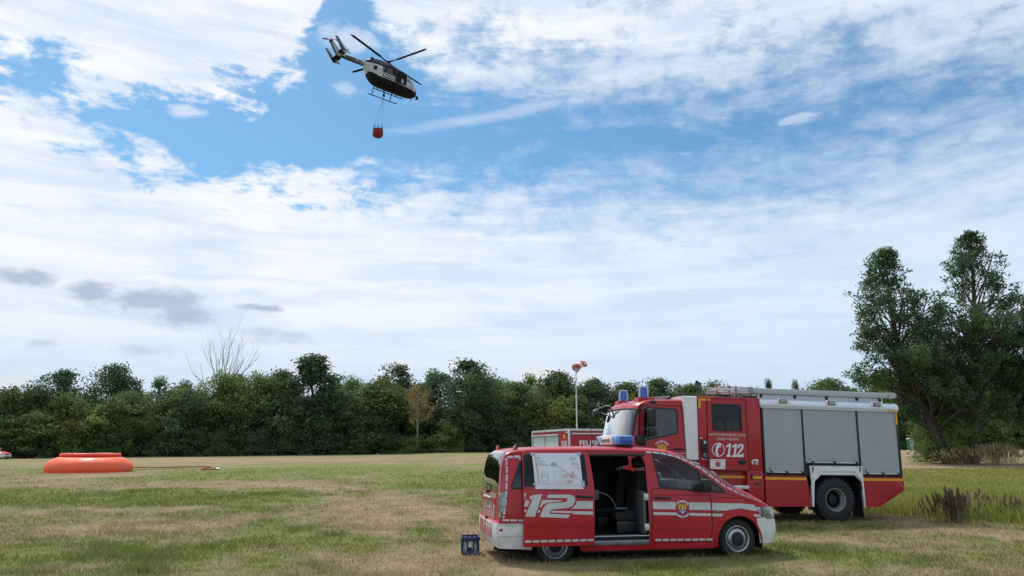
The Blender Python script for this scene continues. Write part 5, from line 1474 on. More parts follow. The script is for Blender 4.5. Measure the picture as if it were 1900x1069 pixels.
    for s_ in (-1, 1):
        pts = [(-.67, .36), (-.67, 1.02), (-.47, 1.20), (.49, 1.20), (.72, 1.0), (.77, .40)]
        for (x0, z0), (x1, z1) in zip(pts, pts[1:]): m.add([(x0, s_ * 1.245, z0), (x1, s_ * 1.245, z1), (x1, s_ * .55, z1), (x0, s_ * .55, z0)], [(0, 1, 2, 3)])
        m.add([(x, s_ * .55, z) for x, z in pts], [tuple(range(6))])
    m.build('wheel_well', BLACK, e, smooth=False)
    for s_ in (-1, 1):
        m = MB(); m.prism([(.735, .10), (.755, .10), (.70, .98), (.68, .98)], s_ * .80, s_ * 1.23); m.build('mud_flap', BLACK, e)
    m = MB()
    for y in (-.42, .42): m.box((-5.4, y - .04, .62), (1.75, y + .04, .86))
    m.box((-1.85, -1.1, .42), (-.85, -.55, .80), .05); m.box((-1.85, .55, .42), (-.85, 1.1, .80), .05); m.tube([(0, -1.0, .53), (0, 1.0, .53)], .09, 10); m.tube([(-3.86, -1.0, .53), (-3.86, 1.0, .53)], .09, 10); m.lathe([(.05, -.2), (.2, -.12), (.2, .12), (.05, .2)], o=(0, 0, .53), n=14)
    m.build('chassis', BLACK, e)
    for x in (.01, -3.86):
        for s_ in (-1, 1): wheel(e, (x, s_ * 1.03, .525), .53, .37, .285, s_, 'truck')
    for f in (tside, tfar):
        oa = [(-3.86 + .90 * math.sin(a), .53 + .86 * math.cos(a)) for a in np.linspace(-1.55, 1.25, 20)]; ia = [(-3.86 + .68 * math.sin(a), .53 + .66 * math.cos(a)) for a in np.linspace(-1.55, 1.25, 20)]
        m = MB(); panel(m, oa + ia[::-1], [], lambda x, z, o: f(x, z, -.02 + o), .2, .35); m.build('front_wing', WHITE, e)
    m = MB(); m.box((-5.74, -1.2, .42), (-5.45, 1.2, .80), .06); m.build('front_bumper', WHITE, e)
    # ---- crew cabin
    XC0, XC1, ZC = -3.635, -1.945, 2.985
    m = MB(); m.box((XC0, -1.24, 1.17), (XC1, 1.24, ZC), .03); m.box((XC0, -1.10, .42), (XC1, 1.10, 1.19)); m.box((XC0, -1.238, .38), (XC0 + .10, -1.0, 1.19)); m.box((-2.38, -1.238, .38), (XC1 - .003, -1.0, 1.19), .01); m.build('crew_cabin', TRED, e)
    cd = bpy.data.objects.new('crew_door', None); link(cd, e)
    dp = rounded(T(cF, [(135, 60), (580, 68), (622, 902), (150, 888)]), .03)
    wp = rounded(T(cF, [(190, 125), (525, 138), (540, 438), (202, 432)]), .02)
    m = MB(); panel(m, dp, [wp], lambda x, z, o: tside(x, z, .014 + o), .5, .03); m.build('door_panel', TRED, cd, smooth=False)
    m = MB(); panel(m, wp, [], lambda x, z, o: tside(x, z, .004), .5); m.build('door_window', principled('privacy_glass', (.008, .009, .012)), cd, smooth=False)
    m = MB(); ribbon(m, dp + [dp[0]], .012, tside, .0155); m.build('door_gap', GAP, cd, smooth=False)
    m = MB(); ribbon(m, wp + [wp[0]], .03, tside, .018); m.build('window_rubber', BLACK, cd, smooth=False)
    m = MB()
    for x in T(cF, [(300, 380), (400, 380), (480, 380)]): panel(m, rounded([(x[0] - .10, x[1] - .12), (x[0] + .06, x[1] - .12), (x[0] + .06, x[1] + .12), (x[0] - .10, x[1] + .12)], .03), [], lambda u, v, o: tside(u, v, .0055), .5)
    m.build('seat_backs_behind_glass', principled('seat_glimpse', (.016, .018, .020), .3), cd, smooth=False)
    m = MB(); c = T(cF, [(547, 800)])[0]; m.lathe([(.11, 0), (.10, .02), (.06, .03), (.001, .032)], o=tside(c[0], c[1], .014), sign=-1, n=20); m.v = [(c[0] + (x - c[0]) * 1.0, y, c[1] + (z - c[1]) * .62) for x, y, z in m.v]; m.build('door_handle', BLACK, cd)
    wh = MB()
    def width(f, a, b): return T(f, [b])[0][0] - T(f, [a])[0][0]
    def fit(body, f, a, b, h, mat_mb, off=.018, **kw):
        """lettering from photo point a (left) to b (right), letters h pixels high in that cut-out"""
        (x0, z0), (x1, z1) = T(f, [a, b]); v, fc = text_shape(body, 1.0, **kw)
        us = [p[0] for p in v]; vs = [p[1] for p in v]; hh = T(f, [a])[0][1] - T(f, [(a[0], a[1] + h)])[0][1]
        sx = (x1 - x0) / (max(us) - min(us)); sz = hh / (max(vs) - min(vs)); cz = (max(vs) + min(vs)) / 2
        mat_mb.add([tside(x0 + (u - min(us)) * sx, z0 + (z1 - z0) * (u - min(us)) / (max(us) - min(us)) + (w - cz) * sz, off) for u, w in v], fc)
    fit('KATASTROPHENSCHUTZ', cF, (158, 478), (588, 490), 30, wh, bold=.012); fit('LAND HESSEN', cF, (246, 528), (502, 536), 30, wh, bold=.012)
    wh.build('door_lettering', REFL, cd, smooth=False)
    wh = MB()
    for x in (355, 420, 485):      # bold seriffed digits 1 1 2
        pass
    one = [(0, 28), (38, 0), (58, 0), (40, 132), (58, 132), (56, 154), (2, 154), (4, 132), (18, 132), (32, 34), (4, 46)]
    for ox, oy in ((356, 586), (426, 588)):
        panel(wh, T(cF, [(ox + x, oy + y) for x, y in one]), [], lambda x, z, o: tside(x, z, .018), .5)
    two = [(486, 628), (498, 600), (522, 587), (545, 590), (560, 608), (558, 636), (540, 668), (500, 714), (540, 716), (546, 700), (562, 702), (556, 742), (472, 740), (474, 718), (516, 664), (534, 632), (534, 612), (522, 606), (512, 614), (514, 634), (500, 642)]
    panel(wh, T(cF, two), [], lambda x, z, o: tside(x, z, .018), .5)
    # telephone receiver in a ring
    ring = [(266 + 69 * math.cos(a), 658 + 76 * math.sin(a)) for a in np.linspace(2.2, 2.2 + 5.9, 40)]
    ribbon(wh, T(cF, ring), .020, tside, .018)
    panel(wh, T(cF, [(252, 592), (285, 585), (297, 600), (292, 628), (272, 634), (262, 650), (256, 680), (258, 696), (270, 705), (262, 728), (246, 733), (234, 712), (232, 676), (238, 632)]), [], lambda x, z, o: tside(x, z, .018), .5)
    wh.build('emergency_number_112', WHITE, cd, smooth=False)
    pl = MB(); panel(pl, T(cF, [(170, 768), (347, 768), (347, 884), (176, 880)]), [], lambda x, z, o: tside(x, z, .018), .5); pl.build('civil_protection_plate', WHITE, cd, smooth=False)
    c = T(cF, [(260, 826)])[0]; m = MB(); panel(m, [(c[0] + .075 * math.cos(a), c[1] + .075 * math.sin(a)) for a in np.linspace(0, 6.28, 24)[:-1]], [], lambda x, z, o: tside(x, z, .020), .5); m.build('orange_disc', ORANGE, cd, smooth=False)
    m = MB(); m.add([tside(c[0] - .052, c[1] - .032, .022), tside(c[0] + .052, c[1] - .032, .022), tside(c[0], c[1] + .055, .022)], [(0, 1, 2)]); m.build('blue_triangle', CBLUE, cd, smooth=False)
    m = MB(); fit('BEVÖLKERUNGSSCHUTZ', cF, (183, 780), (335, 782), 11, m, .020); ribbon(m, T(cF, [(184, 858), (216, 858)]), .010, tside, .020); ribbon(m, T(cF, [(312, 858), (338, 858)]), .010, tside, .020); m.build('plate_lettering', INKK, cd, smooth=False)
    # maker's sign on the pillar behind the door
    m = MB(); panel(m, T(cF, [(650, 798), (672, 768), (722, 768), (738, 778), (736, 800), (722, 812), (736, 833), (712, 833), (694, 806), (712, 802), (716, 790), (690, 788), (676, 800), (690, 830), (668, 826)]), [], lambda x, z, o: tside(x, z, .006), .5); m.build('maker_badge', REFL, e, smooth=False)
    m = MB(); panel(m, T(cF, [(34, 58), (126, 60), (126, 88), (64, 86), (62, 172), (38, 170)]), [], lambda x, z, o: tside(x, z, .004), .5); panel(m, T(cF, [(138, 60), (162, 62), (162, 90), (138, 88)]), [], lambda x, z, o: tside(x, z, .020), .5); m.build('corner_mark', YELLOW, e, smooth=False)
    m = MB(); ribbon(m, T(cF, [(250, 970), (582, 976)], -1.12), .062, lambda x, z, o: (x, -1.112, z), 0); ribbon(m, T(cF, [(632, 979), (772, 981)]), .062, tside, .004); m.build('yellow_stripe', YELLOW, e, smooth=False)
    m = MB(); ribbon(m, T(cF, [(625, 905), (640, 925), (750, 925), (768, 1060)]), .010, tside, .003); ribbon(m, T(cF, [(590, 70), (625, 900)]), .010, tside, .003); ribbon(m, T(cF, [(135, 60), (150, 890)]), .012, tside, .004); m.build('panel_gap', GAP, e, smooth=False)
    m = MB(); p = T(cF, [(650, 968)])[0]; m.box((p[0] - .03, -1.30, p[1] - .06), (p[0] + .03, -1.25, p[1] + .05), .012); p = T(cF, [(725, 1055)])[0]; m.box((p[0] - .06, -1.265, p[1] - .02), (p[0] + .06, -1.25, p[1] + .02), .006); m.build('flap_latch', BLACK, e)
    m = MB(); a, b = T(cB, [(850, 410), (957, 414)]); m.box((a[0] - .9, -1.24, a[1] - .06), (b[0], -1.0, a[1] + .03), .01); m.build('entry_step', ALU, e)
    # charging unit left of the door
    ch = bpy.data.objects.new('charging_unit', None); link(ch, e)
    a, b = T(cF, [(60, 540), (138, 680)]); m = MB(); m.box((a[0], -1.33, b[1]), (b[0], -1.24, a[1]), .02); m.build('charger_body', BLACK, ch)
    a, b = T(cF, [(80, 690), (132, 765)]); m = MB(); m.box((a[0], -1.31, b[1]), (b[0], -1.24, a[1]), .015); m.build('socket_cover', principled('socket_blue', (.02, .03, .08), .4), ch)
    m = MB(); p = T(cF, [(105, 722)])[0]; m.lathe([(.045, 0), (.035, .03), (.03, .01)], o=(p[0], -1.31, p[1]), sign=-1, n=14); p = T(cF, [(96, 570)])[0]; m.box((p[0] - .03, -1.335, p[1] - .03), (p[0] + .03, -1.331, p[1] + .03)); m.build('socket', REFL, ch)
    m = MB(); a = T(cF, [(66, 522)])[0]; m.box((a[0] - .025, -1.275, a[1] - .012), (a[0] + .025, -1.245, a[1] + .012)); a = T(cF, [(105, 762)])[0]; m.box((a[0] - .06, -1.275, a[1] - .02), (a[0] + .06, -1.245, a[1] + .02)); m.build('white_marker', WHITE, ch)
    # ---- white folding gaiter between cab and crew cabin
    m = MB(); 
    for i, (a, b) in enumerate([(-3.995, -3.645)]): m.prism([(-1.20, 1.44), (-1.225, 1.44), (-1.225, 2.95), (-1.20, 2.985), (1.20, 2.985), (1.225, 2.95), (1.225, 1.44), (1.20, 1.44)], a, b, lambda u, v, t: (t + (.05 if (t < -3.8 and v < 2) else 0), u, v))
    m.build('cab_gaiter', WHITE, e)
    m = MB(); m.box((-3.92, -1.20, .9), (-3.66, 1.20, 1.42), .05); m.build('gaiter_foot', WHITE, e)
    # ---- driver's cab
    P_ = [(-5.54, 0.5), (-5.62, 0.75), (-5.64, 1.1), (-5.64, 1.42), (-5.6, 1.56), (-5.5, 1.95), (-5.38, 2.395), (-5.3, 2.655), (-5.18, 2.795), (-4.9, 2.895), (-4.6, 2.905), (-3.98, 2.93)]
    Q_ = [(-5.18, 0.5), (-5.24, 0.75), (-5.26, 1.1), (-5.26, 1.42), (-5.24, 1.56), (-5.18, 1.95), (-5.1, 2.395), (-5.05, 2.595), (-4.98, 2.715), (-4.8, 2.81), (-4.55, 2.82), (-3.98, 2.845)]
    def cw(x, z): return 1.20 - (.07 * max(0, (z - 1.45) / 1.4) ** 1.3) - (.03 if x < -5.3 else 0)
    def cs(x, z, o=0.0): return (x, -(cw(-4.8, z) + o), z)
    def cf(x, z, o=0.0): return (x, cw(-4.8, z) + o, z)
    rows = shell_strip(P_, Q_, lambda x, z: cw(-4.8, z), n=3.0, per=4, nt=24); nt = 24
    edge = catmull(Q_, 4)
    win = rounded([TRK.px(cD(*p), -1.16) for p in ((618, 375), (660, 352), (930, 372), (948, 400), (945, 590), (930, 612), (800, 640), (650, 668), (612, 690))], .015)
    body = MB()
    lower = [(-3.98, 1.2), (-4.9, 1.15), (-5.28, .50)]
    panel(body, edge + lower, [win], cs, .16); panel(body, edge + lower, [win], cf, .2)
    strip_faces(body, rows, 0, 4 * 4, 0, nt); strip_faces(body, rows, 4 * 4, 7 * 4, 0, 2); strip_faces(body, rows, 4 * 4, 7 * 4, nt - 2, nt); strip_faces(body, rows, 7 * 4, 11 * 4, 0, nt)
    body.build('cab_body', TRED, e, angle=40)
    m = MB(); strip_faces(m, rows, 16, 28, 2, nt - 2); m.build('windscreen', window_glass('truck_windscreen', (.55, .62, .64), 2.2), e)
    m = MB(); 
    v0 = [rows[i][2] for i in range(16, 29)]; v1 = [rows[i][nt - 2] for i in range(16, 29)]; m.tube([(p[0] - .01, p[1] - .005, p[2]) for p in v0], .035, 6); m.tube([(p[0] - .01, p[1] + .005, p[2]) for p in v1], .035, 6); m.tube([(p[0] - .012, p[1], p[2]) for p in rows[16][2:nt - 1]], .045, 6); m.tube([(p[0] - .01, p[1], p[2]) for p in rows[28][2:nt - 1]], .02, 6)
    m.build('windscreen_rubber', BLACK, e)
    m = MB()
    for y in (-.55, .05, .6): m.tube([(-5.79, y, 1.60), (-5.74, y + .10, 1.72), (-5.69, y + .42, 1.80)], [.014, .012, .008], 5)
    m.build('wipers', BLACK, e)
    pn = MB(); panel(pn, win, [], lambda x, z, o: cs(x, z, -.006), .3); pn.build('door_window', CABGL, e); pn = MB(); panel(pn, win, [], lambda x, z, o: cf(x, z, -.006), .3); pn.build('door_window', CABGL, e)
    fr = MB(); ribbon(fr, win + [win[0]], .035, cs, .003); fr.build('window_rubber', BLACK, e)
    sm = MB(); ribbon(sm, rounded([TRK.px(cD(*p), -1.17) for p in ((575, 700), (600, 350), (640, 330), (980, 335), (995, 400), (1020, 800))], .03)[3:-2], .012, cs, .003); ribbon(sm, [TRK.px(cD(*p), -1.17) for p in ((560, 705), (575, 345), (610, 322))], .045, cs, .004); sm.build('door_seam', GAP, e)
    hd = MB(); a, b = [TRK.px(cD(*p), -1.18) for p in ((900, 765), (1002, 768))]; hd.tube([cs(a[0], a[1], .01), cs(a[0] + .03, a[1], .04), cs(b[0] - .03, b[1], .04), cs(b[0], b[1], .01)], .02, 6); hd.build('door_handle', BLACK, e)
    ll = MB(); a, b = [TRK.px(cD(*p), -1.15) for p in ((678, 298), (740, 296))]; ll.box((a[0], -(cw(0, a[1]) + .02), a[1] - .04), (b[0], -(cw(0, a[1]) - .05), a[1] + .04), .02); ll.build('side_marker', BLACK, e)
    ln = MB(); ribbon(ln, [TRK.px(cD(*p), -1.18) for p in ((905, 806), (1055, 808))], .02, cs, .004); ln.build('belt_line', principled('pink_line', (.62, .25, .28), .5), e)
    c = TRK.px(cD(790, 760), -1.18); build_van.crest(e, (c[0], c[1] - .02), 1.5, cs)
    # cab interior
    m = MB(); m.prism([(-5.55, 1.05), (-5.60, 1.45), (-5.35, 1.58), (-5.05, 1.50), (-5.0, 1.05)], -1.05, 1.05); m.box((-4.95, -1.08, 1.02), (-4.02, 1.08, 1.08)); m.box((-4.03, -1.05, 1.05), (-3.99, 1.05, 1.9)); m.build('cab_interior', CABIN, e)
    for y in (-.65, .65):
        m = MB(); m.box((-4.75, y - .26, 1.08), (-4.25, y + .26, 1.45), .05); m.prism([(-4.38, 1.42), (-4.22, 1.42), (-4.10, 2.15), (-4.22, 2.18)], y - .25, y + .25); m.box((-4.22, y - .14, 2.20), (-4.10, y + .14, 2.40), .04); m.build('cab_seat', SEAT, e)
    sw = MB(); cpt = Vector((-4.98, .60, 1.72)); sw.tube([cpt + Vector((.12 * math.sin(a), .24 * math.cos(a), .18 * math.sin(a))) for a in np.linspace(0, 6.283, 25)], .018, 6, caps=False); sw.build('steering_wheel', BLACK, e)
    bg = MB(); bg.box((-4.75, -.85, 1.46), (-4.45, -.45, 1.72), .06); bg.build('jacket_on_seat', principled('pale_cloth', (.40, .42, .40), .8, var=.4, vscale=10), e)
    # mirrors
    mr = bpy.data.objects.new('mirror', None); link(mr, e)
    M_ = lambda x, z: TRK.px(cD(x, z), -1.42)
    (xa, za), (xb, zb) = M_(655, 362), M_(728, 545)
    m = MB(); m.box((xa, -1.52, zb), (xb, -1.28, za), .05); m.build('main_mirror', BLACK, mr)
    (xa, za), (xb, zb) = M_(660, 560), M_(738, 640); m = MB(); m.box((xa, -1.50, zb), (xb, -1.28, za), .05); m.build('wide_angle_mirror', BLACK, mr)
    p0, p1, p2, p3 = M_(625, 370), M_(655, 390), M_(648, 640), M_(600, 665); m = MB(); m.tube([(p0[0], -1.16, p0[1]), (p0[0], -1.40, p0[1] + .02), (p1[0], -1.42, p1[1]), (p2[0], -1.42, p2[1]), (p3[0], -1.20, p3[1])], .022, 6); q = M_(600, 665); m.box((q[0] - .09, -1.32, q[1] - .12), (q[0] + .07, -1.12, q[1] + .10), .03); q = M_(635, 712); m.box((q[0] - .10, -1.24, q[1] - .05), (q[0] + .08, -1.16, q[1] + .05), .03); m.build('mirror_arm', BLACK, mr)
    fm = bpy.data.objects.new('front_mirror', None); link(fm, e)
    N = lambda x, y, yp: (lambda q: (q[0], yp, q[1]))(TRK.px(cD(x, y), yp))
    m = MB(); m.tube([N(275, 352, .2), N(300, 390, .15), N(318, 435, .1), N(332, 455, .1)], .022, 6); m.tube([N(195, 410, .95), N(250, 432, .5), N(305, 450, .15)], .018, 6); m.build('mirror_arm', BLACK, fm)
    c = N(335, 478, .1); m = MB(); m.lathe([(.001, .07), (.09, .065), (.115, .02), (.115, -.01), (.09, -.03), (.001, -.035)], o=c, axis='x', sign=-1, n=20); m.v = [(x, c[1] + (y - c[1]) * 1.1, c[2] + (z - c[2]) * 1.5) for x, y, z in m.v]; m.build('mirror_head', BLACK, fm)
    m = MB(); m.tube([N(285, 345, 1.0), N(240, 345, 1.15), N(190, 362, 1.25), N(150, 385, 1.3)], [.03, .042, .04, .03], 6); m.build('far_mirror_arm', BLACK, fm)
    c = N(145, 418, 1.3); m = MB(); m.lathe([(.001, .12), (.10, .11), (.15, .02), (.15, -.02), (.11, -.05), (.001, -.06)], o=c, axis='x', sign=-1, n=20); m.build('far_mirror_head', BLACK, fm)
    # ---- roof gear
    for y in (-.78, .74):
        b = bpy.data.objects.new('blue_beacon', None); link(b, e); x = -4.87; z = 2.83
        m = MB(); m.prism([(x - .20, z - .05), (x + .26, z - .02), (x + .24, z + .10), (x - .18, z + .10)], y - .15, y + .15); m.build('beacon_base', TRED, b)
        m = MB(); m.lathe([(.115, .10), (.115, .13), (.110, .14), (.105, .33), (.09, .36), (.001, .37)], o=(x, y, z), axis='z', n=20); m.build('beacon_lens', BLUE, b)
        m = MB()
        for a in range(4):
            c_, s_ = math.cos(a * math.pi / 2 + .6) * .14, math.sin(a * math.pi / 2 + .6) * .14
            m.tube([(x + c_ * 1.05, y + s_ * 1.05, z + .10), (x + c_, y + s_, z + .30), (x + c_ * .85, y + s_ * .85, z + .385), (x, y, z + .395)], .010, 6)
        m.build('beacon_cage', principled('cage_white', (.62, .64, .66), .4), b)
    m = MB(); m.prism([(-4.75, 2.89), (-4.2, 2.92), (-4.0, 3.02), (-4.05, 3.035), (-4.6, 2.98)], -.45, .45); m.build('roof_hatch', principled('hatch_grey', (.35, .34, .36), .5), e)
    an = MB(); an.tube([(-4.3, -.3, 2.92), (-4.27, -.3, 3.5)], [.008, .003], 5); an.build('antenna', BLACK, e)
    for px_ in ((258, 195), (578, 206), (878, 217)):
        c = TRK.px(cC(*px_), -1.28); lp = bpy.data.objects.new('surround_light', None); link(lp, e)
        m = MB(); m.prism([(c[0] - .17, c[1] - .055), (c[0] + .17, c[1] - .055), (c[0] + .13, c[1] + .065), (c[0] - .13, c[1] + .065)], -1.292, -1.24); m.build('light_housing', principled('fascia_white', (.66, .70, .74)), lp)
        m = MB(); m.box((c[0] - .10, -1.305, c[1] - .05), (c[0] + .10, -1.28, c[1] + .05), .012); m.build('light_frame', BLACK, lp)
        m = MB(); m.box((c[0] - .08, -1.309, c[1] - .036), (c[0] + .08, -1.303, c[1] + .036), .004); m.build('light_lens', principled('lamp_grey', (.36, .33, .33), .3, coat=.5), lp)
    # ladder and its cover box
    ld = bpy.data.objects.new('roof_ladder', None); link(ld, e)
    zt = 3.255; zb_ = 3.11
    m = MB(); m.box((-2.05, -1.08, zb_), (1.84, -.45, zt), .015); m.build('cover_box', principled('box_grey', (.44, .46, .46), .45, metal=.3, var=.06), ld)
    m = MB(); m.prism([(1.84, 3.10), (2.0, 3.12), (2.06, 3.16), (2.06, 3.23), (1.99, 3.265), (1.84, 3.265)], -1.10, -.43); m.build('cover_end', principled('end_cap_grey', (.40, .41, .41), .5), ld)
    m = MB(); m.box((-2.13, -1.10, 3.10), (-2.04, -.43, 3.28), .01); m.build('cover_collar', RIMGREY, ld)
    for y in (-1.05, -.50):
        for z in (3.255, 3.19, 3.13):
            m = MB(); m.box((-3.02, y - .02, z - .02), (-2.13, y + .02, z + .02), .005); m.build('stile', ALU, ld)
    for x in (-2.96, -2.68, -2.40):
        m = MB(); m.tube([(x, -1.05, 3.19), (x, -.50, 3.19)], .016, 6); m.build('rung', ALU, ld)
    m = MB()
    for x in (-3.03, -2.68):
        for z in (3.255, 3.13): m.box((x - .02, -1.078, z - .03), (x + .03, -1.02, z + .03))
    m.build('red_tips', REDLENS, ld)
    m = MB(); m.box((-2.52, -1.08, 3.10), (-2.47, -1.03, 3.28)); m.build('clamp', RIMGREY, ld)
    rk = bpy.data.objects.new('ladder_rack', None); link(rk, e)
    m = MB(); m.box((-1.90, -1.03, zf1 - .03), (1.62, -1.0, zb_ - .01)); m.build('rack_panel', principled('rack_white', (.55, .58, .60), .5), rk)
    for x in (-1.80, -.85, .05, .93, 1.60):
        m = MB(); m.box((x - .04, -1.07, zb_ - .085), (x + .03, -.95, zb_ - .002), .02); m.build('rubber_stop', BLACK, rk)
    for x in (-1.87, 1.65):
        m = MB(); m.box((x - .02, -1.05, zf1 - .03), (x + .02, -.98, zb_)); m.build('rack_post', ALU, rk)
    m = MB()
    for i in range(6): m.tube([(-2.58 + i * .10, -1.0, 2.98), (-2.52 + i * .10, -.95, 3.09)], .014, 5)
    m.box((-2.98, -1.02, 2.98), (-2.95, -.95, 3.10)); m.prism([(-2.93, 2.985), (-2.75, 2.985), (-2.90, 3.09)], -1.0, -.9); m.build('hose_bracket', BLACK, rk)
    return e
truck = build_truck()

# ------------------------------------------------------------------ things further back
def box_trailer():
    cx, cy = at_depth(1056, 36.0, 2.5), 36.0
    dx, dy = Vector((-1.55, 5.3)).normalized(), Vector((5.3, 1.55)).normalized()     # along its side, along its rear
    # own axes: x along the rear (to the right), y along the side (away)
    yaw = math.atan2(dy.y, dy.x)
    e = empty('box_trailer', (cx, cy, tz(cx, cy)), (0, 0, yaw)); tag(e, 'red fire service box trailer with grey side shutters and white lettering behind the van', 'trailer')
    L, W_, Z0, Z1 = 5.6, 2.45, .75, 2.62
    m = MB(); m.box((0.03, .03, Z0), (W_ - .03, L, Z1 - .04)); m.build('box_body', TRED, e, smooth=False)
    m = MB(); m.box((-.01, -.01, Z1 - .10), (W_ + .01, L + .02, Z1), .01)
    for x in (0, W_):
        for y in (0, L): m.box((x - .04, y - .04, Z0), (x + .04, y + .04, Z1 - .03), .01)
    m.build('frame_profile', ALU, e)
    for y0, y1 in ((1.55, 3.50), (3.62, 5.52)):
        s_ = bpy.data.objects.new('roller_shutter', None); link(s_, e)
        mb = MB(); n = 30; prof = []
        for i in range(n): a = 1.0 + (Z1 - .30 - 1.0) * i / n; h = (Z1 - 1.30) / n; prof += [(a, 0), (a + h * .2, -.005), (a + h * .8, -.005), (a + h, 0)]
        v = []
        for z, o in prof: v += [(o + .02, y0, z), (o + .02, y1, z)]
        mb.add(v, [(2 * i, 2 * i + 1, 2 * i + 3, 2 * i + 2) for i in range(len(prof) - 1)]); mb.build('slats', principled('pale_shutter', (.52, .58, .60), .5, metal=.1, var=.05), s_, smooth=False)['kind'] = 'stuff'
    m = MB(); m.box((-.06, 1.5, Z1 - .30), (.04, L, Z1 - .23), .01); m.box((.12, -.03, Z1 - .26), (W_ - .10, .035, Z1 - .19), .01); m.build('rain_gutter', ALU, e)
    side = lambda u, v, o: (.025 - o, 1.40 - u, v)
    rear = lambda u, v, o: (u, .025 - o, v)
    m = MB(); text(m, 'FEUER', .34, (.68, 1.93), side, .008, squeeze=.82, bold=.008); m.build('side_lettering', WHITE, e, smooth=False)
    m = MB(); v, f = text_shape('FEUERWEHR', .36, .008, 1.12); u0 = min(p[0] for p in v); m.add([rear(.52 + (u - u0) * .90, 1.93 + w, .008) for u, w in v], f); m.build('rear_lettering', WHITE, e, smooth=False)
    m = MB(); ribbon(m, [(1.22, Z0 + .1), (1.22, Z1 - .3)], .02, rear, .006); m.build('door_gap', GAP, e, smooth=False)
    m = MB(); panel(m, [(.60, 2.18), (.76, 2.18), (.76, 2.32), (.68, 2.40), (.60, 2.32)], [], lambda u, v, o: side(u, v, .008), .5); m.build('crest_gold_field', GOLD, e, smooth=False)
    m = MB(); m.box((-.02, .12, Z1 - .19), (.02, .38, Z1 - .13)); m.build('marker_light', WHITE, e)
    m = MB()
    for x in (.3, W_ - .3): m.box((x - .06, .1, .55), (x + .06, L + 1.2, .75))
    m.build('chassis', BLACK, e)
    for y in (2.2, 3.1):
        for x, s_ in ((.18, -1), (W_ - .18, 1)):
            w = wheel(e, (x, y, .42), .42, .24, .26, -1); w.rotation_euler = (0, 0, R(-90) if s_ < 0 else R(90))
box_trailer()
def windsock():
    Y = 52.0; x = at_depth(1069.5, Y, 5); z = tz(x, Y)
    e = empty('windsock', (x, Y, z)); tag(e, 'red and white striped windsock on a tall white pole', 'windsock')
    zt = (HORIZON - 690) / (FPX / (Y * math.cos(PITCH))) * 1.0 + EYE - z
    m = MB(); m.tube([(0, 0, 0), (0, 0, zt * .45)], .055, 10); m.tube([(0, 0, zt * .45), (0, 0, zt * .75)], .045, 10); m.tube([(0, 0, zt * .75), (0, 0, zt + .1)], .035, 10)
    for f in (.45, .75): m.lathe([(.065, -.06), (.065, .06)], o=(0, 0, zt * f), axis='z', n=10)
    m.build('pole', principled('pole_white', (.66, .67, .67), .5), e)
    # mouth ring and fabric, swept to the right and away, hanging slack
    c0 = Vector((.0, 0, zt + .24)); path = catmull([(0, 0, 0), (.22, .30, .22), (.50, .75, .46), (.80, 1.2, .68), (1.08, 1.6, .70), (1.22, 1.85, .50)], 3)
    path = [c0 + Vector(p) * .62 for p in path]; n = len(path); rads = [.27 - .12 * i / (n - 1) + .02 * math.sin(i * 1.3) for i in range(n)]
    band = 4
    rings = []
    for i, p in enumerate(path):
        d = (path[min(i + 1, n - 1)] - path[max(i - 1, 0)]).normalized(); a = d.cross(Vector((0, 0, 1))).normalized(); b = a.cross(d)
        rings.append([p + (a * math.cos(t) + b * math.sin(t)) * rads[i] * (1 + .05 * math.sin(3 * t + i)) for t in np.linspace(0, 2 * math.pi, 17)[:-1]])
    sr = principled('sock_red', (.62, .03, .03), .8, var=.15); sw_ = principled('sock_white', (.70, .70, .70), .8, var=.1)
    k = 0; i = 0
    while i < n - 1:
        j = min(n - 1, i + 3); m = MB(); m.rings(rings[i:j + 1], caps=False); m.build('fabric_band', sr if k % 2 == 0 else sw_, e); i = j; k += 1
    m = MB(); m.tube(rings[0] + [rings[0][0]], .025, 6, caps=False); m.build('mouth_ring', sr, e)
    m = MB(); m.tube([(0, 0, zt - .05), tuple(rings[0][12])], .02, 6); m.build('swivel', STEEL, e)
    build_inner = MB(); build_inner.rings([[path[1] + (p - path[1]) * .9 for p in rings[1]], [path[4] + (p - path[4]) * .3 for p in rings[4]]], caps=False); build_inner.build('inner_fabric', sw_, e)
windsock()
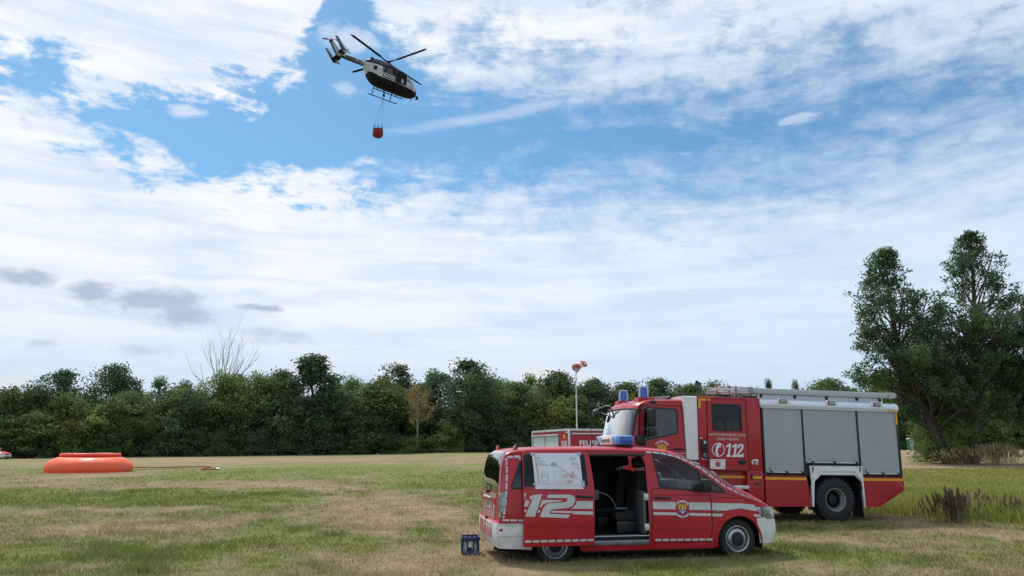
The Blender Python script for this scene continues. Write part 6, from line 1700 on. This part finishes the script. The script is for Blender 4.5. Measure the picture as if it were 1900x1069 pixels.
def water_basin():
    Y = 54.5; x = at_depth(166, Y, .5); z = tz(x, Y); s = 72.0 / (FPX / (Y * math.cos(PITCH)))
    e = empty('water_basin', (x, Y, z - .02)); tag(e, 'orange self-supporting water basin with a bulging wall on the field', 'water basin')
    mt = principled('orange_tarpaulin', (.88, .120, .040), .55, var=.10, vscale=1.4, bump=.25, bscale=3.0)
    h = 1.30
    m = MB(); rings = []
    prof = [(.97, 0), (1.0, .08), (1.012, .2), (1.0, .34), (.97, .47), (.925, .58), (.865, .67), (.80, .74), (.73, .79), (.675, .82)]
    for f, t in prof:
        rings.append([(s * f * math.cos(a) * (1 + .006 * math.sin(7 * a) * (1 - t)), s * f * math.sin(a), h * t) for a in np.linspace(0, 2 * math.pi, 73)[:-1]])
    m.rings(rings, caps=False); m.build('wall', mt, e, angle=70)
    m = MB(); ring = [(s * .66 * math.cos(a), s * .66 * math.sin(a), h * .905 + .012 * math.sin(5 * a)) for a in np.linspace(0, 2 * math.pi, 73)]
    m.tube(ring, .125, 12, caps=False); m.build('float_collar', principled('collar_orange', (.80, .075, .055), .55, var=.1, vscale=2), e, angle=70)
    m = MB(); m.lathe([(s * .62, h * .80), (.001, h * .80)], axis='z', n=48); m.build('water', principled('pool_water', (.03, .05, .05), .05), e)
    m = MB(); m.lathe([(s * 1.015, .012), (s * .95, .02)], axis='z', n=48)
    for i in range(60):
        a = -2.9 + 2.7 * i / 59; m.box((s * 1.0 * math.cos(a) - .08, s * 1.0 * math.sin(a) - .08, 0), (s * 1.0 * math.cos(a) + .08, s * 1.0 * math.sin(a) + .08, .03 + .05 * random.random()), .01)
    m.build('ground_skirt', mt, e)
    m = MB(); m.tube([(-.3, -s * .66, h * .9), (-.3, -s * .66, h * 1.06)], .03, 6); m.tube([(-s * .99, -.2, .16), (-s * 1.03, -.3, .05)], .07, 8); m.build('valve', BLACK, e)
water_basin()
def fire_hose():
    pts = []
    for px, py in ((246, 868.5), (300, 868.5), (345, 867.5), (390, 867), (372, 872), (385, 872.5), (404, 871.5)):
        Y = 54
        for _ in range(6): Y = (EYE - tz(at_depth(px, Y), Y)) / math.tan(math.atan((py - CYP) / FPX) - PITCH)
        pts.append((at_depth(px, Y), Y, tz(at_depth(px, Y), Y) + .05))
    pts = catmull(pts, 5); m = MB(); m.tube(pts, .04, 6)
    m.v = [(x, y, z) for x, y, z in m.v]; o = m.build('fire_hose', principled('hose_red', (.36, .035, .03), .7, var=.35, vscale=1.2)); tag(o, 'red fire hose lying on the dry grass from the orange basin', 'hose')
    c = MB(); p = Vector(pts[-1]); c.lathe([(.07, -.12), (.075, .12)], o=p, axis='x', n=10); k = c.build('coupling', ALU, o)
fire_hose()
def parked_car():
    Y = 114.0; x = at_depth(15, Y, .5); z = tz(x, Y)
    e = empty('parked_car', (x - 2.15, Y + .3, z), (0, 0, R(-12))); tag(e, 'red and white emergency car parked on the road by the trees', 'car')
    P_ = [(-2.15, .30), (-2.2, .6), (-2.18, .95), (-2.05, 1.40), (-1.9, 1.62), (-1.2, 1.70), (.1, 1.66), (.5, 1.52), (1.0, 1.12), (1.5, 1.0), (1.9, .90), (2.1, .74), (2.16, .5), (2.10, .28)]
    Q_ = [(-2.05, .30), (-2.1, .6), (-2.08, .92), (-1.95, 1.32), (-1.8, 1.50), (-1.2, 1.57), (.05, 1.53), (.35, 1.42), (.8, 1.06), (1.4, .93), (1.7, .84), (1.82, .70), (1.85, .5), (1.80, .28)]
    cw = lambda x_, z_: .90 - .16 * max(0, (z_ - .85) / .75) ** 1.2
    rows = shell_strip(P_, Q_, cw, per=3, nt=20); edge = catmull(Q_, 3)
    red = principled('car_red', (.60, .045, .035), .35, coat=.5, var=.05)
    hole = [(-1.75, 1.02), (.62, 1.0), (.25, 1.38), (-1.1, 1.46), (-1.6, 1.42)]
    out = edge + arch(1.32, .32, .38, 0, 0, .28)[::-1] + arch(-1.32, .32, .38, 0, 0, .28)[::-1]
    b = MB()
    for s_ in (-1, 1): panel(b, out, [hole], lambda u, v, o: (u, s_ * cw(u, v), v), .3)
    strip_faces(b, rows, 6, 21, 0, 20); strip_faces(b, rows, 24, 33, 0, 20); b.build('body', red, e)
    w = MB(); strip_faces(w, rows, 33, 39, 0, 20); strip_faces(w, rows, 0, 6, 0, 20)
    for s_ in (-1, 1): panel(w, [(1.72, .30), (1.86, .40), (1.86, .62), (1.70, .60)], [], lambda u, v, o: (u, s_ * (cw(u, v) + .01), v), .3); panel(w, [(-.9, .45), (.9, .45), (.9, .62), (-.9, .66)], [], lambda u, v, o: (u, s_ * (cw(u, v) + .006), v), .3)
    w.build('white_bumper', WHITE, e)
    g = MB(); strip_faces(g, rows, 21, 24, 1, 19)
    for s_ in (-1, 1): panel(g, hole, [], lambda u, v, o: (u, s_ * (cw(u, v) - .005), v), .3)
    g.build('window', TINT, e)
    for s_ in (-1, 1): h = MB(); h.box((1.86, s_ * .52, .66), (2.06, s_ * .80, .80), .04); h.build('headlight', CLEARLENS, e)
    h = MB(); h.box((2.08, -.4, .55), (2.15, .4, .74), .02); h.box((2.12, -.5, .36), (2.17, .5, .44), .01); h.build('grille', BLACK, e)
    h = MB(); h.box((-.6, -.5, 1.69), (-.35, .5, 1.80), .03); h.build('light_bar', BLUE, e)
    for u in (1.32, -1.32):
        for s_ in (-1, 1): wheel(e, (u, s_ * .78, .32), .32, .2, .21, s_)
parked_car()
def green_cabin():
    Y = 150.0; x = at_depth(1692, Y, 1); z = tz(x, Y)
    e = empty('portable_cabin', (x, Y, z)); tag(e, 'small green and grey cabin at the edge of the wood', 'cabin')
    m = MB(); m.box((-.55, -.55, 0), (.55, .55, 2.1), .04); m.build('cabin_wall', principled('cabin_green', (.02, .16, .07), .5, var=.2), e)
    m = MB(); m.prism([(-.62, 2.1), (.62, 2.1), (.45, 2.32), (-.45, 2.32)], -.6, .6); m.build('roof', principled('cabin_roof', (.45, .47, .48), .5), e)
    m = MB(); m.box((-.46, -.58, .1), (.2, -.552, 1.95), .01); m.build('door', principled('cabin_door', (.35, .40, .40), .5), e)
green_cabin()

# ------------------------------------------------------------------ helicopter and its water bucket
HE_O, HE_ROT, HE_PH = (-13.59, 74.53, 40.57), (0.02, 0.108, 0.578), 3.523
def helicopter():
    e = empty('helicopter', HE_O, HE_ROT); tag(e, 'white and dark blue police helicopter in flight with a slung water bucket', 'helicopter')
    # sections along x: x, half width, bottom z, top z, squareness
    S = [(3.72, .10, -.62, -.42), (3.62, .34, -.86, -.16), (3.40, .56, -1.02, .05), (3.0, .76, -1.14, .42), (2.5, .88, -1.20, .80), (2.0, .93, -1.22, 1.02), (1.2, .95, -1.22, 1.10), (.2, .95, -1.22, 1.10), (-.6, .95, -1.20, 1.10),
         (-1.2, .92, -1.10, 1.08), (-1.7, .82, -.80, 1.04), (-2.1, .66, -.35, .99), (-2.4, .46, .10, .94), (-2.62, .28, .40, .90)]
    S = catmull(S, 8); NT = 64
    def pt(s, t):
        x, w, zb, zt = s; c, sn = math.cos(t), math.sin(t); zc = zb + (zt - zb) * .45
        yy = w * math.copysign(abs(c) ** .72, c); zz = (zc + (zt - zc) * abs(sn) ** .72) if sn >= 0 else (zc - (zc - zb) * abs(sn) ** .72)
        return (x, yy, zz)
    def levels(x):
        return [-.50 + .26 * float(sstep(np.array(-x), .9, 2.2)) - .06 * max(0, x - 1), .10, .86, .93]
    def t_of(s, z):
        x, w, zb, zt = s; zc = zb + (zt - zb) * .45; q = (z - zc) / (zt - zc) if z >= zc else (z - zc) / (zc - zb)
        q = max(-1, min(1, q)); return math.copysign(math.asin(abs(q) ** (1 / .72)), q)
    NSEG = [10, 7, 6, 2, 7]; rings = []
    for s in S:
        br = [-math.pi / 2] + [t_of(s, z) for z in levels(s[0])] + [math.pi / 2]; half = []
        for q, n_ in enumerate(NSEG): half += [br[q] + (br[q + 1] - br[q]) * i / n_ for i in range(n_)]
        half.append(math.pi / 2)
        rings.append([pt(s, t) for t in half] + [(lambda p: (p[0], -p[1], p[2]))(pt(s, t)) for t in half[-2:0:-1]])
    NT = len(rings[0]); seg_of = []; edges_ = np.cumsum([0] + NSEG); H2 = sum(NSEG)
    for j in range(NT):
        jj = j if j < H2 else NT - 1 - j; seg_of.append(int(np.searchsorted(edges_, jj, 'right') - 1))
    parts = {'hull': (HWHITE, MB()), 'belly': (HBLACK, MB()), 'nose_cone': (NAVY, MB()), 'window_band': (principled('heli_glass', (.012, .016, .022), .06, coat=.8), MB()), 'dark_side_band': (NAVY, MB()), 'cockpit_glass': (window_glass('heli_screen', (.35, .42, .48), 1.2), MB())}
    for i in range(len(S) - 1):
        x = (S[i][0] + S[i + 1][0]) / 2
        for j in range(NT):
            g = seg_of[j]
            if g == 0 and x > -2.15: k = 'belly'
            elif x > 3.35: k = 'nose_cone'
            elif 2.05 < x <= 3.35 and g >= 2: k = 'cockpit_glass'
            elif -.75 < x <= 2.0 and g == 2: k = 'window_band'
            elif g == 4 and x > -1.2: k = 'dark_side_band'
            else: k = 'hull'
            parts[k][1].add([rings[i][j], rings[i][(j + 1) % NT], rings[i + 1][(j + 1) % NT], rings[i + 1][j]], [(0, 1, 2, 3)])
    parts['nose_cone'][1].add(rings[0], [tuple(range(NT))]); parts['hull'][1].add(rings[-1], [tuple(range(NT))])
    for k, (mt, mb) in parts.items(): mb.build(k, mt, e, angle=60)
    # open sliding door on the starboard side with the white lettered panel moved aft
    sy = lambda u, v, o: (u, -(.955 + o), v)
    d = bpy.data.objects.new('sliding_door', None); link(d, e)
    m = MB(); panel(m, rounded([(-.65, -.40), (.70, -.40), (.70, .95), (-.45, .95)], .08), [rounded([(-.40, .14), (.58, .14), (.58, .82), (-.28, .82)], .06)], lambda u, v, o: sy(u, v, .05 + o), .3, .03); m.build('door_panel', HBLACK, d)
    m = MB(); panel(m, rounded([(-.56, -.36), (.62, -.36), (.62, .08), (-.56, .08)], .05), [], lambda u, v, o: sy(u, v, .054), .4); m.build('lettering_panel', HWHITE, d, smooth=False)
    m = MB(); panel(m, [(-.40, .14), (.58, .14), (.58, .82), (-.28, .82)], [], lambda u, v, o: sy(u, v, .03), .4); m.build('door_window', parts['window_band'][0], d)
    m = MB(); text(m, 'POLIZEI', .30, (.03, -.14), sy, .058, squeeze=.92, bold=.012); m.build('door_lettering', NAVY, d, smooth=False)
    m = MB(); panel(m, rounded([(.78, -.48), (2.05, -.48), (2.05, .85), (.78, .92)], .08), [], lambda u, v, o: sy(u, v, .004), .3); m.build('doorway_shade', HBLACK, e)  # dark sheet laid on the hull, painted as the shade inside the doorway
    m = MB(); m.box((1.45, -.98, -.35), (1.75, -.962, .10), .02); m.build('seat_in_door', principled('cabin_grey', (.30, .33, .36), .7), e)
    m = MB(); panel(m, rounded([(2.14, -.42), (2.95, -.42), (2.9, .0), (2.14, .05)], .06), [], lambda u, v, o: (u, -(.945 - .10 * max(0, u - 2.1) ** 1.5), v), .2); m.build('cockpit_door', HWHITE, e)
    m = MB()
    for s_ in (-1, 1): m.tube([(2.10, s_ * .90, .95), (2.12, s_ * .945, -.45)], .035, 6); m.tube([(2.05, s_ * .55, 1.03), (2.9, s_ * .5, .52), (3.35, s_ * .3, .10)], .03, 6)
    m.tube([(2.05, 0, 1.04), (2.9, 0, .56), (3.4, 0, .10)], .03, 6); m.build('window_frame', HWHITE, e)
    m = MB(); panel(m, rounded([(-1.75, .05), (-1.42, .05), (-1.34, .48), (-1.72, .52)], .06), [], lambda u, v, o: (u, -(.955 + .30 * (u + 1.30)), v), .2); m.build('rear_window', HBLACK, e)
    # engine deck, mast, rotor
    m = MB(); rr = []
    for x, w, h in ((1.75, .25, .03), (1.4, .55, .30), (.7, .70, .58), (-.2, .74, .66), (-1.0, .72, .64), (-1.75, .62, .56), (-2.2, .45, .30), (-2.55, .22, .05)): rr.append([(x, w * math.copysign(abs(math.cos(t)) ** .7, math.cos(t)), 1.02 + h * max(0, math.sin(t)) ** .7) for t in np.linspace(0, math.pi, 13)])
    m.rings(rr, caps=False, closed=False); m.build('engine_cowling', NAVY, e, angle=60)
    for s_ in (-1, 1):
        m = MB(); m.tube([(-1.75, s_ * .38, 1.42), (-2.05, s_ * .44, 1.45)], [.11, .12], 10); m.build('exhaust', HBLACK, e)
    m = MB(); m.tube([(0, 0, 1.4), (0, 0, 1.98)], [.14, .11], 12); m.lathe([(.001, 2.06), (.20, 2.04), (.26, 1.98), (.26, 1.90), (.14, 1.84)], axis='z', n=16)
    for k in range(4):
        a = HE_PH + k * math.pi / 2; m.obox((.1 * math.cos(a), .1 * math.sin(a), 1.95), (.75 * math.cos(a), .75 * math.sin(a), 1.95), .14, .09)
    m.build('rotor_mast', HBLACK, e)
    for k in range(4):
        a = HE_PH + k * math.pi / 2; c_, s_ = math.cos(a), math.sin(a); m = MB(); rg = []
        for r_, w, z in ((.70, .10, 1.95), (1.0, .20, 1.95), (1.4, .34, 1.96), (4.7, .34, 2.06), (5.15, .34, 2.08), (5.5, .16, 2.09)):
            tw = .10; prof = [(-.30, 0), (-.1, .022), (.4, .012), (.7, 0), (.4, -.010), (-.1, -.014)]
            rg.append([(r_ * c_ - u * w * s_, r_ * s_ + u * w * c_, z + v + u * w * tw) for u, v in prof])
        m.rings(rg); m.build('rotor_blade', principled('blade_grey', (.008, .008, .011), .6, spec=.2), e, angle=60)
    # tail boom, stabiliser, fins, tail rotor
    m = MB(); m.tube([(-2.3, 0, .74), (-3.6, 0, .72), (-5.0, 0, .70), (-5.6, 0, .70)], [.31, .24, .19, .17], 14); m.build('tail_boom', HWHITE, e, angle=60)
    m = MB(); 
    for x0, x1 in ((-3.3, -2.5), (-4.7, -3.5)): m.box((x0, -.262, .60), (x1, -.20, .78), .01)
    m.box((-5.2, -.20, .46), (-2.6, .20, .56), .03); m.build('boom_stripe', NAVY, e)
    m = MB(); m.prism([(-5.55, -.0), (-4.85, -.0), (-4.85, .06), (-5.55, .06)], -1.42, 1.42, lambda u, v, t: (u, t, .72 + v)); m.build('stabiliser', HBLACK, e)
    for s_ in (-1, 1):
        # swept end plates: up and slightly out, with a short part below
        m = MB(); m.prism([(-4.55, .42), (-5.35, .26), (-5.75, .70), (-6.45, 1.62), (-6.20, 1.68), (-5.30, .88)], s_ * 1.40, s_ * 1.48, lambda u, v, t: (u, t + s_ * .10 * (v - .7), v)); m.build('end_fin', HWHITE, e, smooth=False)
        m = MB(); m.prism([(-5.10, .52), (-5.36, .255), (-5.76, .70), (-6.455, 1.625), (-6.33, 1.66), (-5.45, .80)], s_ * 1.392, s_ * 1.488, lambda u, v, t: (u, t + s_ * .10 * (v - .7), v)); m.build('fin_trim', NAVY, e, smooth=False)
    m = MB(); m.prism([(-5.0, .80), (-5.75, .60), (-6.62, 1.82), (-6.38, 1.92), (-6.18, 1.84)], -.08, .08); m.build('tail_fin', HWHITE, e, smooth=False)
    m = MB(); m.prism([(-5.76, .60), (-5.58, .58), (-6.50, 1.87), (-6.63, 1.82)], -.085, .085); m.lathe([(.16, -.2), (.16, .2), (.001, .22)], o=(-6.42, 0, 1.80), n=12); m.build('fin_edge', NAVY, e)
    for a in (R(197), R(17)):
        c_, s_ = math.cos(a), math.sin(a); o = Vector((-6.42, -.26, 1.80)); m = MB(); rg = []
        for r_, w in ((.08, .05), (.35, .05), (.45, .16), (.98, .17)):
            rg.append([(o.x + r_ * c_ - u * w * s_, o.y + v, o.z + r_ * s_ + u * w * c_) for u, v in ((-.5, 0), (0, .015), (.5, 0), (0, -.012))])
        m.rings(rg); m.build('tail_rotor_blade', principled('tail_blade', (.12, .06, .06), .5), e)
    m = MB(); m.tube([(-6.42, -.05, 1.80), (-6.42, -.30, 1.80)], .07, 8); m.build('tail_rotor_hub', HBLACK, e)
    m = MB(); m.lathe([(.05, 0), (.05, .05), (.03, .09), (.001, .10)], o=(-6.42, 0, 1.92), axis='z', n=10); m.build('beacon_light', principled('lit_beacon', (.8, .2, .1), .3, emit=((1.0, .22, .12), 6.0)), e)
    # skids
    for s_ in (-1, 1):
        m = MB(); m.tube([(-1.35, s_ * .74, -2.02), (1.75, s_ * .74, -2.02), (2.0, s_ * .74, -1.95)], .052, 8); m.build('skid', HBLACK, e)
    for x in (-.95, 1.15):
        m = MB(); m.tube([(x, -.74, -2.0), (x, -.68, -1.60), (x, -.48, -1.20), (x, .48, -1.20), (x, .68, -1.60), (x, .74, -2.0)], .048, 8); m.build('cross_tube', HBLACK, e)
    m = MB(); m.tube([(.3, -.6, -1.15), (.3, -.88, -1.75)], .035, 6); m.box((.15, -.95, -1.80), (.55, -.72, -1.74)); m.build('entry_step', HBLACK, e)
    m = MB(); m.lathe([(.001, -.20), (.13, -.16), (.17, 0), (.13, .16), (.001, .20)], o=(3.75, -.35, -1.05), axis='z', n=14); m.tube([(3.3, -.2, -.85), (3.75, -.35, -.88)], .05, 6); m.build('camera_ball', HBLACK, e)
    m = MB(); m.obox((3.0, 0, -1.10), (3.35, 0, -1.50), .03, .05); m.tube([(2.1, -.1, -1.2), (2.2, -.1, -1.36), (2.45, -.1, -1.38)], .02, 5); m.build('cable_cutter', HBLACK, e)
    m = MB()
    for x in (.5, .9, 1.3): m.box((x, -.3, -1.32), (x + .15, -.1, -1.2), .02)
    m.build('belly_fittings', HBLACK, e)
    return e
heli = helicopter()
def water_bucket():
    M = Matrix.LocRotScale(Vector(HE_O), __import__('mathutils').Euler(HE_ROT), None); hook = M @ Vector((.10, 0, -1.22))
    top = hook + Vector((-.05, 0, -.55))
    base = hook + Vector((-.55, .1, -5.65))                           # underside of the bucket, trailing a little
    e = empty('water_bucket', base); tag(e, 'red collapsible water bucket hanging on lines below the helicopter', 'bucket')
    mt = principled('bucket_red', (.22, .010, .008), .8, var=.2, vscale=3)
    m = MB(); rings = []
    for r, z in ((.001, .14), (.25, .16), (.44, .24), (.53, .38), (.56, .60), (.54, .82), (.51, 1.02)): rings.append([(r * math.cos(t) * (1 + .035 * math.cos(8 * t) * (z > .05)), r * math.sin(t) * (1 + .035 * math.cos(8 * t) * (z > .05)), z) for t in np.linspace(0, 2 * math.pi, 33)[:-1]])
    m.rings(rings, caps=False); m.build('bucket_shell', mt, e, angle=60)
    m = MB(); m.lathe([(.46, .90), (.001, .90)], axis='z', n=24); m.build('water', principled('pool_water', (.03, .05, .05)), e)
    m = MB(); m.tube([(.51 * math.cos(t), .51 * math.sin(t), 1.03) for t in np.linspace(0, 2 * math.pi, 25)], .022, 6, caps=False); m.build('rim_hoop', HBLACK, e)
    for k in range(8):
        t = 2 * math.pi * k / 8; m = MB(); m.tube([(.51 * math.cos(t), .51 * math.sin(t), .95), (.50 * math.cos(t + .2), .50 * math.sin(t + .2), 1.42)], .022, 5); m.tube([(.51 * math.cos(t + .4), .51 * math.sin(t + .4), 1.02), (.50 * math.cos(t + .2), .50 * math.sin(t + .2), 1.42)], .018, 5); m.build('strut', HBLACK, e)
    hk = top - base
    for k in range(8):
        t = 2 * math.pi * k / 8 + .2; m = MB(); m.tube([(.50 * math.cos(t), .50 * math.sin(t), 1.42), tuple(hk + Vector((.04 * math.cos(t), .04 * math.sin(t), -.25)))], .006, 4); m.build('suspension_line', principled('line_grey', (.10, .11, .13), .7), e)
    m = MB(); m.tube([tuple(hk + Vector((0, 0, .52))), tuple(hk + Vector((0, 0, .05)))], .03, 6); m.lathe([(.001, .12), (.12, .06), (.13, -.05), (.001, -.12)], o=hk + Vector((0, 0, .38)), axis='z', n=12); m.lathe([(.05, .12), (.09, -.05), (.16, -.28)], o=hk, axis='z', n=10); m.build('hook_head', HBLACK, e)
water_bucket()
